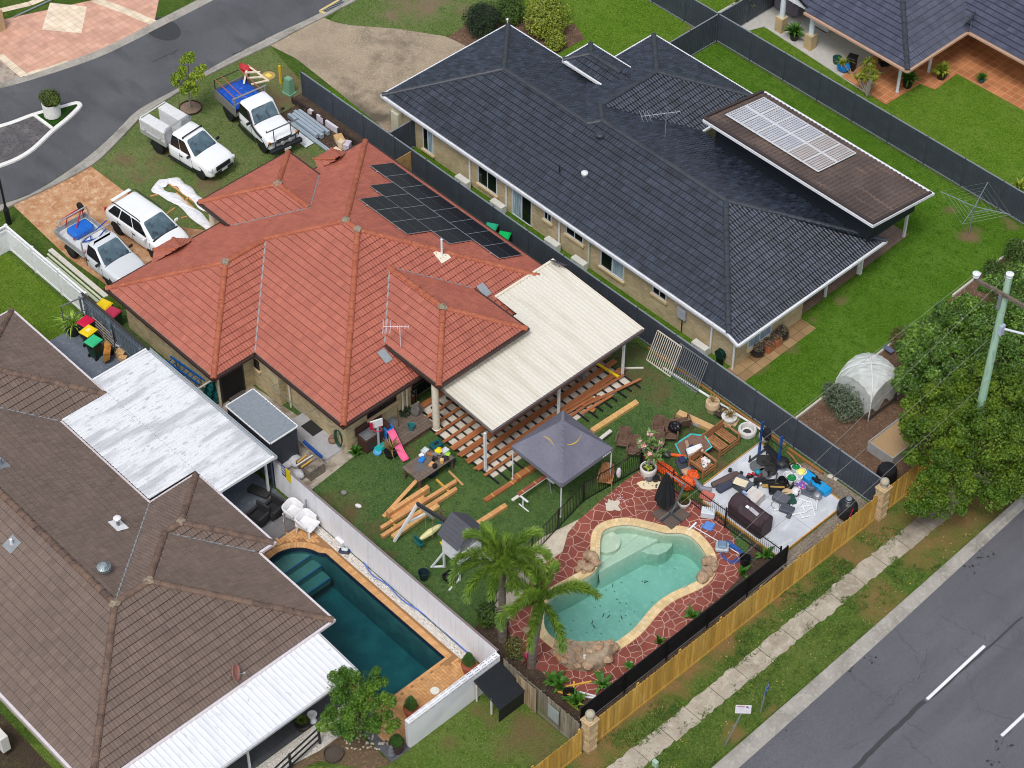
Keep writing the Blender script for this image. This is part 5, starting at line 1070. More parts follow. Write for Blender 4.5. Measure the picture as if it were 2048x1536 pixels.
for k in range(6):MB().box(.0,-10.9+k*2.38-.03,0,.06,-10.9+k*2.38+.03,1.3).build("post",BF,t)
q=G(18,447);t=thing("street_lamp","black street lamp post at the left edge by the white front fence","street lamp",(*q,0));b=MB();b.lathe([(.14,0),(.14,.9),(.1,1.0),(.06,1.15),(.055,4.2),(.05,4.3)],n=14);b.build("pole",BLACKP,t);MB().lathe([(.06,4.3),(.2,4.5),(.24,4.9),(.08,5.05),(0,5.1)],n=12).build("lantern",BLACKP,t)
PX=Vector((*G(1929,955),0));HP=12.6
def hz(px,py):
 best=min((abs((lambda v:768-(v.dot(UP)/v.dot(FW))*CF*2048)(Vector((PX.x,PX.y,z/20))-CPOS)-py),z/20)for z in range(0,400));return best[1]
HP=hz(2014,556)
t=thing("power_pole","tall pale green timber power pole rising out of the big tree","power pole",tuple(PX));
b=MB();b.tube([(0,0,z)for z in[HP*i/12 for i in range(13)]],.2,12,True,.14);b.build("pole",mat("pole_timber",srgb(150,184,160),[(1.5,srgb(170,198,176),.45,.7,4,(1,1,.2)),(5,srgb(116,150,128),.55,.75,4,(1,1,.15)),(1.2,srgb(92,120,104),.62,.7,3)],.85),t)
ca=Vector((1,.06,0)).normalized();zc_=HP-.75;b=MB();b.beam(-ca*1.35+Vector((0,-.2,zc_)),ca*1.9+Vector((0,-.2,zc_)),.12,.13);b.build("crossarm",mat("crossarm_timber",srgb(112,100,90),[(6,srgb(84,74,66),.45,.7,4)],.9),t)
MB().box(-.12,-.28,zc_-.8,.0,-.15,zc_).build("brace",GREYST,t)
INS=simple("white_insulator",224,228,234,.25)
for p in(-ca*1.3+Vector((0,-.2,zc_+.08)),Vector((0,0,HP)),ca*1.5+Vector((0,-.2,zc_+.08))):
 b=MB();b.lathe([(.05,0),(.13,.04),(.14,.09),(.05,.11),(.04,.14),(.155,.17),(.165,.22),(.06,.25),(.03,.29),(0,.3)],tuple(p),16);b.build("insulator",INS,t)
zl_=hz(1993,655);b=MB();b.tube([(.1,.05,zl_),(1.4,.55,zl_+.1),(2.6,1.0,zl_+.1)],.05,8);b.build("lamp_arm",simple("arm_white",206,212,220,.4),t);MB().box(.1,-.12,zl_-.25,.26,.12,zl_+.25).build("bracket",simple("bracket_blue",170,180,200,.5),t)
WIRE=simple("wire",140,138,134,.6,.2)
def wire(label,p,q,sag=.5,r=.008):
 p,q=Vector(p),Vector(q);b=MB();b.tube([p.lerp(q,i/24)-Vector((0,0,sag*4*(i/24)*(1-i/24)))for i in range(25)],r,4);tag(b.build("power_line",WIRE),label,"power line","power lines from the pole")
def ray_y(px,py,y):
 d=FW+RT*((px-1024)/2048/CF)-UP*((py-768)/2048/CF);return CPOS+d*((y-CPOS.y)/d.y)
for lab,hp,end,yy in(("power line from the left end of the crossarm, nearest the garden",PX-ca*1.3+Vector((0,-.2,zc_+.35)),(640,1536),-16),("power line from the top of the pole crossing the pool",PX+Vector((0,0,HP+.3)),(960,1545),-12),("lower power line crossing behind the pole over the bottom lawn",PX+Vector((-.3,0,HP-3.6)),(940,1560),-14.5)):
 e=ray_y(*end,yy);e2=e+(e-hp)*.6;wire(lab,hp,e2,.6)
e=ray_y(1065,1560,-13);wire("lowest power line nearest the yellow paling fence",PX+Vector((.15,0,HP-5.5)),e+(e-(PX+Vector((.15,0,HP-5.5))))*.5,.5)
# ================= VEHICLES (local +x is the front) =================
def paint(nm,c,rough=.25):return mat(nm,c,[(2,tuple(x*.96 for x in c),.4,.7,3)],rough,spec=.5)
CARW=paint("white_car_paint",srgb(232,234,236));CARS=paint("silver_car_paint",srgb(206,210,214),.22)
TYRE=simple("tyre_rubber",28,28,30,.85);RIMS=simple("steel_rim",140,142,146,.4,.6);RIMD=simple("dark_rim",44,45,50,.4,.4)
WSG=mat("windscreen_glass",srgb(74,96,108),[(1.3,srgb(108,130,140),.45,.7,3),(3,srgb(48,60,70),.52,.7,3)],.07,spec=.8);SIDEG=mat("tinted_glass",srgb(18,20,24),rough=.08,spec=.6)
TRIM=simple("black_trim",30,31,34,.55);LAMP=simple("headlight",206,210,214,.15);TAIL=simple("tail_light",168,20,26,.25);PLATE=simple("plate_white",228,228,224,.5);TRAYA=simple("tray_alloy",176,178,178,.5,.35);AMB=simple("amber_lens",214,128,40,.3)
def section(x,zb,zbelt,hw,zt,hwt):
 half=[(hw*.88,zb),(hw*.98,zb+.08),(hw,(zb+zbelt)/2),(hw*.995,zbelt),(hw*.95,zbelt+(zt-zbelt)*.5),(hwt,zt-.015),(hwt*.55,zt),]
 return[(x,-y,z)for y,z in half]+[(x,0,zt+.012)]+[(x,y,z)for y,z in half[::-1]]+[(x,0,zb)]
def lerp4(q,u,v):
 a,b_,c_,d=(Vector(p)for p in q);return a.lerp(b_,u).lerp(d.lerp(c_,u),v)
def panel(b,q,u0,u1,v0,v1,off,cen=(0,0,1.2)):
 p=[lerp4(q,u,v)for u,v in((u0,v0),(u1,v0),(u1,v1),(u0,v1))];n=(p[1]-p[0]).cross(p[3]-p[0]).normalized()
 if n.dot(sum(p,Vector())/4-Vector(cen))<0:n=-n
 r=[]
 for(u,v)in((u0+.06*(u1-u0),v0),(u1-.06*(u1-u0),v0),(u1,v0+.1*(v1-v0)),(u1,v1-.1*(v1-v0)),(u1-.06*(u1-u0),v1),(u0+.06*(u1-u0),v1),(u0,v1-.1*(v1-v0)),(u0,v0+.1*(v1-v0))):r.append(lerp4(q,u,v))
 b.loft([[tuple(x+n*(off-.02))for x in r],[tuple(x+n*off)for x in r]],True,True)
def wheel(root,x,y,r,rim,w_=.22):
 t=MB().T((x,y,r),0,R(90));t.lathe([(r*.62,-w_/2),(r*.93,-w_/2),(r,-w_*.3),(r,w_*.3),(r*.93,w_/2),(r*.62,w_/2)],n=22);o=t.build("wheel",TYRE,root)
 b=MB().T((x,y,r),0,R(90));b.lathe([(r*.64,-w_*.42),(r*.6,-w_*.5),(r*.5,-w_*.38),(r*.2,-w_*.44),(0,-w_*.46)],n=18,cap=False);b.lathe([(r*.64,w_*.42),(r*.6,w_*.5),(r*.5,w_*.38),(r*.2,w_*.44),(0,w_*.46)],n=18,cap=False)
 b.build("rim",rim,o,smooth=True)
 return o
def vehicle(name,label,cat,contact_f,contact_r,wb,track,body,cabin,pm,rim,wr=.38,side_split=(.48,),lamp_x=None,arch=True,rear_glass=True,group=None,fsc=.8,cbev=.06):
 f,r_=Vector(G(*contact_f)),Vector(G(*contact_r));d=(f-r_).normalized();rz=math.atan2(d.y,d.x);nrm=Vector((-d.y,d.x));mid=(f+r_)/2+nrm*(track/2+.02)
 t=thing(name,label,cat,(mid.x,mid.y,0),rz,group)
 body=[((s_[0]if s_[0]<1.5 else 1.5+(s_[0]-1.5)*fsc),)+s_[1:]for s_ in body]
 b=MB();b.loft([section(*s_)for s_ in body],True,True);b.build("body",pm,t,smooth=True,sub=1)
 (bx0,bx1,bh,zb_),(tx0,tx1,th,zt_)=cabin
 def ring(x0,x1,h,z,c_=.09):return[(x0+c_,-h,z),(x1-c_,-h,z),(x1,-h+c_,z),(x1,h-c_,z),(x1-c_,h,z),(x0+c_,h,z),(x0,h-c_,z),(x0,-h+c_,z)]
 b=MB();b.loft([ring(bx0,bx1,bh,zb_-.06),ring(bx0,bx1,bh,zb_),ring(bx0+(tx0-bx0)*.93,bx1+(tx1-bx1)*.93,bh+(th-bh)*.93,zb_+(zt_-zb_)*.93),ring(tx0+.02,tx1-.05,th-.04,zt_-.005),ring(tx0+.2,tx1-.25,th-.25,zt_+.012)],True,True)
 b.build("cabin",pm,t,smooth=True,bevel=cbev)
 F_=((bx1,-bh,zb_),(bx1,bh,zb_),(tx1,th,zt_),(tx1,-th,zt_));B_=((bx0,-bh,zb_),(bx0,bh,zb_),(tx0,th,zt_),(tx0,-th,zt_))
 b=MB();panel(b,F_,.07,.93,.03,.93,.012);b.build("windscreen",WSG,t)
 b=MB();panel(b,F_,.05,.95,-.03,.05,.016);b.build("cowl",TRIM,t)
 if rear_glass:b=MB();panel(b,B_,.12,.88,.25,.88,.012);b.build("rear_window",SIDEG,t)
 for sgn in(-1,1):
  S_=((bx0,sgn*bh,zb_),(bx1,sgn*bh,zb_),(tx1,sgn*th,zt_),(tx0,sgn*th,zt_));cuts=[.05]+list(side_split)+[.93]
  for k in range(len(cuts)-1):
   b=MB();panel(b,S_,cuts[k]+.012,cuts[k+1]-.012,.1,.88,.012);b.build("side_window",SIDEG,t)
 for sgn in(-1,1):
  b=MB();hw=max(s_[3]for s_ in body);dx=[cabin[0][1]-.12]+[cabin[0][0]+(cabin[0][1]-.12-cabin[0][0])*c_ for c_ in(side_split or(.05,))]
  for x in dx:b.box(x-.008,min(sgn*(hw-.02),sgn*(hw+.003)),.42,x+.008,max(sgn*(hw-.02),sgn*(hw+.003)),.98)
  for x in dx[1:]:b.box(x+.06,min(sgn*hw,sgn*(hw+.03)),.86,x+.24,max(sgn*hw,sgn*(hw+.03)),.9)
  b.build("door_trim",TRIM,t)
 for x in(wb/2,-wb/2):
  for y in(-track/2,track/2):wheel(t,x,y,wr,rim)
  if arch:
   for sgn in(-1,1):
    hw=max(s_[3]for s_ in body)*.985;b=MB();pts=[(x+(wr+.07)*math.cos(a),sgn*(hw+.004),wr+(wr+.07)*math.sin(a))for a in[math.pi*i/10 for i in range(11)]]
    b.loft([[(x,sgn*(hw+.004),wr-.02)]*11,pts,[(p[0],p[1]-sgn*.12,p[2])for p in pts]],False,False,closed=False);b.build("wheel_arch",TRIM,t)
 return t
def mirror(t,x,y,z,m):
 for sg in(-1,1):MB().obox((x,sg*y,z),(.1,.22,.16),0,bev=.03).build("mirror",m,t)
BODY_UTE=[(2.6,.52,.72,.62,.86,.5),(2.56,.42,.76,.76,.96,.62),(2.4,.36,.82,.87,1.03,.74),(2.0,.34,.88,.915,1.09,.8),(1.5,.34,.93,.925,1.13,.83),(1.1,.34,.96,.925,1.15,.85),(.2,.34,.98,.925,1.14,.86),(-.6,.34,.98,.92,1.13,.86),(-.68,.36,.97,.9,1.1,.84)]
def front_bits(t,xf,hwf,zl,grille,lamp=True):
 for sg in(-1,1):MB().obox((xf-.13,sg*(hwf-.13),zl),(.2,.34,.13),sg*-R(28),bev=.03).build("headlight",LAMP,t)
 MB().obox((xf-.0,0,zl-.05),(.08,hwf*1.15,.26),bev=.03).build("grille",grille,t)
 MB().obox((xf+.02,0,zl-.3),(.1,hwf*1.5,.12),bev=.02).build("bumper",TRIM,t);MB().obox((xf+.078,0,zl-.24),(.015,.37,.12)).build("number_plate",PLATE,t)
def side_skirt(t,x0,x1,hw):
 for sg in(-1,1):MB().box(x0,sg*hw-.05,.3,x1,sg*hw+.05,.4,.02).build("side_step",TRIM,t)
 # --- white ute with alloy tool boxes, on the front lawn ---
u=vehicle("white_ute","white extra cab ute with an alloy canopy tray parked on the lawn by the kerb","ute",(403,357),(319,306),3.085,1.55,BODY_UTE,((-.62,1.22,.86,1.08),(-.5,.42,.66,1.76)),CARW,RIMD,.39)
front_bits(u,2.37,.82,.88,TRIM);mirror(u,.98,1.0,1.2,TRIM);side_skirt(u,-.7,1.0,.9)
b=MB();b.beam((.28,-.66,1.84),(.28,.66,1.84),.05,.04);b.box(.25,-.66,1.74,.31,-.6,1.84);b.box(.25,.6,1.74,.31,.66,1.84);b.build("roof_bar",TRIM,u)
b=MB();b.box(-2.62,-.92,.82,-.78,.92,.9);b.box(-2.62,-.93,.9,-.78,-.89,1.1);b.box(-2.62,.89,.9,-.78,.93,1.1);b.build("tray",TRAYA,u)
for sg in(-1,1):
 b=MB();y0,y1=sorted((sg*.3,sg*.9));b.box(-2.55,y0,.9,-.85,y1,1.72,.03);o=b.build("tool_box",simple("alloy_white",222,223,224,.4,.1),u)
 l_=MB()
 for k in range(9):l_.box(-2.5,min(sg*.9,sg*.908),1.18+k*.05,-.9,max(sg*.9,sg*.908),1.2+k*.05)
 l_.build("ribs",TRAYA,o)
 for x in(-2.25,-1.15):MB().box(x-.05,min(sg*.9,sg*.915),1.05,x+.05,max(sg*.9,sg*.915),1.14).build("latch",TRIM,o)
b=MB();b.tube([(-.8,-.88,.9),(-.8,-.88,1.7),(-.8,-.75,1.86),(-.8,.75,1.86),(-.8,.88,1.7),(-.8,.88,.9)],.045,8);b.build("headboard",TRAYA,u)
b=MB();b.tube([(-2.58,-.9,.9),(-2.58,-.9,1.66),(-2.58,-.8,1.76),(-2.58,.8,1.76),(-2.58,.9,1.66),(-2.58,.9,.9)],.035,8);b.build("rear_hoop",simple("alloy_white",222,223,224,.4,.1),u)
for sg in(-1,1):MB().obox((-1.54,sg*.78,.8),(1.0,.26,.05),bev=.02).build("mudguard",TRIM,u)
MB().box(-2.5,-.35,.5,-.7,.35,.82).build("chassis",TRIM,u)
# --- white SUV ---
BS=[(2.28,.5,.7,.6,.82,.5),(2.22,.36,.74,.76,.92,.62),(2.0,.3,.82,.88,1.0,.72),(1.5,.28,.9,.91,1.06,.8),(1.0,.28,.95,.915,1.1,.84),(0,.28,.97,.915,1.12,.85),(-1.4,.28,1.0,.91,1.14,.85),(-2.0,.32,1.0,.88,1.12,.8),(-2.28,.42,.98,.8,1.05,.7),(-2.34,.55,.9,.7,.98,.6)]
f_=Vector(G(305,500));rr=Vector(G(246,473))
su=vehicle("white_suv","white family SUV nosed up to the red roof on the orange driveway","car",(303,513),(246,473),2.7,1.58,BS,((-2.2,1.32,.85,1.06),(-1.6,.4,.65,1.68)),CARW,RIMD,.36,(.3,.62))
for sg in(-1,1):
 MB().tube([(-1.7,sg*.66,1.7),(-1.5,sg*.67,1.76),(.1,sg*.67,1.76),(.35,sg*.66,1.7)],.025,6).build("roof_rail",TRIM,su)
 MB().obox((-2.16,sg*.74,1.02),(.26,.14,.2),0,bev=.03).build("tail_light",TAIL,su)
front_bits(su,2.1,.76,.82,TRIM);mirror(su,.95,1.0,1.12,CARW);MB().obox((-1.86,0,1.66),(.22,1.15,.05),ry=R(-8),bev=.02).build("spoiler",CARW,su)
# --- silver single cab ute ---
BT=[(2.58,.52,.72,.62,.88,.5),(2.53,.42,.76,.76,.96,.64),(2.35,.36,.82,.86,1.02,.76),(1.9,.34,.88,.9,1.07,.8),(1.3,.34,.93,.905,1.1,.83),(.6,.34,.96,.905,1.12,.84),(-.1,.34,.97,.9,1.12,.84),(-.2,.36,.96,.88,1.1,.82)]
si=vehicle("silver_ute","silver single cab ute with a drop side tray carrying a blue tank","ute",(220,572),(149,516),3.0,1.5,BT,((-.16,1.25,.85,1.06),(-.08,.42,.66,1.74)),CARS,RIMS,.36,())
front_bits(si,2.36,.82,.86,TRIM);mirror(si,.95,.98,1.16,TRIM)
b=MB();b.box(-2.55,-.9,.78,-.3,.9,.86);b.build("tray",simple("tray_white",214,216,216,.5),si)
for sg in(-1,1):MB().box(-2.55,min(sg*.88,sg*.92),.86,-.3,max(sg*.88,sg*.92),1.14).build("drop_side",TRAYA,si)
MB().box(-2.58,-.9,.86,-2.54,.9,1.14).build("tailgate",TRAYA,si)
for x,z in((-.32,1.86),(-2.2,1.78)):MB().tube([(x,-.88,.86),(x,-.88,z-.16),(x,-.76,z),(x,.76,z),(x,.88,z-.16),(x,.88,.86)],.04,8).build("ladder_rack",TRAYA,si)
for sg in(-1,1):MB().obox((-1.5,sg*.74,.74),(.9,.26,.04),bev=.015).build("mudguard",TRIM,si)
MB().box(-2.4,-.35,.45,-.2,.35,.78).build("chassis",TRIM,si)
def on(root,p):return root.matrix_basis@Vector(p)if False else(Matrix.Translation(root.location)@Matrix.Rotation(root.rotation_euler.z,4,'Z'))@Vector(p)
def cargo(root,name,label,cat,mb,m,p=(0,0,0),parts=()):
 t=mb.build(name,m);q=on(root,p);t.location=q;t.rotation_euler=(0,0,root.rotation_euler.z);tag(t,label,cat);return t
BLU=simple("blue_plastic",30,104,200,.35)
cargo(si,"water_tank","blue plastic tank lying on the tray of the silver ute","tank",MB().box(-.42,-.62,0,.38,.55,.42,.12),BLU,(-1.75,.1,.87))
t=thing("site_sprayer","red framed pump with a black wheel hanging off the silver ute's tray","pump",tuple(on(si,(-2.35,.35,.9))),si.rotation_euler.z)
MB().T((-.15,.35,.75),0,R(90)).lathe([(.1,-.07),(.22,-.07),(.24,0),(.22,.07),(.1,.07)],n=18).build("wheel",TYRE,t)
REDM=simple("red_steel",176,24,44,.5);b=MB();b.tube([(-.2,-.6,.05),(-.1,-.5,.6),(.1,.3,.75)],.03,6);b.tube([(-.2,.45,0),(-.15,.4,.8)],.03,6);b.tube([(.9,-.95,.1),(.1,.2,.8)],.035,6);b.tube([(-.35,-.7,.45),(-.3,.3,.55)],.03,6);b.build("frame",REDM,t)
t=thing("trestle","folded blue metal trestle behind the cab of the silver ute","trestle",tuple(on(si,(-.75,.1,.88))),si.rotation_euler.z);b=MB()
for(p,q_)in(((-.4,-.5,.05),(.3,.3,.25)),((-.2,-.2,.08),(.25,.55,.2)),((-.45,.1,.1),(.2,-.3,.3)),((.1,-.7,.5),(.1,.8,.95)),((.0,.2,.1),(-.1,.8,.3))):b.beam(p,q_,.05,.04)
b.build("legs",simple("blue_steel",34,78,168,.45),t)
cargo(si,"plastic_cup","small pink lid at the near front corner of the silver ute's tray","lid",MB().lathe([(.1,0),(.11,.1),(0,.11)],n=14),simple("pink",226,170,176,.5),(-.55,-.7,.87))
# --- white 4x4 tray truck with blue tarp ---
BL=[(2.42,.55,.8,.74,1.02,.62),(2.38,.48,.82,.82,1.1,.72),(2.1,.46,.9,.86,1.16,.76),(1.5,.46,.96,.87,1.2,.77),(.85,.46,1.0,.87,1.23,.78),(.6,.46,1.02,.87,1.24,.8),(-.5,.46,1.04,.865,1.24,.8),(-.58,.48,1.0,.85,1.2,.8)]
lc=vehicle("white_truck","boxy white four wheel drive truck with a bull bar and blue tarped tray","truck",(524,300),(464,243),3.18,1.5,BL,((-.52,.86,.83,1.2),(-.46,.42,.74,1.92)),CARW,simple("sand_rim",176,164,140,.5),.42,(),fsc=1.0,cbev=.025)
mirror(lc,.75,1.02,1.36,TRIM);side_skirt(lc,-.6,.9,.86)
for sg in(-1,1):MB().obox((2.4,sg*.6,.98),(.1,.2,.16),bev=.02).build("headlight",LAMP,lc);MB().obox((2.36,sg*.79,1.0),(.14,.12,.16),bev=.02).build("indicator",AMB,lc)
MB().obox((2.42,0,.98),(.06,.9,.2),bev=.02).build("grille",TRIM,lc)
b=MB();b.box(2.46,-.92,.52,2.72,.92,.78,.05);b.tube([(2.55,-.62,.7),(2.6,-.58,1.12),(2.6,.58,1.12),(2.55,.62,.7)],.04,8);b.tube([(2.3,-.9,.75),(2.45,-.9,1.1),(2.58,-.55,1.12)],.03,6);b.tube([(2.3,.9,.75),(2.45,.9,1.1),(2.58,.55,1.12)],.03,6);b.build("bull_bar",simple("bar_black",38,40,44,.45),lc)
for sg in(-1,1):MB().T((2.66,sg*.22,1.0),0,0,R(90)).lathe([(.02,-.05),(.1,-.03),(.12,.03),(.1,.05),(0,.05)],n=14).build("spotlight",simple("lamp_chrome",196,200,204,.2,.4),lc)
MB().box(2.73,-.19,.5,2.745,.19,.64).build("number_plate",PLATE,lc)
b=MB();b.tube([(2.4,-.55,1.1),(2.4,-.55,1.8)],.03,6);b.tube([(2.4,.45,1.1),(2.4,.45,1.8)],.03,6);b.tube([(2.4,-.95,1.8),(2.4,.95,1.8)],.035,6);b.tube([(2.4,-.95,1.8),(2.4,-.95,1.92)],.03,6);b.build("load_rack",simple("rack_steel",120,122,124,.4,.5),lc)
b=MB();b.tube([(1.7,-.88,1.0),(1.3,-.92,1.12),(.9,-.9,1.25),(.5,-.84,1.9)],.055,8);b.build("snorkel",TRIM,lc)
for y in(-.35,.2):MB().tube([(.86,y,1.24),(.66,y-.1,1.62)],.012,4).build("wiper",TRIM,lc)
TG=simple("tray_grey",132,130,124,.6,.2)
MB().box(-2.62,-.95,.86,-.66,.95,.95).build("tray",TG,lc)
for sg in(-1,1):
 b=MB()
 for k in range(3):b.box(-2.62,min(sg*.93,sg*.97),.97+k*.17,-.66,max(sg*.93,sg*.97),1.12+k*.17)
 b.build("tray_side",TG,lc)
MB().box(-2.66,-.93,.95,-2.62,.93,1.45).build("tailgate",TG,lc)
b=MB();b.tube([(-.68,-.9,.95),(-.68,-.9,1.95)],.035,6);b.tube([(-.68,.9,.95),(-.68,.9,1.95)],.035,6);b.tube([(-.68,-1.0,1.97),(-.68,1.0,1.97)],.045,6);b.tube([(-.68,-.9,1.6),(-.68,.9,1.6)],.03,6);b.build("headboard",simple("rack_grey",150,150,150,.5,.3),lc)
b=MB();b.tube([(-2.6,-.9,.95),(-2.6,-.9,1.95)],.03,6);b.tube([(-2.6,.9,.95),(-2.6,.9,1.95)],.03,6);b.tube([(-2.6,-.95,1.97),(-2.6,.95,1.97)],.03,6);b.build("rear_rack",simple("rack_dark",70,66,60,.6,.3),lc)
for y in(-.85,-.45,.6):MB().tube([(-2.6,y,2.0),(-.68,y,2.0)],.025,6).build("rack_bar",simple("rust_bar",168,100,66,.7),lc)
for sg in(-1,1):MB().obox((-1.6,sg*.76,.8),(1.0,.28,.05),bev=.02).build("mudguard",TRIM,lc)
MB().box(-2.5,-.35,.5,-.6,.35,.86).build("chassis",TRIM,lc)
rdt=random.Random(4);b=MB();nx,ny=14,14;rows=[]
for i in range(nx+1):
 rows.append([(-2.72+2.0*i/nx,-.9+1.8*j/ny,(1.25 if j not in(0,ny)else 1.05)+.34*math.sin(math.pi*i/nx)*math.sin(math.pi*j/ny)+rdt.uniform(-.035,.035))for j in range(ny+1)])
b.loft(rows,False,False,closed=False);cargo(lc,"blue_tarp","crumpled blue tarp over the load of the boxy white truck","tarp",b,simple("tarp_blue",18,82,186,.45))
t=thing("ladder_stack","cream timber trestles leaning over the tray of the boxy white truck","trestle",tuple(on(lc,(-1.4,.75,1.2))),lc.rotation_euler.z);b=MB()
for(p,q_)in(((-1.1,.3,.9),(.5,.55,.75)),((-.9,.0,.7),(-.3,.55,.85)),((-.5,-.1,.65),(.1,.5,.8)),((0,-.2,.6),(.4,.5,.75)),((-1.1,.3,.9),(-.6,-.3,.3))):b.beam(p,q_,.09,.06)
b.build("rails",simple("cream_timber",220,206,184,.7),t)
t=thing("concrete_mixer","red barrow tub standing on end at the back of the boxy white truck","barrow",tuple(on(lc,(-2.35,.9,1.0))),lc.rotation_euler.z+R(30));MB().T((-.2,.1,.75),0,R(-55)).lathe([(.1,-.1),(.3,0),(.42,.25),(.44,.27),(.4,.26),(.28,.03),(.08,-.06)],n=16,cap=False).build("tub",simple("barrow_red",186,54,56,.5),t);b=MB();b.beam((-.2,0,0),(-.1,.05,.9),.06,.06);b.beam((.05,.1,0),(0,.1,1.0),.06,.06);b.build("handle",simple("barrow_wood",120,92,76,.8),t)
# ================= YARD OBJECTS =================
def T_(name,label,cat,loc,rz=0.0,parts=(),group=None,sc=None):
 t=thing(name,label,cat,tuple(loc)if len(loc)==3 else(loc[0],loc[1],0),rz,group)
 for pn,mb,m in parts:mb.build(pn,m,t,smooth=getattr(mb,"sm",False))
 return t
def O_(name,label,cat,loc,mb,m,rz=0.0,group=None,**kw):
 o=mb.build(name,m,**kw);o.location=tuple(loc)if len(loc)==3 else(loc[0],loc[1],0);o.rotation_euler=(0,0,rz);return tag(o,label,cat,group)
def px18(a,b):return(690+a/6.4,800+b/6.4)
def px4(a,b):return(740+a/6.4,940+b/6.4)
def px12(a,b):return(1200+a/6.4,780+b/6.4)
def px3(a,b):return(1400+a/6.4,870+b/6.4)
def px15(a,b):return(1240+a/6.4,920+b/6.4)
def px20(a,b):return(120+a/6.4,580+b/6.4)
def px21(a,b):return(440+a/6.4,720+b/6.4)
MERB=mat("merbau_board",srgb(168,106,66),[(1.2,srgb(150,88,52),.42,.66,4,(3,.4,1)),(9,srgb(186,126,84),.55,.75,4,(3,.3,1))],.65,island=.13)
OREG=mat("oregon_timber",srgb(204,152,100),[(1.4,srgb(188,132,82),.42,.66,4),(10,srgb(220,174,124),.55,.75,4)],.7,island=.08)
PINEY=simple("yellow_pine",214,164,70,.7);WHTB=simple("white_board",212,208,198,.7);TEAK=mat("teak_slat",srgb(160,112,74),[(6,srgb(138,92,58),.42,.66,4),(20,srgb(180,134,96),.55,.75,3)],.7,island=.1);DKW=mat("dark_stained_wood",srgb(108,84,70),[(7,srgb(88,66,55),.42,.66,4)],.7,island=.12)
GREYW=mat("grey_weathered_wood",srgb(112,98,88),[(6,srgb(92,80,72),.42,.66,4,(.4,3,1)),(20,srgb(134,120,108),.55,.75,3)],.85,island=.1)
TEALP=simple("teal_plastic",24,164,162,.4);PINKP=simple("pink_plastic",236,106,150,.4);BLUEP=simple("blue_plastic2",40,124,206,.4);LBLUE=simple("light_blue_plastic",96,176,226,.4);YELP=simple("yellow_plastic",238,204,20,.4);REDP=simple("red_plastic",200,22,66,.4);GRNP=simple("green_plastic",30,170,96,.4);BING=simple("bin_green",28,62,46,.55);GREYP=simple("grey_plastic",120,124,130,.5);CLEARP=simple("frosted_plastic",200,208,214,.3);ORNG=simple("orange_plastic",226,96,34,.5);TERRA=simple("terracotta_pot",166,92,70,.8);CREAMC=simple("cream_ceramic",206,180,146,.5);WHTC=simple("white_ceramic",220,218,212,.4);SOILM=simple("pot_soil",70,52,40,.95);BRNP=simple("brown_plastic",74,50,42,.6);DKGRY=simple("charcoal_plastic",62,66,74,.5);TEALD=simple("dark_teal",14,82,88,.5);CARD=simple("cardboard",200,162,114,.85)
# --- deck under construction ---
t=thing("timber_deck","half laid timber deck with black steel joists over a concrete slab beside the patio posts","deck",(1.6,-.2,0))
b=MB()
y=-4.62
while y<4.4:b.box(-1.3,y-.025,.1,4.15+.1*math.sin(y*7),y+.025,.19);y+=.451
under(b.build("joists",simple("joist_black",34,36,40,.5)),t)
under(MB().prism([(-1.85,-4.5),(3.62,-4.5),(3.62,4.0),(-1.85,4.0)],0,.05).build("slab",mat("deck_slab",srgb(214,206,192),[(1.2,srgb(194,184,168),.45,.7,5),(9,srgb(172,160,142),.6,.8,3)],.9)),t)
rdk=random.Random(9);b=MB()
for(x0,n_,ya,yb)in((-1.75,2,-4.3,4.0),(-1.0,1,-4.5,1.0),(-.45,1,-4.6,4.0),(.05,1,-4.7,3.9),(.62,1,-4.72,4.1),(1.1,2,-4.8,4.2),(1.62,2,-4.78,4.3),(2.12,2,-4.8,4.3),(2.72,2,-4.8,4.25),(3.3,1,-4.78,2.4)):
 for k in range(n_):
  xa=x0+k*.145;yy=ya+rdk.uniform(-.08,.05);b.box(xa,yy,.19,xa+.138,yb+rdk.uniform(-.2,.1),.215)
for k in range(11):b.box(.1+k*.145+(.0),2.1+rdk.uniform(-.3,.4),.191 if k not in(4,5,7,8)else.2155,.1+k*.145+.138,4.25,.2145 if k not in(4,5,7,8)else.239)
for(xa,ya,xb,yb)in((3.0,.6,3.2,3.9),(3.35,1.2,3.9,4.3),(3.62,.8,3.75,2.6),(3.1,-.4,3.25,1.9)):b.beam((xa,ya,.25),(xb,yb,.25),.135,.022)
under(b.build("boards",MERB),t)
O_("offcut","small pink brown timber offcut lying between the deck joists and the grass","offcut",(*G(1183,825),.2),MB().obox((0,0,0),(.3,.25,.02),.3),MERB)
O_("yellow_level","long yellow spirit level lying on the deck near the corner patio post","level",(*G(1208,737,.27),.27),MB().box(-.85,-.05,0,.85,.05,.08),YELP,R(5))
O_("white_batten","white batten lying on the grass beyond the corner patio post","batten",(*G(1267,738),.03),MB().box(-.45,-.04,0,.45,.04,.06),WHTB,R(48))
b=MB();b.box(-.12,-.06,0,.12,.06,.25);b.lathe([(.03,.2),(.03,.45)],(0,0,0),8);O_("circular_saw","grey tool standing on the deck boards under the patio edge","tool",(*G(1165,758,.22),.22),b,GREYP)
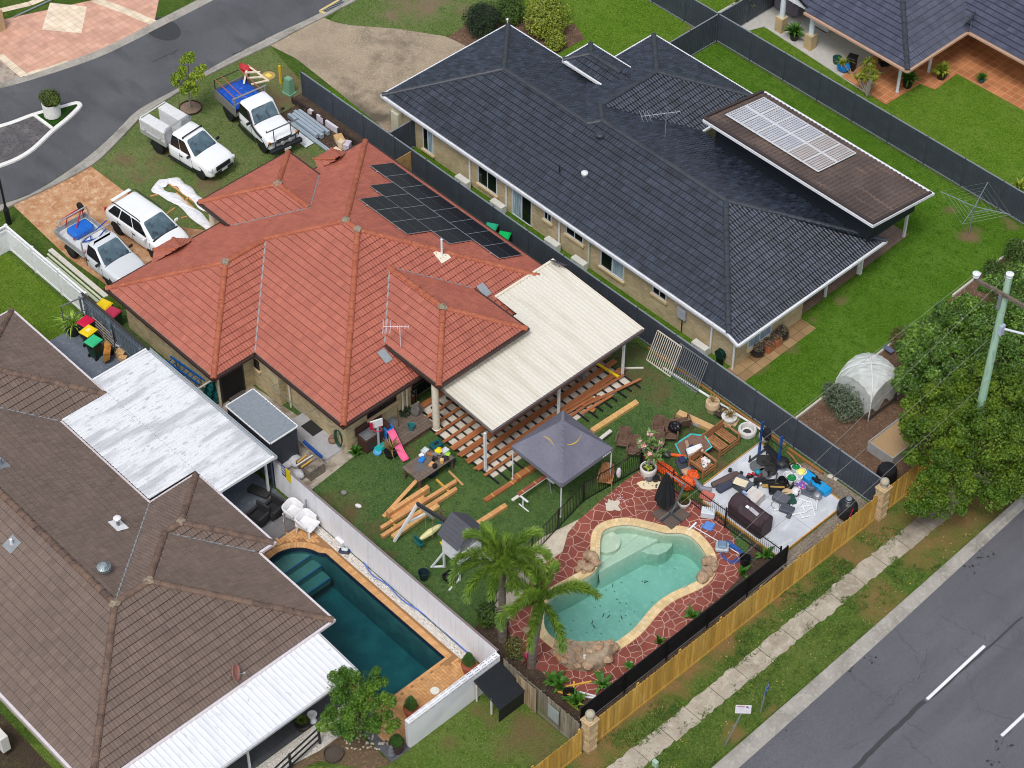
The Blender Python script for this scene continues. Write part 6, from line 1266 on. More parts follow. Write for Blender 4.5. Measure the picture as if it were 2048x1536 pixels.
# --- gazebo ---
gz0=(5.7,-2.43);t=thing("gazebo","grey pop up gazebo with a yellow arc on its roof, pitched on the lawn","gazebo",(*gz0,0));GZ=mat("gazebo_canvas",srgb(108,108,122),[(1.2,srgb(118,118,132),.45,.7,4),(8,srgb(98,98,112),.55,.75,3)],.6);hw=1.53;ze,zpk=2.1,3.78
def gzf(u,v):
 m_=max(abs(u),abs(v))/hw;mn=min(abs(u),abs(v))/max(1e-6,max(abs(u),abs(v)))
 return zpk-(zpk-ze)*(m_**.92)-.1*math.sin(math.pi*min(1,m_))*(1-mn*mn)
n_=24;rows=[[(-hw+2*hw*i/n_,-hw+2*hw*j/n_,gzf(-hw+2*hw*i/n_,-hw+2*hw*j/n_))for j in range(n_+1)]for i in range(n_+1)]
b=MB();b.loft(rows,False,False,closed=False);b.build("canopy",GZ,t,smooth=False)
b=MB();c4=[(-hw,-hw),(hw,-hw),(hw,hw),(-hw,hw)]
b.loft([[(x,y,ze)for x,y in c4],[(x*1.005,y*1.005,ze-.2)for x,y in c4]],False,False);b.build("valance",GZ,t)
for(x,y)in c4:MB().box(x*.97-.02,y*.97-.02,0,x*.97+.02,y*.97+.02,ze).lathe([(.06,0),(.06,.02)],(x*.97,y*.97,0),8).build("leg",WHITEP,t)
def arc_on(u0,v0,u1,v1,bow,w_):
 b=MB();P_=[]
 for i in range(13):
  s_=i/12;u=u0+(u1-u0)*s_;v=v0+(v1-v0)*s_;k=bow*4*s_*(1-s_);u+=k*(v1-v0);v-=k*(u1-u0);ww=w_*(.25+math.sin(math.pi*s_));P_.append((u,v,ww))
 rows=[[(u+(.7 if False else 0)-d*ww*.7,v+d*ww*.7,gzf(u-d*ww*.7,v+d*ww*.7)+.012)for d in(-.5,.5)]for u,v,ww in P_]
 b.loft(rows,False,False,closed=False);return b
arc_on(.62,-.35,.62,.55,.1,.035).build("yellow_arc",simple("logo_yellow",206,170,66,.6),t);arc_on(.3,-.75,-.45,-.7,.1,.035).build("yellow_arc",simple("logo_yellow",206,170,66,.6),t)
b=MB()
for k in range(4):b.box(hw*1.012,.9+k*.13,1.97,hw*1.016,.98+k*.13,2.05)
b.build("white_letters",WHITEP,t)
# --- work table and what lies on it ---
t=thing("work_table","weathered timber outdoor table covered with tools beside the deck","table",(1.52,-6.38,0));b=MB();rdt=random.Random(2)
for k in range(8):b.box(-.57+k*.143,-1.02,.71,-.57+k*.143+.137,1.02,.745)
b.build("tabletop",GREYW,t)
for sx in(-1,1):
 for sy_ in(-1,1):MB().box(sx*.48-.04,sy_*.92-.04,0,sx*.48+.04,sy_*.92+.04,.71).build("leg",DKW,t)
b=MB();b.box(-.5,-.95,.6,-.46,.95,.71);b.box(.46,-.95,.6,.5,.95,.71);b.build("apron",DKW,t)
zt=.746
def tub(b,w_,l_,h_):b.loft([[(-w_*.42,-l_*.42,0),(w_*.42,-l_*.42,0),(w_*.42,l_*.42,0),(-w_*.42,l_*.42,0)],[(-w_/2,-l_/2,h_),(w_/2,-l_/2,h_),(w_/2,l_/2,h_),(-w_/2,l_/2,h_)],[(-w_/2+.02,-l_/2+.02,h_),(w_/2-.02,-l_/2+.02,h_),(w_/2-.02,l_/2-.02,h_),(-w_/2+.02,l_/2-.02,h_)],[(-w_*.38,-l_*.38,h_*.6),(w_*.38,-l_*.38,h_*.6),(w_*.38,l_*.38,h_*.6),(-w_*.38,l_*.38,h_*.6)]],True,True);return b
def at18(a,c_,z=zt):return(*G(*px18(a,c_),z),z)
t=thing("tool_case","teal tool case open at the far end of the work table","tool case",at18(1170,600));MB().box(-.2,-.28,0,.2,.28,.22,.03).build("shell",TEALD,t);MB().box(-.05,-.12,.22,.05,.12,.26,.01).build("handle",BLACKP,t)
O_("screw_tub","clear tub of brown screws on the work table, left of the teal case","tub",at18(1025,670),tub(MB(),.26,.3,.16),CLEARP,.2);O_("screw_tub","clear tub of dark fixings on the work table, beside the yellow bag","tub",at18(1280,670),tub(MB(),.26,.32,.16),CLEARP,.1)
O_("blue_box","small bright blue tool box on the work table next to the grey burn patch","box",at18(985,775),MB().box(-.11,-.16,0,.11,.16,.12,.02),BLUEP,.3)
O_("tool_bag","yellow and black tool bag in the middle of the work table","bag",at18(1195,670),MB().ico((0,0,.1),.16,2,.25,(1,1.1,.7),3),YELP)
O_("angle_grinder","grey and black power tool in the middle of the work table","power tool",at18(1150,710),MB().ico((0,0,.08),.11,2,.3,(1.3,.9,.8),7).tube([(0,0,.1),(.2,.16,.1)],.035,8),GREYP)
O_("cordless_drill","black cordless drill near the edge of the work table","drill",at18(1150,780),MB().tube([(-.1,0,.2),(.12,0,.2)],.05,8).tube([(-.05,0,.2),(-.08,0,.04)],.035,8).box(-.13,-.05,0,0,.05,.06),BLACKP,.4)
O_("nail_jar","white topped orange jar at the table edge beside the drill","jar",at18(1240,800),MB().lathe([(.08,0),(.09,.15),(.09,.2),(0,.205)],n=14),simple("jar_orange",222,176,110,.5));O_("black_tin","black tin at the near edge of the work table","tin",at18(1150,860),MB().lathe([(.1,0),(.11,.14),(0,.15)],n=14),BLACKP)
O_("white_charger","white battery charger beside the blue tool box","charger",at18(980,715),MB().box(-.1,-.1,0,.1,.1,.09,.02),WHITEP);O_("green_hose_bag","lime green strap bundle at the far corner of the work table","strap",at18(1310,700),MB().ico((0,0,.05),.13,2,.3,(1,1.2,.4),12),simple("lime",150,206,60,.6));O_("power_tool","dark power saw at the right edge of the work table","power tool",at18(1290,760),MB().ico((0,0,.08),.13,2,.35,(1.2,1,.7),21),simple("tool_dark",44,42,50,.5))
O_("brown_offcuts","brown timber offcuts in the middle of the work table","offcut",at18(1080,700),MB().obox((0,0,.05),(.2,.1,.08),.5).obox((.1,.05,.04),(.16,.07,.07),-.4),MERB);O_("measuring_tape","black box of bits below the work table edge","box",(*G(*px18(1110,960)),0),MB().box(-.18,-.2,0,.18,.2,.3,.03),simple("navy_box",30,40,60,.5));O_("teal_drum","dark teal crate on the grass under the far side of the work table","crate",(*G(*px18(1330,800)),0),tub(MB(),.5,.4,.28),TEALD)
O_("burn_patch","round grey mat on the near half of the work table","mat",at18(960,860),MB().lathe([(.26,0),(.26,.006),(0,.007)],n=20),simple("mat_grey",100,98,98,.8))
# --- timber on the lawn ---
def beam_px(label,a,c_,w_,h_,z0=.0,z1=None,m=OREG,cat="timber",group="timber lengths on the lawn",name="timber_length",n=1):
 z1=z0 if z1 is None else z1;p,q=Vector((*G(*a,z0+h_),z0+h_/2)),Vector((*G(*c_,z1+h_),z1+h_/2));b=MB();d=(q-p).normalized();sd_=Vector((-d.y,d.x,0)).normalized()
 for k in range(n):o_=sd_*(w_/n*(k-(n-1)/2));b.beam(p+o_,q+o_+d*.02*k,w_/n*.97,h_)
 o=b.build(name,m);tag(o,label,cat,group)
 if n>1:
  st=MB()
  for f in(.14,.5,.86):c2=p.lerp(q,f);st.obox((c2 .x,c2 .y,c2 .z),(.03,w_*1.03,h_*1.06),math.atan2(d.y,d.x))
  st.build("strap",simple("strap_yellow",226,196,96,.5),o)
 return o
beam_px("long board leaning from the grass up onto the work table",px18(490,1490),px18(1130,790),.17,.045,.0,.76)
beam_px("tall strapped bundle of new timber nearest the work table",px18(545,1440),px18(1065,1100),.2,.36,n=2)
beam_px("flat strapped timber bundle in front of the tall one",px18(590,1500),px18(1000,1225),.3,.14,n=3)
beam_px("strapped timber beam whose far end touches a short cross piece",px4(140,735),px4(1100,130),.17,.17,.06,n=2)
beam_px("strapped timber beam passing under the swing frame, second from the play house",px4(150,840),px4(1105,230),.18,.17,.04,n=2)
beam_px("paler strapped timber bundle nearest the white swing leg",px4(290,850),px4(870,440),.24,.15,.03,n=2,m=mat("pale_pine",srgb(212,170,112),[(9,srgb(196,150,92),.45,.7,4)],.7,island=.06))
beam_px("yellow cross piece under the timber beams by the table",px4(850,115),px4(1015,275),.09,.09,0,m=PINEY);beam_px("short tan cross piece at the end of the timber beam",px4(1010,10),px4(1190,190),.1,.05,.05,m=simple("tan_pine",190,150,96,.7));beam_px("yellow cross piece under the lower ends of the timber beams",px4(260,650),px4(400,770),.09,.05,0,m=PINEY)
beam_px("reddish strapped boards on the grass below the gazebo's left leg",(970,1000),(1076,930),.22,.1,0,n=2,m=MERB);beam_px("second reddish board bundle lying under the gazebo",(1030,955),(1080,923),.3,.12,.1,n=2,m=MERB)
beam_px("white painted plank resting on the white trestle",(1024,1000),(1100,948),.14,.03,.62,m=WHTB);beam_px("red brown boards on top of the white trestle plank",(1036,988),(1104,942),.16,.06,.66,m=mat("red_board",srgb(150,84,66),[(8,srgb(130,68,52),.45,.7,4)],.7),n=2)
beam_px("strapped timber bundle running behind the play house roof",px4(1330,705),px4(1740,440),.22,.16,.0,n=2);beam_px("pale timber bundle on the lawn past the gazebo, towards the fence",(1184,860),(1274,802),.26,.16,0,n=2,m=mat("pale_pine",srgb(212,170,112),[(9,srgb(196,150,92),.45,.7,4)],.7,island=.06));beam_px("white plank end sticking out past the gazebo canopy",(1190,885),(1222,860),.17,.06,.3,m=WHTB)
t=thing("trestle","white metal trestle holding planks near the gazebo","trestle",(*G(1046,1015),0));b=MB();b.tube([(0,0,0),(0,0,.6)],.035,6);b.tube([(-.25,-.0,.03),(.35,-.0,.03)],.03,6);b.build("leg",WHITEP,t);MB().box(-.3,-.04,.58,.3,.04,.62).build("top_bar",WHITEP,t)
t=thing("trestle","white metal trestle half hidden under the gazebo","trestle",(*G(1098,978),0));b=MB();b.tube([(-.2,.1,0),(0,0,.6)],.03,6);b.tube([(.25,-.1,0),(0,0,.6)],.03,6);b.build("leg",GREYST,t);MB().box(-.3,-.04,.58,.3,.04,.62).build("top_bar",WHITEP,t)
# --- swing set and cubby ---
GRYB=simple("swing_beam",52,52,58,.6);t=thing("swing_frame","play swing frame with a dark beam and white legs","swing set",(3.4,-8.9,0));b=MB();zs_=2.1
b.beam((.48,-.15,zs_),(2.6,.15,zs_+.02),.1,.16);b.build("beam",GRYB,t)
for fx,fy in((G(*px4(310,915))[0]-3.4,G(*px4(310,915))[1]+8.9),(.15,.95)):MB().beam((fx,fy,0),(.5,-.13,zs_-.02),.1,.1).build("leg",WHITEP,t)
MB().beam((.25,-.5,1.0),(.42,.38,1.0),.07,.09).build("brace",WHITEP,t)
ROPE=simple("rope",150,140,110,.8)
def swing(name,label,x,parts,zs_=2.05):
 t2=thing(name,label,"swing",(3.4+x,-8.9+.14*(x-.5)-.05,0));b=MB()
 for s_ in(-.22,.22):b.tube([(s_,0,zs_),(s_,-.05,.5)],.012,5)
 b.build("rope",ROPE,t2)
 for pn,mb,m in parts:mb.build(pn,m,t2)
b=MB();rr_=[(-.28+.56*i/10,-.05,.5-.16*math.sin(math.pi*i/10))for i in range(11)];b.loft([[(x,y-.1,z)for x,y,z in rr_],[(x,y+.1,z)for x,y,z in rr_],[(x,y+.1,z+.03)for x,y,z in rr_],[(x,y-.1,z+.03)for x,y,z in rr_],[(x,y-.1,z)for x,y,z in rr_]],False,False,closed=False)
swing("belt_swing","yellow curved belt swing hanging nearest the play house",1.95,[("seat",b,YELP)])
GRD=simple("swing_green",14,92,92,.5);b=MB();b.beam((-.1,-.65,.5),(-.1,.65,.52),.03,.03);b2=MB();b2 .loft([[(.0+r_*math.cos(a),y,.62+r_*math.sin(a))for a in[k*math.pi/4 for k in range(8)]]for y,r_ in((-.6,.04),(-.45,.1),(0,.15),(.45,.1),(.6,.05))],True,True)
b3=MB();b3 .box(-.2,-.75,.42,.2,-.5,.47);b3 .box(-.2,.5,.55,.2,.75,.6);b3 .beam((-.2,-.7,.75),(.2,-.7,.75),.05,.2);b3 .beam((-.2,.7,.9),(.2,.7,.9),.05,.2)
swing("glider_swing","green two seat glider swing with a cream middle",1.05,[("glider_body",b2,simple("swing_cream",226,218,160,.5)),("seats",b3,GRD)])
t=thing("play_house","white raised play house with a grey pitched roof behind the palm","play house",(6.35,-8.8,0));t.scale=(1.12,1.12,1.08);rf=simple("playhouse_roof",78,78,86,.7);b=MB();L0,L1=-.52,.58;zr,ze2=2.75,2.05
for sg in(-1,1):
 for k in range(6):
  v0,v1=k/6,(k+1)/6+.01;b.box(L0,0,0,L0,0,0)if False else None
  p=lambda v,e:(sg*.72*v,zr-(zr-ze2)*v+e)
  (ya,za_),(yb,zb_)=p(v0,.0),p(v1,.02);b.add([(L0,ya,za_),(L1,ya,za_),(L1,yb,zb_),(L0,yb,zb_),(L0,ya,za_-.03),(L1,ya,za_-.03),(L1,yb,zb_-.03),(L0,yb,zb_-.03)],[(0,1,2,3),(7,6,5,4),(0,4,5,1),(1,5,6,2),(2,6,7,3),(3,7,4,0)])
b.build("roof",rf,t)
b=MB();b.box(-.42,-.56,1.0,.46,-.53,1.95);b.box(-.42,.53,1.0,.46,.56,1.5);b.box(.43,-.53,1.0,.46,.53,1.55);b.box(-.42,-.53,1.0,-.39,.53,1.9);b.box(-.42,-.56,.95,.46,.56,1.0);b.build("wall",WHITEP,t)
for x in(-.42,.42):
 for y in(-.52,.52):MB().box(x-.035,y-.035,0,x+.035,y+.035,2.1).build("post",WHITEP,t)
for(p,q_)in(((-.42,-.52,.9),(-.72,-.9,.05)),((.42,.52,.9),(.9,.9,.05)),((.42,-.52,.06),(.55,-1.15,.06)),((-.42,-.52,.06),(-.75,-.9,.06))):MB().beam(p,q_,.06,.06).build("brace",WHITEP,t)
O_("black_bin","dark blue green bucket on the grass beside the white fence","bucket",(*G(*px4(690,1390)),0),MB().lathe([(.16,0),(.22,.42),(.24,.43),(.22,.4),(.15,.06)],n=16),simple("bucket_navy",30,52,60,.5));O_("black_box","black crate under the play house beside its lowest brace","crate",(*G(*px4(1020,1400)),0),tub(MB(),.45,.5,.3),BLACKP)
O_("fallen_ladder","brown timber ladder lying on the grass beside the swing beam","ladder",(*G(*px4(930,620)),.03),MB().beam((-.5,-.12,0),(.5,-.12,0),.06,.05).beam((-.5,.12,0),(.5,.12,0),.06,.05).beam((-.3,-.2,0),(-.3,.3,0),.05,.05).beam((.1,-.2,0),(.1,.2,0),.05,.05),DKW,R(-8))
O_("football","white oval football on the lawn","ball",(*G(717,1015),.1),MB().ico((0,0,0),.1,3,0,(1.6,1,1)),simple("ball_white",222,220,222,.5),R(20),smooth=True);O_("grey_ball","grey deflated ball on the lawn by the white fence","ball",(*G(688,988),.09),MB().ico((0,0,0),.13,3,.08,(1,1,.7)),simple("ball_grey",130,130,126,.7))
# --- outside the kitchen wall ---
q=G(*px18(330,610));t=thing("outdoor_sink","brown outdoor bench with a steel double sink against the brick wall","sink",(q[0]-.1,q[1]+.35,0),R(0));b=MB();b.box(-.3,-.75,0,.3,.75,.82,.02);b.build("cabinet",BRNP,t);b=MB();b.box(-.26,-.7,.82,.26,.3,.84);b.build("benchtop",GREYST,t)
for y in(-.45,.02):tub(MB().T((0,y,.7)),.36,.4,.145).build("basin",simple("steel_sink",172,174,178,.25,.7),t)
b=MB();b.box(-.36,-.8,.7,-.31,.7,1.15);b.build("splashback",BRNP,t)
t=thing("toy_hoop","toy basketball hoop with a teal base and white backboard","toy",(*G(*px18(435,600)),0));MB().lathe([(.28,0),(.3,.05),(.25,.14),(.05,.18),(0,.18)],n=20).build("base",TEALP,t);MB().tube([(0,0,.15),(0,0,1.35)],.06,8).build("pole",simple("hoop_grey",176,180,186,.5),t);MB().obox((-.02,-.05,1.5),(.06,.6,.48),R(-20),bev=.02).build("backboard",WHITEP,t);MB().tube([(.1+.18*math.cos(a),-.1+.18*math.sin(a),1.3)for a in[k*math.pi/6 for k in range(13)]],.02,5).obox((.0,-.35,1.55),(.06,.12,.4),R(-20)).build("hoop",REDP,t)
t=thing("toy_slide","pink and blue toddler slide on the grass","toy",(*G(*px18(690,690)),0),R(-12));b=MB();pr_=[(-.75,.78),(-.55,.76),(-.1,.42),(.25,.2),(.5,.13),(.62,.13)]
b.loft([[(x,-.17,z+.1),(x,-.15,z),(x,.15,z),(x,.17,z+.1),(x,.13,z+.1),(x,.11,z+.04),(x,-.11,z+.04),(x,-.13,z+.1)]for x,z in pr_],True,True);b.build("slide",PINKP,t);b=MB();b.box(-.98,-.2,0,-.72,-.14,.95,.02);b.box(-.98,.14,0,-.72,.2,.95,.02)
for k in range(3):b.box(-1.02-.05*(2-k),-.15,.18+k*.22,-.8,.15,.24+k*.22)
b.build("steps",BLUEP,t)
O_("toy_dish","round light blue dish on the grass by the sink","dish",(*G(*px18(415,680)),0),MB().lathe([(.17,0),(.19,.1),(.16,.1),(.14,.03),(0,.03)],n=18),LBLUE)
q=G(*px18(800,400));t=thing("low_deck","low grey weathered timber platform by the brick wall","platform",(q[0]-.05,q[1],0));b=MB()
for k in range(9):b.box(-.75+k*.168,-1.0,.26,-.75+k*.168+.158,1.0,.3)
b.build("boards",GREYW,t);MB().box(-.72,-.97,0,.72,.97,.26).build("base",DKW,t)
O_("teal_bucket","teal bucket on the low timber platform","bucket",at18(850,375,.3),MB().lathe([(.12,0),(.16,.3),(.17,.3),(.15,.28),(.11,.05)],n=14),simple("bucket_teal",50,120,126,.5));O_("covered_tool","grey mesh bundle against the deck beside the low platform","bundle",at18(920,190,.2),MB().ico((0,0,.3),.28,2,.2,(.7,1,1.3),5),simple("mesh_grey",104,100,96,.8));O_("thin_prop","thin dark prop pole standing by the low platform","pole",at18(690,400,.0),MB().tube([(0,0,0),(-.03,0,1.5)],.022,6),DKW)
q=G(*px18(560,390));O_("slate_slab","grey slate slab leaning between sink and platform","slab",(q[0],q[1],0),MB().obox((0,0,.3),(.75,.9,.05),R(0),0,R(12)),simple("slate",104,108,116,.8))
# --- side yard: shed, trestle, pallets ---
t=thing("garden_shed","low charcoal steel garden shed with a grey roof beside the red house","shed",(-4.5,-10.55,0));b=MB();w0,w1,l0,l1=-1.55,1.45,-.72,.72
prof=[]
def ribw(b,x0,y0,x1,y1,z0,z1):
 L=math.hypot(x1-x0,y1-y0);dx,dy=(x1-x0)/L,(y1-y0)/L;n_=int(L/.12);P_=[]
 for k in range(n_):
  for u,d in((0,0),(.07,0),(.09,.015),(.11,.015)):P_.append((x0+dx*(k*L/n_+u)+dy*d,y0+dy*(k*L/n_+u)-dx*d))
 P_.append((x1,y1));b.loft([[(x,y,z0)for x,y in P_],[(x,y,z1)for x,y in P_]],False,False,closed=False)
for(x0,y0,x1,y1)in((w0,l0,w1,l0),(w1,l0,w1,l1),(w1,l1,w0,l1),(w0,l1,w0,l0)):ribw(b,x0,y0,x1,y1,0,1.97)
b.build("wall",simple("shed_steel",58,62,70,.5),t);b=MB();corrugated(b,w0-.03,w1+.03,l0-.03,l1+.03,lambda x,y:2.0,.2,.02,'y',.6);b.build("roof",simple("shed_roof",132,140,148,.5),t)
b=MB();b.beam((w0-.04,l0-.04,1.98),(w1+.04,l0-.04,1.98),.05,.06);b.beam((w0-.04,l1+.04,1.98),(w1+.04,l1+.04,1.98),.05,.06);b.beam((w0-.04,l0,1.98),(w0-.04,l1,1.98),.05,.06);b.beam((w1+.04,l0,1.98),(w1+.04,l1,1.98),.05,.06);b.build("trim",WHITEP,t)
p,q=G(*px21(1085,1050),.75),G(*px21(1285,1225),.75);t=thing("saw_horse","blue topped steel saw horse on the concrete beside the shed","saw horse",((p[0]+q[0])/2,(p[1]+q[1])/2,0),math.atan2(q[1]-p[1],q[0]-p[0]));MB().box(-.62,-.06,.68,.62,.06,.78).build("top_bar",simple("sawhorse_blue",30,70,140,.4),t)
for sx in(-1,1):
 for sy_ in(-1,1):MB().tube([(sx*.5,0,.7),(sx*.55,sy_*.3,0)],.02,5).build("leg",GREYST,t)
p=G(*px21(1150,1350),.3);O_("paver_stack","stack of grey timber offcuts strapped on the concrete by the white fence","stack",(p[0],p[1],0),MB().box(-.45,-.4,0,.15,.4,.55).box(.17,-.42,0,.55,.38,.6).box(-.42,-.36,.55,.1,.36,.6),mat("offcut_stack",srgb(132,122,110),[(3,srgb(96,88,80),.45,.6,4,(1,1,9)),(9,srgb(160,150,136),.55,.75,3)],.9))
for lab,a,c_,m,z in(("yellow timber stick on top of the grey timber stack",(990,1310),(1105,1215),PINEY,.62),("white timber stick on the grey timber stack",(975,1350),(1185,1215),WHTB,.66),("yellow timber stick crossing the white one",(1040,1370),(1175,1275),PINEY,.64)):beam_px(lab,px21(*a),px21(*c_),.06,.05,z,m=m,group="sticks on the timber stack",name="timber_stick",cat="stick")
for lab,a,sz in(("white bag of cement against the shed end",(960,1250),(.9,.6,.4)),("white bag of cement beside the white fence, nearest the shed",(850,1300),(.5,.7,.3)),("crumpled white bag at the corner of the concrete",(1000,1420),(.6,.45,.4))):p=G(*px21(*a),sz[2]);O_("cement_bag",lab,"bag",(p[0],p[1],0),MB().ico((0,0,sz[2]/2),.5,3,.05,(sz[0],sz[1],sz[2]),4),simple("bag_white",196,196,200,.8),0,"white bags by the shed")
q=G(*px21(1195,880));O_("door_mat","black rubber door mat on the concrete step","mat",(q[0],q[1],.095),MB().box(-.42,-.36,0,.42,.36,.015),simple("rubber",44,44,44,.9))
q=WALL(680,872,1,-8.2);t=thing("garden_hose","dark green garden hose coiled on the brick corner","hose",(q[0],-8.2,0));b=MB()
for k in range(4):b.tube([((.2+.02*k)*math.cos(a),-.04-.03*k,.8+(.42+.03*k)*math.sin(a))for a in[j*math.pi/10 for j in range(21)]],.018,5)
b.build("coil",simple("hose_green",26,74,58,.5),t)
q=G(*px21(1445,1060));O_("brown_jug","brown round pot on the concrete below the hose","pot",q,MB().lathe([(.12,0),(.2,.12),(.2,.25),(.1,.36),(.12,.4),(0,.4)],n=16),simple("jug",134,106,84,.5))
q=WALL(600,820,1,-8.3);t=thing("clothes_airer","fold down wire clothes line frame on the cream brick wall","clothesline",(q[0],-8.12,1.55));b=MB();b.tube([(-1.1,0,0),(-1.1,-.75,.03),(1.2,-.75,.03),(1.2,0,0)],.02,6);b.build("frame",GREYST,t)
O_("step_block","dark grey step block below the glass door of the red house","step",(*G(*px21(205,470)),0),MB().box(-.3,-.42,0,.3,.42,.2,.01),simple("step_dark",92,86,84,.8))
p=Vector(G3(*px20(1380,875),.85));q=Vector(G3(*px20(1820,1185),.85));t=thing("ladder_on_stand","long blue ladder lying on trestles beside the red house side wall","ladder",tuple(p),math.atan2(q.y-p.y,q.x-p.x));L=(q-p).length;b=MB()
for y in(-.17,.17):b.box(0,y-.03,-.04,L,y+.03,.04)
for k in range(int(L/.3)):b.box(.15+k*.3,-.15,-.015,.19+k*.3,.15,.015)
b.build("rails",simple("ladder_blue",10,92,168,.5),t)
for x in(.4,L-.3):MB().beam((x,-.25,-.85),(x,-.1,-.05),.05,.05).beam((x,.25,-.85),(x,.1,-.05),.05,.05).build("stand_leg",GREYST,t)
O_("silver_plank","silver scaffold plank beside the blue ladder","plank",(p.x+1.1,p.y-.38,.7),MB().box(0,-.14,-.04,L-1.4,.14,.04),simple("plank_alu",132,130,134,.5,.4),math.atan2(q.y-p.y,q.x-p.x))
q=G(430,785,.9);t=thing("screen_panel","timber framed panel with teal shade mesh hanging from it","screen",(q[0],q[1],0));MB().beam((-.1,-.75,1.6),(-.1,.55,1.6),.05,.06).build("frame",WHTB,t);b=MB();rows=[[(-.1+.12*math.sin(j*1.7+i),-.6+1.1*j/8,1.55-1.35*i/6)for j in range(9)]for i in range(7)];b.loft(rows,False,False,closed=False);b.build("mesh",simple("mesh_teal",10,92,92,.7),t)
def bin_(label,a,lid,rz=0.0,sticker=False):
 z=1.05;q=G(*a,z);t=thing("wheelie_bin",label,"wheelie bin",(q[0],q[1],.03),rz)
 b=MB();b.loft([[(-.22,-.2,.05),(.22,-.2,.05),(.22,.2,.05),(-.22,.2,.05)],[(-.3,-.27,.9),(.27,-.27,.9),(.27,.27,.9),(-.3,.27,.9)],[(-.34,-.29,.96),(.29,-.29,.96),(.29,.29,.96),(-.34,.29,.96)]],True,True);b.build("body",BING,t,bevel=.02)
 b=MB();b.loft([[(-.36,-.3,.965),(.3,-.3,.965),(.3,.3,.965),(-.36,.3,.965)],[(-.36,-.29,1.0),(.3,-.29,1.0),(.3,.29,1.0),(-.36,.29,1.0)],[(-.28,-.22,1.06),(.24,-.22,1.06),(.24,.22,1.06),(-.28,.22,1.06)]],True,True);l_=b.build("lid",lid,t,bevel=.01)
 MB().box(-.42,-.2,.9,-.37,.2,.94).build("handle",BLACKP,t)
 for y in(-.22,.22):MB().T((-.2,y,.1),0,R(90)).lathe([(.1,-.03),(.1,.03)],n=12).build("wheel",BLACKP,t)
 if sticker:MB().box(-.14,-.1,1.061,.08,.08,1.064).build("sticker",simple("sticker",236,226,150,.6),l_)
 return t
bin_("yellow lidded bin on the grass behind the blue grey fence",(209,608),YELP,R(15));bin_("faded red lidded bin behind the blue grey fence, next to the red roof",(226,623),simple("lid_faded_red",192,50,84,.5),R(15))
bin_("bright red lidded bin on the blue grey slab",(172,641),REDP,R(100));bin_("yellow lidded bin with a pale sticker on its lid",(177,660),YELP,R(100),True);bin_("green lidded bin beside the rusty yellow wheelbarrow",(187,680),simple("lid_mint",52,186,124,.45),R(100))
bin_("mint lidded bin by the long grey fence, nearer the solar panels",(981,455),simple("lid_mint2",40,170,124,.45),R(-60));bin_("bright green lidded bin by the long grey fence, further from the solar panels' street end",(1007,472),simple("lid_green",10,186,92,.45),R(-60))
q=G(222,712,.3);t=thing("wheelbarrow","rusty yellow wheelbarrow standing on its nose beside the green lidded bin","wheelbarrow",(q[0],q[1],0),R(-40));RUST=mat("rusty_yellow",srgb(206,150,70),[(3,srgb(176,92,40),.5,.65,5),(9,srgb(150,110,60),.55,.75,3)],.7)
b=MB().T((0,0,.5),0,R(80));b.loft([[(-.3,-.2,0),(.25,-.2,0),(.25,.2,0),(-.3,.2,0)],[(-.5,-.34,.3),(.4,-.3,.3),(.4,.3,.3),(-.5,.34,.3)],[(-.46,-.3,.3),(.36,-.27,.3),(.36,.27,.3),(-.46,.3,.3)],[(-.28,-.18,.03),(.23,-.18,.03),(.23,.18,.03),(-.28,.18,.03)]],True,True);b.build("tray",RUST,t)
for y in(-.22,.22):MB().tube([(-.15,y*.5,.15),(-.1,y,.6),(.2,y*1.3,1.35)],.025,6).build("handle",simple("barrow_steel",96,88,84,.6),t)
MB().T((-.35,0,.17),R(90),R(90)).lathe([(.08,-.04),(.17,-.04),(.18,0),(.17,.04),(.08,.04)],n=16).build("wheel",TYRE,t)
q=G(240,660);t=thing("scrap_frame","leaning stack of pale metal frames against the blue grey fence","frame",(q[0]+.2,-11.78,0));b=MB()
for k in range(5):b.tube([(-.9+.05*k,0,.3+.2*k),(1.1-.1*k,-.05,.3+.2*k)],.025,5)
for x in(-.7,.0,.8):b.tube([(x,0,.05),(x-.05,0,1.3)],.025,5)
b.build("bars",simple("frame_grey",150,142,134,.6),t)
O_("cardboard_boxes","torn cardboard and a white tub by the carport edge","boxes",(*G(242,712),.03),MB().box(-.2,-.15,0,.2,.2,.25).box(.05,-.35,0,.4,-.1,.2),CARD,R(30));O_("white_tub","small white tub among the cardboard by the carport","tub",(*G(238,700),.25),tub(MB(),.28,.22,.14),WHITEP,R(30));O_("dark_bags","dark rubbish bag between the bins and the blue grey fence","bag",(*G(207,668),.03),MB().ico((0,0,.25),.32,2,.2,(1.2,.9,.9),8),BLACKP)
O_("grey_board","grey board leaning from the fence behind the yellow lidded bin","board",(*G(200,655),.03),MB().beam((-.35,-.3,.4),(.3,.35,1.0),.16,.03),simple("board_grey",134,140,144,.7))
q=G(133,668);t=thing("pipe_frame","grey pipe arch standing at the corner of the blue grey slab","frame",(q[0],q[1],0));b=MB();b.tube([(0,0,0),(0,0,1.75),(.2,1.3,1.75)],.04,6);b.tube([(.05,.05,.95),(.2,1.3,.95)],.03,6);b.build("tube",simple("pipe_grey",110,112,116,.5,.3),t)
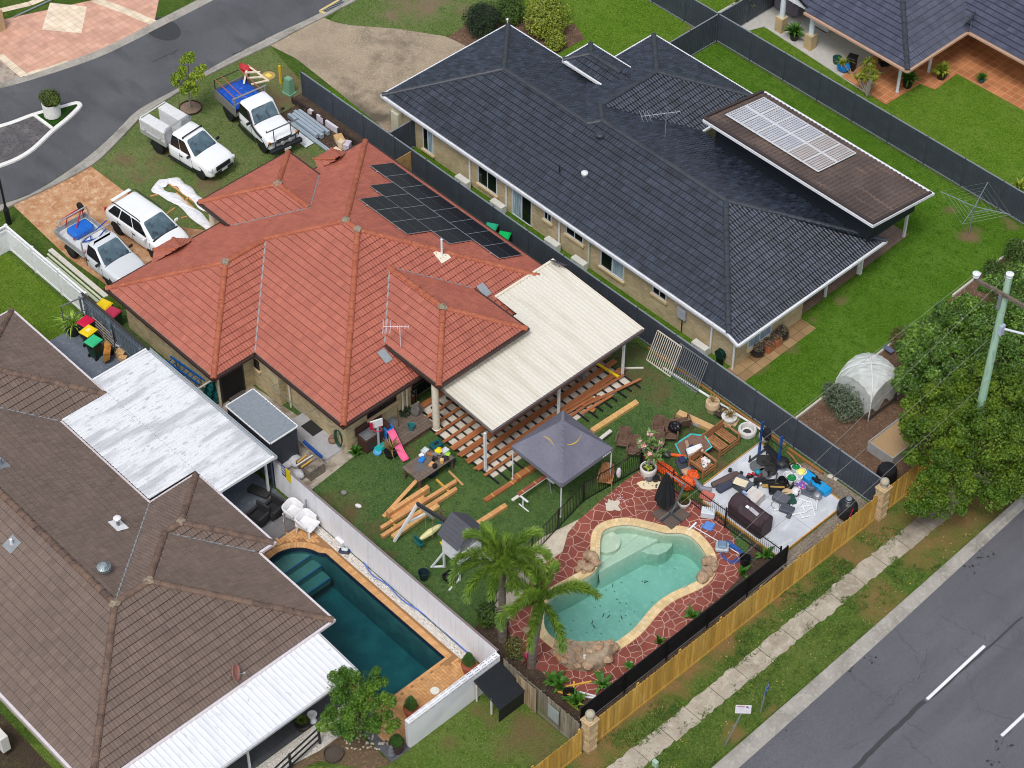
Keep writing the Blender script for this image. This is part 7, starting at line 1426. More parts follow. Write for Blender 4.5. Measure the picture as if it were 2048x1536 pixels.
# --- chairs ---
def chair(label,a,rz,m=DKW,tilt=0):
 q=G(*a,.42);t=thing("wooden_chair",label,"chair",(q[0],q[1],0),rz,"dark wooden garden chairs");b=MB()
 for k in range(6):b.box(-.27+k*.092,-.27,.41,-.27+k*.092+.08,.27,.435)
 b.build("seat",m,t);b=MB()
 b.loft([[(-.3,-.27,.45),(-.27,-.27,.45),(-.27,.27,.45),(-.3,.27,.45)],[(-.42,-.27,.86),(-.39,-.27,.86),(-.39,.27,.86),(-.42,.27,.86)],[(-.45,-.18,.95),(-.42,-.18,.95),(-.42,.18,.95),(-.45,.18,.95)]],True,True);b.build("backrest",m,t)
 for sg in(-1,1):
  b=MB();b.beam((-.36,sg*.3,.62),(.3,sg*.32,.64),.06,.03);b.build("armrest",m,t);MB().beam((.27,sg*.3,0),(.25,sg*.3,.63),.045,.045).build("leg",m,t);MB().beam((-.36,sg*.27,0),(-.27,sg*.27,.5),.045,.045).build("leg",m,t)
 return t
chair("dark wooden garden chair behind the others nearest the gazebo",px12(300,660),R(-55));chair("dark wooden garden chair whose back faces the chair nearest the gazebo",px12(440,770),R(-50));chair("dark wooden garden chair behind the pink flowering frangipani",px12(760,520),R(-45));chair("dark wooden garden chair with a black bag on its far side",px12(900,570),R(-45));chair("dark wooden garden chair facing away beside the long carton",px12(1060,410),R(150));chair("dark wooden garden chair partly behind the frangipani stem",px12(720,700),R(-60));chair("brown wooden garden chair beside the gazebo leg and pool fence",px12(75,1130),R(-55),TEAK)
O_("black_bag","shiny black plastic bag dumped on a garden chair","bag",(*G(*px12(960,480),.6),.44),MB().ico((0,0,.2),.3,3,.12,(1,.9,.95),3),simple("bin_bag",18,18,24,.2))
def slat_seat(name,label,cat,loc,rz,W_,D_,extra=True):
 t=thing(name,label,cat,loc,rz);b=MB();n_=int(W_/.1)
 for k in range(n_):
  if k!=n_//2 or W_<1:b.box(-D_/2+.05,-W_/2+.04+k*(W_-.08)/n_,.36,D_/2-.04,-W_/2+.04+(k+.72)*(W_-.08)/n_,.39)
 b.build("seat",TEAK,t)
 b=MB();n2=int(W_/.09)
 if W_>1:b.beam((-D_/2,-W_/2,.56),(-D_/2,W_/2,.56),.035,.46)
 else:
  for k in range(n2):b.box(-D_/2-.02,-W_/2+.03+k*.09,.4,-D_/2+.01,-W_/2+.09+k*.09,.8)
  b.beam((-D_/2,-W_/2,.82),(-D_/2,W_/2,.82),.06,.06)
 b.build("backrest",TEAK,t)
 for sg in(-1,1):MB().beam((-D_/2,sg*W_/2,.62),(D_/2+.05,sg*W_/2,.62),.1,.035).build("armrest",TEAK,t)
 for sx in(-1,1):
  for sg in(-1,1):MB().box(sx*D_/2-.035,sg*W_/2-.035,0,sx*D_/2+.035,sg*W_/2+.035,.8 if sx<0 else.6).build("leg",TEAK,t)
 b=MB();b.beam((D_/2,-W_/2,.3),(D_/2,W_/2,.3),.03,.08);b.beam((D_/2,-W_/2,.12),(D_/2,W_/2,.12),.03,.06);b.build("front_rail",TEAK,t);return t
slat_seat("timber_sofa","slatted teak sofa frame without cushions, on the lawn by the white planter","sofa",(9.0,4.08,0),R(0),1.25,1.0);slat_seat("timber_armchair","slatted teak armchair with white toys on it, by the weights slab","armchair",(9.45,2.42,0),R(0),.78,.8)
O_("soft_toys","black and white patterned soft toys on the teak armchair","toy",(9.5,2.45,.4),MB().ico((-.05,.1,.12),.17,2,.2,(1,1,.8),1).ico((.12,-.1,.1),.14,2,.2,(1,1,.8),2).ico((.1,.2,.09),.1,2,.2,(1,1,.8),3),mat("dalmatian",srgb(220,214,210),[(11,srgb(40,36,36),.56,.6,2)],.8))
p,q=Vector(G(*px12(1030,290),.2)),Vector(G(*px12(1440,480),.2));O_("carton","long flat cardboard carton on the lawn behind the chairs","box",(*((p+q)/2),0),MB().box(-.95,-.16,0,.95,.16,.2,.01),CARD,math.atan2(q.y-p.y,q.x-p.x));p,q=G(*px12(1020,810)),G(*px12(1270,700))
O_("carton_white","white printed box beside the long cardboard carton","box",(*G(*px12(1290,465)),0),MB().box(-.35,-.1,0,.35,.1,.16),simple("carton_grey",176,178,186,.8),R(20))
t=thing("folding_net_frame","turquoise edged folded play net frame tipped on the lawn","play net",(*G(*px12(1180,780)),0),R(-20));b=MB();c6=[(-.55,-.55,.12),(.3,-.62,.06),(.62,.0,.3),(.62,.6,.62),(-.1,.62,.62),(-.6,.2,.4)];b.tube(c6+[c6[0]],.04,6);b.build("rim",simple("turquoise",64,196,196,.5),t);MB().loft([[p for p in c6],[(x*.9,y*.9,z-.03)for x,y,z in c6]],True,True).build("net",simple("net_brown",120,92,80,.8),t)
O_("esky_lid","white cooler box lying on the turquoise play net","cooler",(*G(*px12(1215,740),.75),.55),MB().obox((0,0,.08),(.36,.72,.22),R(-30),R(16),bev=.05),WHITEP);O_("tan_plank","tan plank lying across the turquoise play net","plank",(*G(*px12(1130,790),.4),.42),MB().beam((-.5,.4,0),(.55,-.4,0),.14,.03),simple("tan_timber",170,140,116,.8));O_("navy_bag","navy patterned bag beside the white cooler box","bag",(*G(*px12(1170,755),.5),.4),MB().ico((0,0,.08),.2,2,.2,(1,1.4,.5),5),simple("navy",44,54,110,.7))
t=thing("leaf_blower","orange and grey leaf blower on the grass near the play net","leaf blower",(*G(*px12(930,860)),0),R(40));MB().ico((-.25,0,.14),.17,2,.1,(1.2,1,.8),2).build("motor",DKGRY,t);MB().tube([(-.1,0,.16),(.55,.02,.1)],.075,8).build("tube",ORNG,t)
NET=mat("orange_net",srgb(232,98,40),[(14,srgb(196,70,26),.45,.6,3)],.7)
for lab,c_,sz,sd_ in(("crumpled orange barrier mesh along the pool fence, nearest the frangipani",(700,930),(1.3,.35,.16),1),("crumpled orange barrier mesh in a long strip beside the charcoal boards",(880,1040),(1.3,.35,.2),2),("bulging orange barrier mesh bundle beside the black umbrella",(1110,1230),(.6,.55,.5),3),("orange mesh heap behind the loop topped pool fence at the slab corner",(1190,1110),(.5,.4,.35),4)):q=G(*px12(*c_),.1);O_("barrier_mesh",lab,"mesh",(q[0],q[1],0),MB().ico((0,0,sz[2]*.6),.6,3,.14,sz,sd_),NET,R(-8),"orange barrier mesh")
O_("charcoal_boards","charcoal composite boards on the grass between mesh and armchair","boards",(*G(*px12(1050,1000)),.05),MB().obox((0,0,.06),(.9,.4,.06),R(-30)).obox((.25,.3,.12),(.9,.3,.06),R(-40)),DKGRY);O_("blue_case","dark blue case beside the charcoal boards","case",(*G(*px12(1050,930)),.1),MB().obox((0,0,.1),(.35,.28,.14),R(-20),bev=.03),simple("case_blue",50,56,92,.5))
O_("tarp_roll","grey plastic sheeting roll at the slab corner","sheeting",(*G(*px12(1250,1200)),.05),MB().tube([(-.8,.25,.1),(-.2,-.1,.14),(.4,-.2,.12),(.75,.05,.1)],.13,8),simple("sheeting",128,128,140,.5));O_("tan_sack","tan sack beside the loop topped pool fence","sack",(*G(*px12(1130,1100)),.05),MB().ico((0,0,.1),.3,2,.15,(1.3,.7,.5),6),simple("sack",196,160,130,.8))
q=G(*px12(1880,560));t=thing("concrete_ring_planter","empty white concrete ring planter at the grey fence","planter",(q[0],q[1],0));MB().lathe([(.36,0),(.42,.12),(.42,.3),(.38,.36),(.3,.36),(.28,.2),(.28,.12)],n=24).build("ring",simple("ring_concrete",206,204,200,.7),t);MB().lathe([(.27,.1),(.1,.14),(0,.15)],n=20).build("liner",simple("liner",60,60,66,.6),t)
O_("stepping_stone","sandstone crazy piece on the grass beside the ring planter","stone",(*G(*px12(1700,430)),0),MB().obox((0,.1,.03),(.3,.5,.06),R(20)).obox((-.1,-.25,.03),(.28,.3,.06),R(50)),SAND)
# --- along the long grey fence ---
t=thing("gate_panel","cream barred gate panel leaning on the long grey fence","gate panel",(3.0,5.5,0));CRMM=simple("cream_metal",214,206,190,.5)
def bars(t,x0,x1,m):
 b=MB();n_=int((x1-x0)/.11)
 for k in range(n_+1):b.beam((x0+(x1-x0)*k/n_,0,.05),(x0+(x1-x0)*k/n_,.62,1.5),.03,.03)
 b.beam((x0,0,.05),(x1,0,.05),.04,.05);b.beam((x0,.62,1.5),(x1,.62,1.5),.04,.05);b.build("bars",m,t)
bars(t,.1,1.6,CRMM);t=thing("gate_panel","grey barred gate panel leaning on the long grey fence","gate panel",(3.5,5.62,0));bars(t,.9,2.6,GREYST)
O_("downpipe_length","long white pipe lying on the grass along the grey fence","pipe",(4.0,5.68,.06),MB().tube([(0,0,0),(5.6,.36,0)],.055,8),WHITEP);O_("timber_sleeper","long rusty timber sleeper at the foot of the grey fence","sleeper",(2.6,6.1,0),MB().box(0,-.05,0,8.4,.05,.12),simple("sleeper",150,104,56,.8));O_("gravel_board","long rusty timber sleeper along the fence beside the weights slab's far corner","sleeper",(11.2,6.05,0),MB().box(0,-.05,0,2.0,.05,.12),simple("sleeper",150,104,56,.8))
q=WALL(1097,520,1,6.4);t=thing("satellite_dish","dark square satellite dish above the long grey fence beside the cream patio roof","satellite dish",(-1.9,4.75,2.4));MB().tube([(0,0,0),(0,0,.55)],.025,6).build("mast",GREYST,t);MB().obox((0,0,.75),(.75,.05,.6),R(20),R(50),0,.02).build("panel",simple("dish_brown",72,66,74,.5),t)
# --- pool surroundings ---
t=thing("closed_umbrella","closed black cantilever umbrella on paving slab base by the pool","umbrella",(10.35,-.45,0));b=MB()
for(x,y)in((-.3,-.3),(.3,-.3),(-.3,.3),(.3,.3)):b.box(x-.29,y-.29,.03,x+.29,y+.29,.09)
b.build("base_slabs",simple("slab_brown",96,84,76,.8),t);b=MB();b.beam((-.62,0,.12),(.62,0,.12),.07,.05);b.beam((0,-.62,.12),(0,.62,.12),.07,.05);b.build("cross_base",DKGRY,t)
MB().tube([(0,0,.1),(.25,.3,1.6),(.3,.36,2.0)],.045,8).build("mast",simple("mast_grey",110,118,126,.4,.4),t)
b=MB();rings=[]
for(z,r_)in((.6,.46),(1.0,.42),(1.6,.3),(2.1,.17),(2.4,.06)):rings.append([(-.38+r_*(1 if k%2 else.72)*math.cos(k*math.pi/9),-.02+r_*(1 if k%2 else.72)*math.sin(k*math.pi/9),z+(.06 if k%2 and z<.7 else 0))for k in range(18)])
b.loft(rings,True,True);b.build("canopy",simple("umbrella_black",30,31,36,.8),t);MB().tube([(.3,.36,1.95),(-.38,-.02,2.42)],.03,6).build("arm",GREYST,t)
O_("beach_towel","cream mat with a black squiggle lying on the red paving","mat",(*G(*px15(405,325)),.034),MB().prism([(.62*math.cos(a)*(1+.08*math.sin(5*a)),.27*math.sin(a)*(1+.1*math.cos(3*a)))for a in[k*math.pi/14 for k in range(28)]],0,.02),mat("towel",srgb(226,210,176),[(7,srgb(60,54,50),.63,.65,1)],.9),R(45));O_("white_rag","torn pale rag on the red paving near the pool fence","rag",(*G(1225,1012),.034),MB().prism([(.34*math.cos(a)*(1+.3*math.sin(5*a+1)),.3*math.sin(a)*(1+.3*math.cos(4*a)))for a in[k*math.pi/12 for k in range(24)]],0,.02),simple("rag",206,196,180,.9));
b=MB();rdc=random.Random(6)
for k in range(40):b.obox((rdc.gauss(0,.22),rdc.gauss(0,.16),.005),(.05,.035,.012),rdc.uniform(0,3))
stuff(b.build("paper_scraps",simple("scrap_pink",206,180,190,.8)),"scattered pink and white scraps beside the torn rag","scraps").location=(*G(1240,1000),.034)
def pot(name,label,a,prof,m,z0=.03,soil=None,group=None,cat="pot",n=18):
 q=G(*a);t=thing(name,label,cat,(q[0],q[1],z0),0,group);MB().lathe(prof,n=n).build("pot",m,t);top=prof[-2]if len(prof)>2 else prof[-1]
 if soil:MB().lathe([(soil[0],soil[1]),(0,soil[1]+.02)],n=n).build("soil",SOILM,t)
 return t
BOWL=lambda r_,h_:[(r_*.6,0),(r_,h_*.75),(r_*1.02,h_),(r_*.9,h_),(r_*.85,h_*.8),(0,h_*.75)]
t_frang=pot("frangipani_pot","tall white pot with a pink flowering frangipani at the pool fence corner",(1296,952),[(.26,0),(.36,.3),(.38,.52),(.35,.58),(.3,.58),(.29,.46),(0,.44)],WHTC,soil=(.29,.47),cat="potted tree")
t_grass=pot("grass_pot","white pot of upright grass beside the black umbrella",(1367,1014),BOWL(.28,.36),WHTC,soil=(.24,.3),cat="potted plant")
O_("dark_pot","small grey round pot at the foot of the tall white pot","pot",(*G(1298,962),.03),MB().lathe([(.1,0),(.17,.12),(.16,.24),(.1,.3),(0,.3)],n=14),simple("pot_grey",96,98,104,.6));O_("dark_pot_b","small black pot with dry twigs right of the tall white pot","pot",(*G(1311,962),.03),MB().lathe([(.13,0),(.18,.22),(0,.22)],n=14),BLACKP)
O_("white_stool","white plastic step lying on its side by the loop topped fence","stool",(*G(*px15(1125,715)),.03),MB().box(-.3,-.2,0,.3,-.1,.32,.03).box(-.3,.1,0,.3,.2,.32,.03).box(-.3,-.2,.25,.3,.2,.34,.03),simple("step_white",206,214,220,.5),R(35));O_("leaf_scoop","blue pool leaf scoop lying on the red paving","scoop",(*G(*px15(1130,860)),.035),MB().box(-.2,-.2,0,.24,.24,.06,.05).box(-.26,-.26,0,-.2,.0,.05,.01),simple("scoop_blue",92,136,206,.5),R(20))
t=thing("pool_brush","white pool broom pole lying across the paving and coping","pool broom",(*G(*px15(930,860)),.07),0);p0,p1=Vector(G(*px15(930,850))),Vector(G(*px15(1520,1200)));d=p1-p0;MB().tube([(0,0,.0),(d.x,d.y,.0)],.02,6).build("pole",WHITEP,t);MB().obox((0,0,0),(.08,.5,.05),math.atan2(d.y,d.x)).build("head",WHITEP,t)
t=thing("pool_cleaner","grey and blue robotic pool cleaner beside the pool coping","pool cleaner",(*G(*px15(1305,1140)),.04),R(40));MB().box(-.28,-.25,0,.28,.25,.2,.05).build("body",simple("cleaner_grey",176,186,190,.5),t);MB().box(-.2,-.2,.2,.2,.2,.34,.06).build("cover",simple("cleaner_blue",110,134,160,.4),t)
b=MB();HOSEB=simple("hose_blue",52,92,170,.45);rdh=random.Random(8);c_=G(*px15(1440,1230));pts=[(c_[0]+.5*math.cos(k*.55)*(1-k*.008)+rdh.uniform(-.06,.06),c_[1]+.4*math.sin(k*.55)+rdh.uniform(-.06,.06),.05+.0015*k)for k in range(50)];b.tube(smooth_line(pts,3),.017,5);tag(b.build("pool_hose",HOSEB),"tangled thin blue pool hose on the paving beside the cleaner","hose")
b=MB();p,q=G(*px15(1400,1100)),G(*px15(1690,1300));b.tube([(*p,.08),(*q,.08)],.03,6).obox((p[0]+.05,p[1]+.05,.08),(.5,.16,.06),math.atan2(q[1]-p[1],q[0]-p[0]));tag(b.build("vacuum_pole",simple("pole_blue",30,92,170,.4)),"blue pool vacuum pole lying by the garden bed","pole");c_=G(*px15(1550,1110));tag(MB().tube([(c_[0]+.42*math.cos(a),c_[1]+.42*math.sin(a),.06)for a in[k*math.pi/14 for k in range(28)]],.012,4).build("wire_hoop",GREYP),"thin pale hoop lying on the garden soil by the blue pole","hoop")
O_("black_bucket","black bucket on the red paving beside the hoses","bucket",(*G(*px15(1595,1330)),.03),MB().lathe([(.19,0),(.24,.42),(.25,.43),(.22,.41),(.17,.05)],n=18),BLACKP)
ROCK=mat("pool_boulder",srgb(168,142,116),[(3,srgb(136,108,84),.42,.66,5),(9,srgb(196,176,150),.55,.75,4),(2,srgb(176,128,84),.6,.75,3)],.85,bump=(8,.6,.04))
rdb=random.Random(10);k=0
for(a,c_,r_)in((1182,1118,.36),(1163,1133,.24),(1190,1128,.26),(1177,1140,.3),(1156,1141,.18),(1169,1145,.16),(1418,1128,.34),(1424,1142,.24),(1414,1148,.3),(1405,1159,.34),(1428,1134,.2)):
 q=G(a,c_);O_("boulder","tan boulder on the pool coping, %s"%("at the shallow end beside the palms" if a<1300 else "at the deep end facing the yellow fence"),"boulder",(q[0],q[1],.02),MB().ico((0,0,r_*.5),r_*.85,2,.16,(1.15,.9,.75),50+k),ROCK,rdb.uniform(0,6),"boulders on the pool edge");k+=1
wf=G(1168,1325);t=thing("rock_waterfall","curved stone water feature with a white pipe at the end of the pool","water feature",(wf[0],wf[1],0));wc=Vector(G(1168,1302));dv=(Vector(wf)-wc).normalized()
b=MB();ax=math.atan2(dv.y,dv.x);b.T((wc.x-wf[0],wc.y-wf[1],0),ax);b.loft([[(r_*math.cos(th)*1.05,r_*math.sin(th)*1.25,z)for th in[R(-95+190*k/18)for k in range(19)]]for r_,z in((1.0,0),(.98,.3),(.9,.55),(.75,.64),(.0,.62))],False,False,closed=False);b.build("mortar_back",mat("mortar_rock",srgb(158,140,118),[(3,srgb(128,112,94),.42,.66,5),(9,srgb(180,164,142),.55,.75,3)],.9),t,smooth=True)
for k in range(26):
 th=R(rdb.uniform(-95,95));lv=k%3;rr_=(.95,.8,.5)[lv];zz_=(.36,.57,.66)[lv];b=MB().T((wc.x-wf[0],wc.y-wf[1],0),ax);b.ico((rr_*math.cos(th)*1.05,rr_*math.sin(th)*1.25,zz_),rdb.uniform(.12,.2),2,.16,(1.1,1.2,.7),90+k);b.build("stone",ROCK,t)
MB().tube([((.4)*dv.x,.4*dv.y,.0),(.25*dv.x,.25*dv.y,.8)],.05,8).build("pipe",WHITEP,t)
O_("river_stone","flat brown stone lying on the paving by the palm trunk","stone",(*G(1058,1267),.03),MB().ico((0,0,.08),.22,2,.1,(1.5,.8,.5),4),ROCK,R(10));k=0
for lab,p,q,m in(("yellow stake lying towards the pool feature",(1130,1373),(1183,1362),PINEY),("yellow stake lying towards the fence corner",(1148,1362),(1146,1400),PINEY),("yellow stake under the black pot by the old fence",(1115,1382),(1170,1398),PINEY),("white pipe length on the soil by the shade cloth fence, upper one",(1158,1383),(1192,1392),WHITEP),("white pipe length on the soil by the shade cloth fence, lower one",(1167,1393),(1193,1395),WHITEP)):beam_px(lab,p,q,.07,.05,.03+.012*k,m=m,group="stakes and pipes by the fence corner",name="garden_stake",cat="stake");k+=1
O_("black_pot","empty black plastic pot by the old grey fence","pot",(*G(1139,1398),.02),MB().lathe([(.2,0),(.27,.42),(.28,.43),(.25,.4),(.18,.06)],n=18),BLACKP)
# --- weights slab ---
ZS=.09
def at3(a,c_,z=ZS):return(*G(*px3(a,c_),z),z)
BLR=simple("rack_blue",20,72,140,.4);t=thing("squat_rack","blue squat rack with a black bar at the slab corner","gym rack",(11.2,4.45,ZS));
for y in(-.1,.55):pass
for(x,y)in((-.6,.35),(.55,.3)):
 MB().box(x-.045,y-.045,0,x+.045,y+.045,2.1).build("upright",BLR,t);MB().beam((x,y-.65,.05),(x,y+.45,.05),.08,.08).build("foot",DKGRY,t);MB().tube([(x,y-.6,.05),(x,y-.6,.4)],.035,6).build("peg",BLACKP,t)
MB().tube([(-.7,.3,1.5),(.75,.25,1.5)],.03,6).build("pull_up_bar",BLACKP,t)
t=thing("weight_bench","black padded weight bench inside the blue rack","bench",(11.3,4.98,ZS));MB().obox((-.2,.05,.45),(.9,.3,.1),R(-10),bev=.04).build("pad",BLACKP,t);MB().ico((.55,-.1,.48),.33,2,.02,(1,1,.55),2).build("seat",simple("seat_black",36,36,40,.5),t);MB().beam((-.5,.1,.2),(.5,-.1,.2),.07,.07).tube([(-.5,.1,0),(-.5,.1,.4)],.04,6).tube([(.5,-.1,0),(.5,-.1,.4)],.04,6).build("frame",DKGRY,t)
PLT=simple("iron_plate",112,114,116,.5,.3);PLK=simple("black_plate",44,44,44,.6)
def plate(lab,a,r_,m,z=0.0,tilt=0):
 q=at3(*a);b=MB().T((0,0,z),0,R(tilt));b.lathe([(r_,0),(r_,.04),(r_*.86,.045),(r_*.82,.03),(r_*.35,.03),(r_*.3,.05),(.03,.05)],n=22)
 o=b.build("weight_plate",m);o.location=q;return tag(o,lab,"weight plate","weight plates on the slab")
plate("large grey weight plate flat on the slab, nearest the slab's fence corner",(740,405),.36,PLT);plate("large grey weight plate flat on the slab, beside the teal kettlebell",(830,490),.36,PLT);plate("black weight plate leaning on the grey ones",(800,345),.28,PLK,.1,12);plate("black weight plate in the middle of the pile",(880,360),.3,PLK,.08,-10);plate("black weight plate at the right of the pile",(905,440),.28,PLK,.06,8);plate("small black weight plate below the rack upright",(920,480),.22,PLK,.05);plate("small black weight plate at the back of the pile",(860,330),.2,PLK,.12)
O_("kettlebell","teal kettlebell between the plates and dumbbells","kettlebell",at3(740,500),MB().ico((0,0,.12),.13,2).tube([(-.08,0,.2),(-.06,0,.3),(.06,0,.3),(.08,0,.2)],.025,6),simple("kb_teal",30,150,168,.4))
def dumbbell(lab,a,rz,m,m2,L=.32,r_=.09):
 b=MB().T((0,0,r_),rz,0,R(90));b.lathe([(.025,-L/2),(.025,L/2)],n=8);o=b.build("dumbbell",m2);o.location=at3(*a);tag(o,lab,"dumbbell","dumbbells on the slab")
 for s_ in(-1,1):b=MB().T((0,0,r_),rz,0,R(90));b.lathe([(r_*.8,s_*L/2-.07),(r_,s_*L/2-.03),(r_,s_*L/2+.03),(r_*.8,s_*L/2+.07)],n=10);b.build("weight",m,o)
dumbbell("red and black dumbbell, left of the pair by the kettlebell",(670,545),R(20),simple("db_red",170,36,56,.5),BLACKP);dumbbell("red and black dumbbell touching the teal kettlebell",(725,530),R(30),simple("db_red",170,36,56,.5),BLACKP);dumbbell("silver dumbbell nearest the joint line of the slab",(740,610),R(-15),simple("db_silver",196,196,200,.3,.6),GREYST,.38,.1);dumbbell("black dumbbell behind the long brown bag",(455,490),R(25),BLACKP,GREYST,.5,.1);dumbbell("black dumbbell behind the grey cooler",(540,540),R(25),BLACKP,GREYST,.5,.1);dumbbell("black dumbbell beside the black and red one",(690,525),R(80),BLACKP,GREYST,.3,.08)
O_("swag_bag","long brown rolled bag lying by the grey cooler","bag",at3(330,600),MB().tube([(-.1,-.7,.15),(0,-.3,.18),(.05,.2,.19),(.05,.6,.16)],[.12,.17,.19,.15],10),simple("bag_brown",92,76,72,.8),R(-8));O_("tackle_bag","dark blue and grey bag beside the brown rolled bag","bag",at3(335,670),MB().box(-.18,-.5,0,.18,.5,.24,.06),simple("bag_navy",60,66,84,.7),R(-8))
t=thing("cooler","grey cooler box with a cream sack on its lid","cooler",at3(540,690));MB().box(-.4,-.26,0,.4,.26,.4,.03).build("body",DKGRY,t);MB().box(-.42,-.28,.4,.42,.28,.47,.02).build("lid",simple("lid_grey",88,92,104,.5),t);MB().box(.402,-.1,.2,.41,.1,.34).build("logo_plate",WHITEP,t)
O_("cream_sack","cream folded sack on the grey cooler lid","sack",at3(520,610,ZS+.48)[:2]+(ZS+.475,),MB().box(-.3,-.2,0,.3,.2,.06,.02),simple("sack_cream",222,210,178,.9),R(20))
t=thing("covered_barbecue","barbecue under a dark purple brown fitted cover on the slab","barbecue",(12.95,1.62,ZS));b=MB();pr=[(-.4,0),(-.42,.75),(-.38,.86),(-.2,1.05),(.15,1.12),(.36,.92),(.42,.78),(.4,0)]
xs=[(-.98,.8,-.1),(-.9,.98,-.02),(-.4,1.0,0),(-.25,1.0,-.1),(.5,1.0,-.1),(.72,1.0,-.06),(.88,.98,-.02),(.95,.8,-.1)]
b.loft([[(x,y*s_,z*(1 if z<.8 else 1)+(dz if z>.8 else 0))for y,z in pr]for x,s_,dz in xs],True,True);b.build("cover",mat("bbq_cover",srgb(62,46,52),[(2,srgb(50,36,42),.42,.66,4),(8,srgb(76,58,64),.55,.75,3)],.6),t,bevel=.02)
MB().obox((.25,-.1,1.0),(.5,.16,.015),R(-4),R(20)).build("grey_panel",simple("panel_grey",168,166,172,.6),t);MB().obox((-.1,-.12,1.02),(.16,.12,.015),0,R(20)).build("white_logo",WHITEP,t);MB().obox((-.75,.42,.95),(.22,.1,.1),0).build("stripe",simple("stripe_blue",150,170,206,.6),t)
O_("printed_carton","white and blue printed cardboard carton behind the covered barbecue","box",at3(680,860),MB().box(-.32,-.36,0,.32,.36,.5),mat("carton_print",srgb(206,202,198),[(2,srgb(196,184,176),.45,.6,3)],.8),R(8));p=at3(740,920);O_("carton_label","blue label panel on the printed carton's side","label",(p[0]-.05,p[1]+.0,ZS),MB().box(0,-.3,.05,.012,.3,.4),simple("print_blue",52,120,176,.6),R(8))
O_("tray_bag","black weight machine frame lying on the slab","gym frame",at3(860,650),MB().beam((-.6,-.3,.12),(.6,.4,.14),.1,.1).beam((-.6,-.1,.1),(.5,.55,.1),.07,.07).beam((-.3,-.4,.1),(-.4,.3,.3),.06,.06).beam((.3,.1,.1),(.2,.6,.35),.06,.06).obox((-.35,.0,.2),(.5,.22,.1),.5),simple("gym_black",36,36,38,.5),R(20));O_("exercise_bike","folded black bike frame at the back edge of the slab","bike",at3(1080,470),MB().tube([(-.4,0,.1),(0,.1,.5),(.35,.1,.1),(-.2,.2,.3),(.1,-.1,.8)],.035,6).tube([(.4+.22*math.cos(k*.5),.1,.25+.22*math.sin(k*.5))for k in range(13)],.025,5),BLACKP,R(40))
O_("gold_edge_board","dark board with a yellow edge beside the black frame","board",at3(960,670),MB().obox((0,0,.1),(1.1,.25,.05),R(42)),simple("gold_edge",170,140,76,.6));O_("tool_tray","black tool tray full of fittings on the slab","tray",at3(990,720),tub(MB(),.5,.8,.2),BLACKP,R(-45))
for lab,a,m,r_ in(("white bucket with a green hose coil near the slab's back edge",(1220,480),WHITEP,.2),("white bucket holding green plastic in the middle of the clutter",(1165,620),WHITEP,.22),("white bucket behind the green one",(1120,580),WHITEP,.2),("white tub with yellow lid at the slab's back edge",(1290,540),WHITEP,.22),("white bucket beside the bright blue tool box",(1245,600),WHITEP,.2),("black round tub beside the white buckets",(1050,640),BLACKP,.2),("black bucket in front of the white buckets",(1140,690),BLACKP,.19)):
 t=thing("bucket",lab,"bucket",at3(*a),0,"buckets on the slab");MB().lathe([(r_*.8,0),(r_,.36),(r_*1.06,.37),(r_*.94,.37),(r_*.78,.1),(0,.1)],n=18).build("pail",m,t)
 if "green" in lab and "behind" not in lab:MB().lathe([(r_*.92,.28),(r_*.8,.4),(r_*.4,.42),(0,.36)],n=14).build("contents",simple("contents_green",20,122,62,.4),t)
 if "yellow" in lab:MB().lathe([(r_*.9,.37),(r_*.6,.42),(0,.43)],n=14).build("lid",simple("lid_yellow",232,226,120,.5),t)
t=thing("tool_box","long bright blue tool box at the slab's back edge","tool box",at3(1480,650),R(-2));b=MB();b.box(-.75,-.2,0,.75,.2,.22,.03);b.box(-.75,-.22,.22,-.2,.22,.32,.03);b.box(.1,-.22,.22,.72,.22,.3,.03);b.build("body",simple("box_cyan",30,150,214,.4),t);MB().box(-.25,-.05,.3,.25,.05,.36).build("handle",BLACKP,t)
O_("black_bags","black tool bags behind the blue tool box","bag",at3(1440,590),MB().ico((-.2,.1,.12),.25,2,.2,(1.4,.8,.6),4).ico((.3,0,.12),.25,2,.2,(1.2,.8,.5),5),BLACKP);O_("white_vacuum","white and black vacuum head in the slab clutter","vacuum",at3(1225,760),MB().ico((0,0,.18),.22,3,.04,(1,1,.9),3),mat("vac_white",srgb(214,212,214),[(4,srgb(30,28,30),.54,.58,2)],.4));O_("tan_bag","tan cloth bag in the slab clutter","bag",at3(1110,750),MB().ico((0,0,.1),.24,2,.15,(.8,1.2,.5),3),simple("bag_tan",196,170,132,.8));O_("purple_cloth","purple and pink cloth beside the blue tool box","cloth",at3(1290,660),MB().ico((0,0,.1),.22,2,.25,(1.4,1,.4),9),mat("cloth_purple",srgb(110,90,160),[(5,srgb(196,40,140),.5,.6,2),(7,srgb(220,216,224),.55,.62,2)],.8))
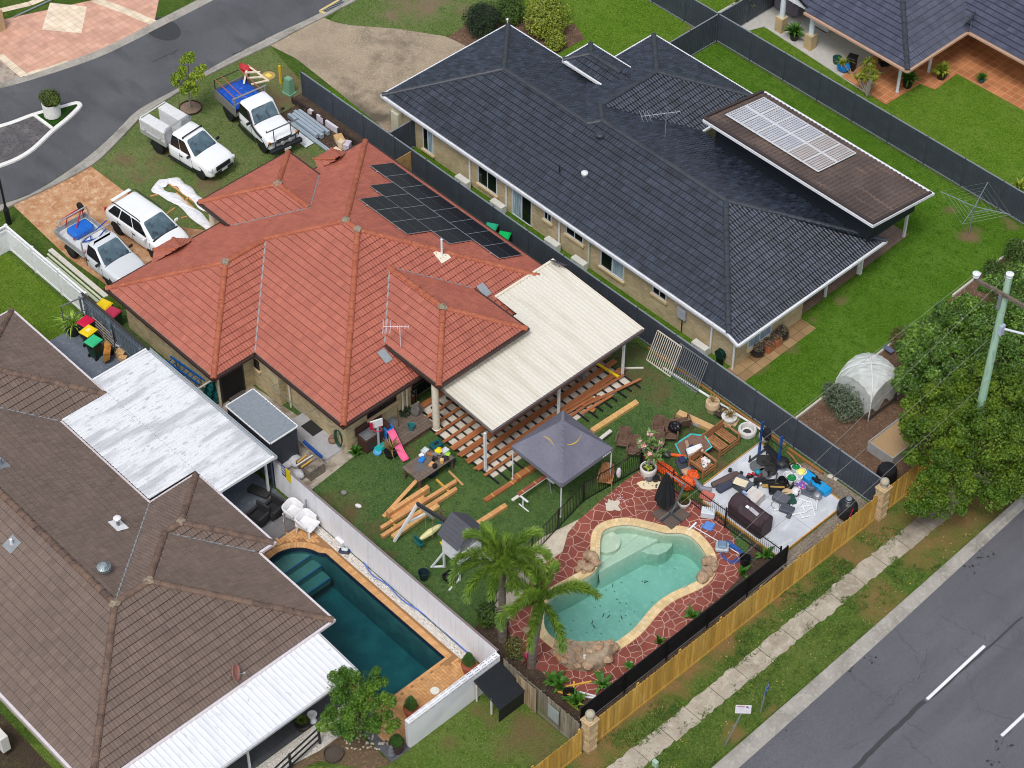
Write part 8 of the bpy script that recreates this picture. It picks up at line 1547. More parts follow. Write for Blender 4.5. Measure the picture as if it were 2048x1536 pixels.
O_("mitre_saw","grey mitre saw on the slab in front of the blue tool box","saw",at3(1400,740),MB().box(-.35,-.25,0,.35,.25,.1,.02).ico((0,.05,.25),.2,2,.1,(1,.6,.9),3).box(-.04,.0,.2,.04,.08,.65),simple("saw_grey",96,100,112,.5,.2),R(20));O_("pedestal_fan","round grey fan head with a white stick at the slab clutter","fan",at3(1500,820),MB().ico((0,0,.22),.2,2,0,(1,1,.9)),GREYST);O_("grey_hard_case","grey hard case with black cord on the slab","case",at3(1040,840),MB().box(-.36,-.24,0,.36,.24,.28,.04),simple("case_grey",92,94,104,.5),R(10));O_("green_drill_case","dark green drill case beside the grey hard case","case",at3(1160,840),MB().box(-.26,-.18,0,.26,.18,.18,.03),simple("case_green",20,74,60,.5),R(-25));O_("charger_unit","black and grey charger with cord beside the white pipes","charger",at3(1110,970),MB().box(-.3,-.2,0,.3,.2,.2,.03).box(.1,-.4,0,.3,-.15,.1,.02),simple("charger_dark",76,80,92,.5),R(20))
WPI=WHITEP
for i,(a,c_)in enumerate((((1150,895),(1285,855)),((1165,900),(1190,1000)),((1290,850),(1340,980)),((1270,825),(1420,870)),((1260,935),(1430,905)),((1425,880),(1475,1050)),((1180,1030),(1340,995)),((1300,1070),(1410,1045)),((1280,1010),(1310,1070)),((1340,1000),(1440,940)),((1500,840),(1485,975)),((1030,940),(1055,880)),((945,975),(1050,955)))):
 p,q=Vector(at3(*a)),Vector(at3(*c_));z=Vector((0,0,.03+.004*i));b=MB();b.tube([p+z,q+z],.035,8);dd=(q-p).normalized();b.tube([p+z-dd*.02,p+z+dd*.09],.046,8);tag(b.build("pvc_pipe",WPI),"white PVC pipe offcut loose on the weights slab in front of the clutter","pipe","white PVC pipe offcuts")
b=MB();c_=at3(955,890);b.tube([(c_[0]+.22*math.cos(k*.45)+.01*k,c_[1]+.18*math.sin(k*.45),ZS+.012)for k in range(18)],.01,4);tag(b.build("extension_lead",BLACKP),"thin black cord looped on the slab left of the grey hard case","cord")
q=at3(85,800,.04);O_("red_cushion","red checked cushion behind the loop topped fence at the slab edge","cushion",(q[0],q[1],.09),MB().box(-.3,-.26,0,.3,.26,.12,.05),simple("cushion_red",190,110,96,.9),R(20))
t=thing("kamado_grill","round black kamado grill beside the yellow paling fence","grill",(*G(*px3(1872,1035)),0));MB().lathe([(.25,0),(.42,.15),(.46,.45),(.44,.5)],n=20).build("base",BLACKP,t);b=MB();b.lathe([(.455,.5),(.42,.72),(.3,.9),(.16,.98),(.14,1.05),(.17,1.06),(.15,1.1),(0,1.1)],n=20);b.build("dome",simple("kamado_black",38,40,44,.3),t);MB().lathe([(.17,1.02),(.18,1.04),(.12,1.12),(0,1.13)],n=14).build("chimney_cap",GREYST,t)
O_("broken_pots","broken white pieces on the gravel strip","stones",(*G(1660,955),.02),MB().ico((0,0,.06),.13,2,.2,(1,1,.5),1).ico((.25,.05,.05),.1,2,.2,(1,1,.5),2),simple("shard",196,188,176,.8));O_("red_rod","thin red rod leaning on the yellow paling fence","rod",(16.05,4.0,0),MB().tube([(0,0,0),(.1,.35,1.5)],.02,5),REDP);t=thing("garden_tools","bundle of long handled garden tools behind the squat rack","tools",(11.7,5.6,0));b=MB()
for k in range(4):b.tube([(-.3+.1*k,.1,.3),(.75+.12*k,.05-.1*k,.05)],.02,5)
b.build("handles",simple("handle_wood",168,112,74,.7),t);O_("feed_bag","white sack standing behind the blue rack upright","sack",(*G(1527,880),0),MB().lathe([(.2,0),(.24,.25),(.2,.55),(.12,.62),(0,.6)],n=14),simple("sack_white",206,196,184,.8))
O_("black_coat","black jacket hanging on the blue rack","jacket",(10.75,5.0,ZS+1.1),MB().ico((0,0,.2),.25,2,.15,(.9,.7,1.5),2),simple("jacket",24,24,30,.8));t=thing("drying_shoe","purple and white shoe hung on the black pool fence","shoe",(*G(*px12(240,1060),.9),.8));MB().ico((0,0,.1),.16,2,.1,(.6,.8,1.9),2).build("upper",simple("shoe_white",206,200,210,.6),t);MB().ico((-.04,.03,.1),.12,2,.1,(.6,.8,1.6),2).build("lining",simple("shoe_purple",70,60,100,.6),t)
# --- dark-roof house side ---
def ac(label,loc,rz,w_=.82,d_=.32,h_=.62):
 t=thing("air_conditioner",label,"air conditioner",loc,rz,"outdoor air conditioner units");MB().box(-w_/2,-d_/2,.05,w_/2,d_/2,h_,.02).build("case",simple("ac_white",214,214,208,.5),t);b=MB()
 for k in range(4):b.tube([(-.12+(.05+.05*k)*math.cos(a),-d_/2-.012,h_/2+(.05+.05*k)*math.sin(a))for a in[j*math.pi/8 for j in range(17)]],.006,4)
 b.build("fan_grille",GREYP,t);MB().box(-w_/2+.05,-d_/2,0,w_/2-.05,d_/2,.05).build("feet",BLACKP,t);return t
for lab,px_2,h_ in(("air conditioner left of the double dark window, over the grey fence",(925,363),.95),("air conditioner left of the tall sliding door",(995,412),.95),("largest air conditioner below the small square windows",(1104,487),1.15),("low air conditioner nearest the mint downpipe",(1158,521),.8),("air conditioner near the charcoal roof corner and green hose reel",(1400,691),.75)):
 x_,z_=WALL(*px_2,1,7.6);zz2=max(.55,min(1.3,z_));ac(lab,(x_,7.62,zz2-h_+.05 if zz2>h_ else 0),0,.85,.34,h_ if zz2>h_ else zz2)
x_,z_=WALL(793,255,1,7.75);t=thing("water_heater","cream hot water box at the street corner of the charcoal roofed house","water heater",(x_,7.78,0));MB().box(-.28,-.16,.3,.28,.2,1.7,.03).build("case",simple("heater_cream",206,202,176,.5),t);x_,z_=WALL(785,228,1,7.9);O_("meter_box","small grey meter box above the cream hot water box","meter box",(x_,7.9,z_),MB().box(-.16,-.06,-.15,.16,.08,.15,.02),GREYP)
x_,z_=WALL(1364,627,1,7.92);t=thing("switch_box","grey electrical box with conduit on the cream brick wall","electrical box",(x_,7.92,z_));MB().box(-.25,-.1,-.3,.25,.07,.32,.03).build("box",simple("box_grey",168,172,180,.5),t);MB().tube([(.05,-.02,-.3),(.05,-.02,-1.1)],.025,6).build("conduit",BLACKP,t)
x_,z_=WALL(1441,712,1,7.8);t=thing("hose_reel","dark green hose reel by the charcoal roof corner","hose reel",(x_,7.78,0));MB().T((0,0,.6),0,R(90)).lathe([(.26,-.1),(.26,-.08),(.18,-.06),(.18,.06),(.26,.08),(.26,.1)],n=18).build("drum",simple("reel_green",20,52,48,.5),t);MB().box(-.2,-.02,0,.2,.02,.6).build("stand",BLACKP,t)
q=G(1938,468);t=thing("rotary_clothesline","grey rotary clothes line standing in the lush lawn","clothesline",(q[0],q[1],0),R(18));GA=simple("line_steel",136,146,152,.5,.4);MB().tube([(0,0,0),(0,0,1.75)],.035,8).build("pole",GA,t);zc2=1.75
b=MB();tips=[]
for k in range(4):a=k*math.pi/2;e=(1.75*math.cos(a),1.75*math.sin(a),zc2+.22);tips.append(e);b.tube([(0,0,zc2),e],.022,6);b.tube([(0,0,zc2-.35),(.8*math.cos(a),.8*math.sin(a),zc2+.1)],.012,5)
b.build("arms",GA,t);b=MB()
for f in(.35,.5,.65,.8,1.0):
 pts=[tuple(Vector((0,0,zc2)).lerp(Vector(e),f))for e in tips];b.tube(pts+[pts[0]],.006,3)
b.build("wires",simple("line_wire",150,160,150,.5),t)
q=(11.5,10.9);t=thing("garden_dome","white netting draped over a hooped garden frame","netted frame",(*q,0),R(0));hw=1.0;DOM=MB()
def domef(u,v):return 1.05+1.15*math.sqrt(max(0,1-max(0,(u*u+v*v)/2.02)))
n_=12;m_net=bpy.data.materials.new("net_fabric");m_net.use_nodes=True;N_,L_n=m_net.node_tree.nodes,m_net.node_tree.links;pb=N_["Principled BSDF"];pb.inputs["Base Color"].default_value=(.72,.76,.74,1);pb.inputs["Roughness"].default_value=.7
trn=N_.new("ShaderNodeBsdfTransparent");mxs=N_.new("ShaderNodeMixShader");nz=N_.new("ShaderNodeTexNoise");nz.inputs["Scale"].default_value=4;mrr=N_.new("ShaderNodeMapRange");mrr.inputs[3].default_value=.35;mrr.inputs[4].default_value=.85;L_n.new(nz.outputs[0],mrr.inputs[0]);L_n.new(mrr.outputs[0],mxs.inputs[0]);L_n.new(trn.outputs[0],mxs.inputs[1]);L_n.new(pb.outputs[0],mxs.inputs[2]);L_n.new(mxs.outputs[0],N_["Material Output"].inputs[0])
rows=[[(hw*(-1+2*i/n_),hw*(-1+2*j/n_),domef(-1+2*i/n_,-1+2*j/n_)+.03*math.sin(3*i+2*j))for j in range(n_+1)]for i in range(n_+1)]
DOM.loft(rows,False,False,closed=False);c4=[(-hw,-hw),(hw,-hw),(hw,hw),(-hw,hw)]
for i in range(4):
 a,c_=Vector(c4[i]),Vector(c4[(i+1)%4]);top=[tuple(a.lerp(c_,k/12))for k in range(13)];DOM.loft([[(x,y,domef(x/hw,y/hw))for x,y in top],[(x*1.0,y*1.0,.5+.25*math.sin(k*1.1+i))for k,(x,y)in enumerate(top)]],False,False,closed=False)
DOM.build("netting",m_net,t);b=MB()
for sg in(-1,1):b.tube([(-hw+2*hw*k/16,sg*(-hw+2*hw*k/16),domef(-1+k/8,-1+k/8)+.05)for k in range(17)],.028,6)
for(x,y)in c4:b.tube([(x,y,0),(x,y,1.1)],.028,6)
b.build("hoops",simple("hoop_white",214,218,220,.5),t);b=MB()
for i in range(4):a,c_=c4[i],c4[(i+1)%4];b.box(min(a[0],c_[0])-.02,min(a[1],c_[1])-.02,.02,max(a[0],c_[0])+.02,max(a[1],c_[1])+.02,.32)
b.build("planter_wall",simple("planter_brown",84,72,66,.8),t)
t=thing("raised_bed","pale steel raised garden bed of straw beside the big tree","garden bed",(14.3,9.9,0));b=MB();BED=simple("bed_steel",176,178,178,.5,.2)
for(x0,y0,x1,y1)in((-.7,-1.4,.7,-1.36),(-.7,1.36,.7,1.4),(-.7,-1.36,-.66,1.36),(.66,-1.36,.7,1.36)):b.box(x0,y0,0,x1,y1,.6)
b.build("walls",BED,t);MB().box(-.66,-1.36,.3,.66,1.36,.5).build("straw",mat("straw",srgb(176,146,108),[(14,srgb(206,178,136),.5,.66,4,(1,5,1)),(18,srgb(120,94,66),.52,.68,4,(5,1,1))],.95,bump=(24,1,.05)),t)
O_("compost_bin","black plastic compost bin behind the stone pillar and yellow palings","compost bin",(*G(1770,965),0),MB().lathe([(.5,0),(.46,.5),(.42,.85),(.36,.95),(0,.98)],n=20),BLACKP);O_("white_bucket","pale bucket on the mulch near the top of the power pole","bucket",(*G(1988,540),0),MB().lathe([(.16,0),(.2,.36),(.21,.37),(0,.33)],n=14),simple("bucket_pale",176,186,194,.5));O_("saw_stand","small blue grey folding stand on the mulch by the net dome","stand",(*G(1776,707),0),MB().box(-.25,-.12,.25,.25,.12,.3).tube([(-.2,0,0),(-.2,0,.3)],.02,5).tube([(.2,0,0),(.2,0,.3)],.02,5),simple("stand_blue",96,104,130,.5))
# --- front yard things ---
q=G(579,186);t=thing("green_pillar_box","pale green service pillar box on the front lawn","service box",(q[0],q[1],0),R(5));PG=simple("pillar_green",116,160,132,.6);b=MB();b.loft([[(-.24,-.2,.08),(.24,-.2,.08),(.24,.2,.08),(-.24,.2,.08)],[(-.19,-.15,.95),(.19,-.15,.95),(.19,.15,.95),(-.19,.15,.95)],[(-.12,-.1,1.02),(.12,-.1,1.02),(.12,.1,1.02),(-.12,.1,1.02)]],True,True);b.build("body",PG,t);MB().box(-.3,-.26,0,.3,.26,.08).build("base",PG,t)
q=G(562,167);O_("marker_post","yellow square marker post on the front lawn","post",q,MB().box(-.05,-.05,0,.05,.05,1.15),simple("marker_yellow",226,190,40,.6));q=G(537,152);t=thing("manhole","round concrete pit cover with a yellow lid in the lawn","manhole",(q[0],q[1],.0));MB().lathe([(.36,0),(.36,.03),(0,.032)],n=22).build("surround",simple("pit_sand",176,152,92,.9),t);MB().box(-.17,-.13,.032,.17,.13,.045).build("lid",simple("pit_yellow",236,206,90,.6),t)
p,q=Vector(G(577,238)),Vector(G(640,285));dv=(q-p).normalized();t=thing("steel_section_stack","stack of galvanised steel sections on the front lawn","steel stack",(*((p+q)/2),0),math.atan2(dv.y,dv.x));L=(q-p).length;GV=simple("galv_light",176,190,202,.4,.3);b=MB()
for j in range(4):
 for i in range(2):b.box(-L/2+.1*(j%2),.0+j*.2-.05,.1+i*.13,L/2-.25+.2*(j%2),.16+j*.2-.05,.22+i*.13)
b.box(-L/2+.3,-.28,.1,L/2+.9,-.2,.2);b.box(-L/2+.5,-.18,.1,L/2+1.2,-.1,.2);b.build("sections",GV,t);b=MB();b.box(-L/2-.2,-.85,.05,L/2-.1,-.3,.1,.02);b.build("sheet_pack",simple("pack_white",206,210,214,.6),t)
for x in(-L/4,L/4):MB().box(x-.05,-.9,0,x+.05,.8,.05).build("bearer",OREG,t)
p,q=Vector((*G(585,205),0)),Vector((*G(722,298),0));t=thing("sleeper_garden","black sleeper edging and soil strip along the grey fence in the front yard","garden edging",tuple(p),math.atan2((q-p).y,(q-p).x));L=(q-p).length;b=MB();k=0
while k*.45<L:b.box(k*.45,-.06,0,k*.45+.43,.06,.36+.02*(k%3));k+=1
b.build("sleepers",mat("sleeper_black",srgb(56,46,42),[(3,srgb(96,76,62),.56,.66,4),(1.1,srgb(214,208,210),.66,.69,2)],.9),t);MB().box(0,.06,0,L,.7,.28).build("soil",MULCH,t);MB().box(2.0,-.08,.02,2.5,.02,.385).box(2.7,-.09,.02,3.6,.03,.4).box(5.6,-.09,.02,6.2,.02,.39).build("white_bags",simple("bag_lilac",214,208,220,.7),t)
MB().box(.3,-1.2,0.006,L-.5,-.06,.02).build("bare_strip",MULCH,t)
for lab,a,sz,m,rz in(("brown topped carton by the red roof corner and garden sleepers",(680,284),(.7,.45,.3),mat("carton_tan",srgb(196,160,106),[(2,srgb(216,200,180),.5,.6,2)],.8),-20),("cream bucket among rubble near the red roof corner",(684,297),(.3,.3,.5),simple("rubble_cream",214,196,168,.8),10),("lilac bag of mix near the red roof corner",(695,297),(.35,.45,.4),simple("bag_lilac2",200,188,206,.8),30),("heap of cream and red rubble pieces by the red roof",(676,307),(.7,.35,.2),mat("rubble",srgb(220,200,176),[(5,srgb(190,100,70),.54,.6,2)],.9),0)):
 q=G(*a);O_("site_box",lab,"box",(q[0],q[1],0),MB().box(-sz[0]/2,-sz[1]/2,0,sz[0]/2,sz[1]/2,sz[2],.03),m,R(rz))
ring=smooth_line([Vector(G3(x,y,.07))for x,y in((442,468),(415,452),(385,425),(350,398),(322,384),(314,375),(326,366),(345,362),(362,370),(378,385),(405,408),(428,425))],5);b=MB();rdw=random.Random(3);rows=[]
for i,p in enumerate(ring):
 d=(ring[min(i+1,len(ring)-1)]-ring[max(i-1,0)]).normalized();s_=Vector((-d.y,d.x,0));w2=.26+.06*math.sin(i*.9)
 rows.append([p+s_*(w2*t_)+Vector((0,0,.1*(1-t_*t_)+rdw.uniform(-.025,.03)))for t_ in(-1,-.6,-.2,.2,.6,1)])
b.loft(rows,False,False,closed=False);tag(b.build("plastic_formwork",simple("film_white",226,226,230,.45)),"loop of white builder's plastic laid out on the lawn by the garage","plastic sheet")
for i,(a,c_)in enumerate((((352,385),(424,450)),((333,362),(418,424)),((300,392),(316,388)),((332,428),(350,415)),((368,400),(384,392)),((362,435),(374,432)),((376,425),(420,463)))):beam_px("orange timber form stake of the white plastic loop, %s"%("inner long board","outer long board by the garage","short peg at the street end","crooked peg on the driveway side","short peg in the middle","small peg beside the driveway","long board by the parked SUV")[i],a,c_,.12 if i in(0,1,6)else.06,.06,.01,m=OREG,group="form boards of the plastic loop",name="form_stake",cat="timber")
for i,(a,c_,w_)in enumerate((((100,498),(212,592),.24),((95,507),(205,600),.1),((92,515),(200,606),.16))):beam_px("%s lying beside the white front fence"%("wide pale weatherboard stack","thin pale batten","pale green tinged board")[i],a,c_,w_,.06,.01+.003*i,m=(WHTB,simple("batten_pale",206,210,186,.7),simple("board_pale_green",196,204,176,.7))[i],group="boards beside the front fence",name="weatherboard",cat="board",n=2 if i==0 else 1)
q=G(106,232,.1);t_isl=pot("island_planter","large white tub with a clipped bush on the traffic island",(106,233),[(.36,0),(.44,.05),(.46,.82),(.4,.82),(.38,.7),(0,.7)],simple("tub_white",226,226,222,.5),.08,(.38,.7),cat="planter",n=24)
# --- far house things ---
x_,z_=WALL(1643,88,1,30.6);t=ac("tall white double air conditioner beside the far brick house wall",(x_,30.55,.05),0,.95,.38,1.4);x_,z_=WALL(1678,103,1,31.0)
t=thing("wall_hose","teal hose coiled on a hook on the far brick wall","hose",(x_,31.0,z_));b=MB()
for k in range(4):b.tube([((.26+.025*k)*math.cos(a),-.04-.03*k,(.42+.02*k)*math.sin(a))for a in[j*math.pi/10 for j in range(21)]],.022,5)
b.build("coil",simple("hose_teal",70,150,160,.5),t)
q=G(1674,124,.1);O_("green_pot","black pot of green hose below the coiled teal hose","pot",(q[0],q[1],.05),MB().lathe([(.2,0),(.26,.34),(.24,.36),(0,.34)],n=16),simple("pot_green",24,70,62,.5));q=G(1687,136,.2);O_("blue_bag","bright blue round bag on the pale path","bag",(q[0],q[1],.05),MB().ico((0,0,.28),.36,3,.06,(1,1,.85),2),simple("bag_blue",20,128,214,.4));q=G(1704,124,.5);O_("black_bin_far","black lidded bin at the far patio corner","bin",(q[0],q[1],.05),MB().box(-.22,-.22,0,.22,.22,.75,.04).box(-.26,-.26,.75,.26,.26,.82,.02),BLACKP,R(20))
q=G(1534,38,.4);O_("covered_grill","barbecue under a rounded grey purple cover against the far brick wall","barbecue",(q[0],30.3,.05),MB().box(-.85,-.4,0,.85,.4,1.0,.25),simple("cover_mauve",122,116,128,.7))
q=G(1768,128,.5);t=thing("patio_chair","dark high backed chair on the far terracotta patio","chair",(q[0],q[1],.06),R(-30));MB().box(-.25,-.25,.42,.25,.25,.48,.02).build("seat",BLACKP,t);MB().box(-.27,-.25,.5,-.22,.25,1.0,.02).build("backrest",BLACKP,t)
for sx in(-1,1):
 for sg in(-1,1):MB().box(sx*.23-.02,sg*.23-.02,0,sx*.23+.02,sg*.23+.02,.42).build("leg",GREYP,t)
 # --- brown house things ---
q=G(48,1458,.3);ac("white air conditioner below the gutter at the lower left",(q[0],-27.0-.9,.3),R(0),.95,.36,.9)
WICK=mat("black_wicker",srgb(40,40,43),[(30,srgb(58,58,62),.5,.6,2)],.7)
for lab,a in(("black wicker armchair nearest the brown roof edge",(517,1032)),("black wicker armchair next to the white plastic chairs",(546,1018))):
 q=G(*a,.4);t=thing("wicker_chair",lab,"armchair",(q[0],q[1],.045),R(-80),"black wicker armchairs");MB().box(-.34,-.34,0,.34,.34,.38,.03).build("base",WICK,t);MB().box(-.38,-.36,.3,-.26,.36,.88,.04).build("backrest",WICK,t)
 for sg in(-1,1):MB().box(-.3,sg*.32-.06,.3,.34,sg*.32+.06,.6,.03).build("armrest",WICK,t)
 MB().box(-.24,-.25,.38,.3,.25,.46,.03).build("cushion",simple("cushion_black",34,34,36,.8),t)
for lab,a in(("white moulded plastic tub chair nearer the black armchairs",(588,1026)),("white moulded plastic tub chair nearer the pebble strip",(614,1048))):
 q=G(*a,.45);t=thing("plastic_chair",lab,"chair",(q[0],q[1],.045),R(15),"white plastic tub chairs");t.scale=(1.25,1.25,1.15);WP_=simple("chair_white",222,222,224,.4)
 b=MB();ths=[R(-125+250*k/20)+math.pi for k in range(21)];sq_=lambda th:1/(abs(math.cos(th))**4+abs(math.sin(th))**4)**.25;b.loft([[(r_*sq_(th)*math.cos(th),r_*sq_(th)*math.sin(th),z-(.16*max(0,math.cos(th-math.pi)*-1+.35)if z>.5 else 0))for th in ths]for r_,z in((.29,.36),(.31,.55),(.34,.76),(.3,.76),(.27,.42))],False,False,closed=False);b.build("backrest",WP_,t,smooth=True);MB().box(-.3,-.3,.36,.36,.3,.42,.04).build("seat",WP_,t)
 for k in range(4):a_=R(45+90*k);MB().tube([(.3*math.cos(a_),.3*math.sin(a_),.4),(.38*math.cos(a_),.38*math.sin(a_),0)],.045,6,True,.03).build("leg",WP_,t)
x_,z_=WALL(572,946,1,-11.7);t=thing("pool_safety_sign","blue and yellow pool safety sign on the white fence","sign",(x_,-11.69,z_));MB().box(-.3,-.01,-.32,-.02,0,.32).build("blue_panel",simple("sign_blue",40,56,128,.6),t);MB().box(-.02,-.012,-.42,.3,0,.3).build("yellow_panel",simple("sign_yellow",226,204,20,.6),t);b=MB()
for k in range(5):b.box(-.27,-.0125,.2-k*.1,-.06,-.0105,.24-k*.1)
b.build("text_lines",WHITEP,t)
q=G(505,985);t=thing("glass_fence","frameless glass pool fence posts on the charcoal terrace","glass fence",(-.05,-14.5,.03));
for y in(-.9,.3,1.5,2.65):MB().box(-.03,y-.03,0,.03,y+.03,1.25).build("post",GREYST,t)
gm=bpy.data.materials.new("clear_glass");gm.use_nodes=True;gm.node_tree.nodes["Principled BSDF"].inputs["Transmission Weight"].default_value=.0;gm.node_tree.nodes["Principled BSDF"].inputs["Alpha"].default_value=.12;gm.node_tree.nodes["Principled BSDF"].inputs["Roughness"].default_value=.05
for(y0,y1)in((-.85,.25),(.35,1.45),(1.55,2.6)):MB().box(-.006,y0,.08,.006,y1,1.2).build("glass",gm,t)
O_("dark_planter_tray","dark succulent tray on the charcoal terrace","planter",(*G(519,987),.04),MB().box(-.5,-.22,0,.5,.22,.2,.05),simple("tray_dark",52,54,52,.8),R(20));O_("filter_box","square white box on the pebbles beside the white fence","box",(*G(683,1087),.03),MB().box(-.22,-.17,0,.22,.17,.28,.02),WHITEP);t=thing("suction_cleaner","dark blue and white pool cleaner lying on the pebbles","pool cleaner",(*G(689,1105),.03),R(35));MB().box(-.24,-.14,0,.24,.14,.12,.05).build("base",simple("cleaner_dark",40,46,66,.5),t);MB().box(-.12,-.08,.12,.16,.08,.24,.04).build("cover",simple("cleaner_pale",190,200,210,.4),t)
pts=[G3(x,y,.07)for x,y in((700,1102),(716,1106),(730,1128),(745,1150),(775,1170),(805,1200),(845,1226),(880,1255),(910,1282),(935,1305),(960,1322))];tag(MB().tube(smooth_line(pts,5),.035,6).build("suction_hose",simple("hose_violet",92,116,186,.45)),"long blue pool hose running over the pebbles to the white slotted wall","hose")
b=MB();p,q=Vector(G(588,1536)),Vector(G(640,1488,0));RAILB=simple("rail_black",40,44,50,.5);t=thing("black_railing","black steel garden railing at the bottom edge","railing",(*q,0),math.atan2((p-q).y,(p-q).x));L=3.2
for z in(.3,.65,1.0):MB().box(0,-.025,z,L,.025,z+.06).build("rail",RAILB,t)
for x in(0,1.6,3.2):MB().box(x-.04,-.04,0,x+.04,.04,1.1).build("post",RAILB,t)
O_("pot_ring","round dark pot rim on the bare soil below the small tree","pot",(*G(667,1512),.02),MB().lathe([(.38,0),(.4,.2),(.36,.2),(.34,.08),(0,.08)],n=22),simple("pot_brown",84,74,66,.8));O_("stone_figure","small grey garden statue on the grey tiles","statue",(*G(783,1512),.04),MB().lathe([(.14,0),(.16,.12),(.1,.26),(.13,.36),(.08,.44),(.1,.52),(.06,.6),(0,.61)],n=12),simple("statue_grey",104,108,114,.9));O_("white_urn","small white urn on the charcoal path","urn",(*G(626,1444),.04),MB().lathe([(.14,0),(.16,.06),(.1,.2),(.17,.42),(.2,.48),(.17,.48),(.12,.36),(0,.36)],n=18),WHITEP)
# --- road signs ---
def sign(name,label,foot,topc,face,m,zoff=0):
 q=Vector((*G(*foot),0));h=None;best=9e9
 for k in range(100,330):
  for dx in(0,):
   z=k/100;p=Vector(G3(*topc,z));e=(Vector((p.x,p.y))-q.xy).length
   if e<best:best,h,top=e,z,p
 t=thing(name,label,"road sign",tuple(q));r_=top-q;MB().tube([(0,0,0),tuple(r_)],.035,8).build("post",GREYST,t);return t,r_
t,r_=sign("notice_sign","white rectangular notice sign on a leaning grey post beside the road",(1450,1491),(1486,1420),None,WHITEP);n2=(CPOS-(Vector(t.location)+r_));n2 .z=0;a_=math.atan2(n2 .y,n2 .x)
bb=MB().T(tuple(r_),a_+R(8));bb.box(.036,-.3,-.16,.045,.3,.36);bb.build("panel",simple("sign_white",232,230,236,.5),t);b=MB().T(tuple(r_),a_+R(8))
for k in range(4):b.box(.0455,-.24+k*.075,.24,.047,-.19+k*.075,.31)
b.build("red_text",simple("sign_red",196,60,54,.6),t);b=MB().T(tuple(r_),a_+R(8));b.lathe([(.0,0)],n=3)if False else None;b.box(.0455,.1,.2,.047,.17,.31);b.box(.0455,.18,.17,.047,.22,.24);b.build("emblem",simple("sign_violet",116,110,170,.6),t)
t,r_=sign("shared_path_sign","small blue arrow topped path sign on a grey post by the footpath",(1521,1424),(1533,1375),None,None);a_=R(20);b=MB().T(tuple(r_),a_);poly=[(-.2,-.3),(0,-.36),(.2,-.3),(.22,.05),(.13,.12),(0,.36),(-.13,.12),(-.22,.05)];b.loft([[(.03,y,z)for y,z in poly],[(.045,y,z)for y,z in poly]],True,True);b.build("panel",simple("path_blue",22,84,150,.5),t);b=MB().T(tuple(r_),a_);b.loft([[(.0455,y,z)for y,z in((-.05,.05),(.06,.0),(.12,.16),(.03,.2))],[(.047,y,z)for y,z in((-.05,.05),(.06,.0),(.12,.16),(.03,.2))]],True,True);b.box(.0455,-.14,-.06,.047,-.02,-.02);b.box(.0455,.0,-.24,.047,.1,-.2);b.build("symbol",WHITEP,t)
b=MB();q=G(1310,1532);O_("utility_marker","pale green utility marker at the bottom edge of the footpath","marker",q,MB().box(-.12,-.08,0,.12,.08,.35,.02),simple("marker_green",160,190,170,.6))
# ================= TREES AND PLANTS =================
def leafm(nm,c,c2,rough=.5,spec=.4,isl=.35):
 m=mat(nm,c,[(.9,c2,.42,.64,3),(5,tuple(x*.6 for x in c),.55,.75,3)],rough,spec=spec,island=isl)
 b_=m.node_tree.nodes["Principled BSDF"];b_.inputs["Subsurface Weight"].default_value=0.0
 return m
def leaves(b,lobes,n,L,rd_,wd=.5,up=.35,shell=.5,fold=True):
 tot=sum(r*r for _,r in lobes)
 for(c,r)in lobes:
  for _ in range(int(n*r*r/tot)):
   z=rd_.uniform(-.75,1);th=rd_.uniform(0,2*math.pi);q=math.sqrt(max(0,1-z*z));d=Vector((q*math.cos(th),q*math.sin(th),z))
   bump_=1+.16*math.sin(5*th+3*z+r*9)*math.cos(4*z+th*2)
   rr=r*(shell+(1-shell)*rd_.random()**.6)*bump_
   p=Vector(c)+Vector((d.x*rr,d.y*rr,d.z*rr*.82));nn=(d*.6+Vector((rd_.gauss(0,.55),rd_.gauss(0,.55),up+rd_.gauss(0,.4)))).normalized()
   t_=nn.cross(Vector((rd_.uniform(-1,1),rd_.uniform(-1,1),rd_.uniform(-1,1))))
   if t_.length<.05:continue
   t_.normalize();s_=nn.cross(t_);l=L*rd_.uniform(.7,1.3);w_=l*wd*.5
   k=len(b.v);b.v+=[tuple(p-t_*l*.5),tuple(p+s_*w_),tuple(p+t_*l*.5-nn*l*.12),tuple(p-s_*w_)];b.f.append((k,k+1,k+2,k+3));b.mi.append(0)
def cluster_lobes(lobes,k,f,rd_):
 out=[]
 for(c,r)in lobes:
  for _ in range(int(k*r*r)):
   z=rd_.uniform(-.5,1);th=rd_.uniform(0,6.283);q=math.sqrt(max(0,1-z*z));rr=r*rd_.uniform(.55,1.02)
   out.append(((c[0]+rr*q*math.cos(th),c[1]+rr*q*math.sin(th),c[2]+rr*z*.85),f*rd_.uniform(.6,1.3)))
 return out
BARK1=mat("tree_bark",srgb(104,90,74),[(6,srgb(74,62,50),.42,.66,4,(1,1,.3))],.9);BARKP=mat("pale_bark",srgb(156,150,140),[(6,srgb(122,116,106),.45,.66,4,(1,1,.5))],.9)
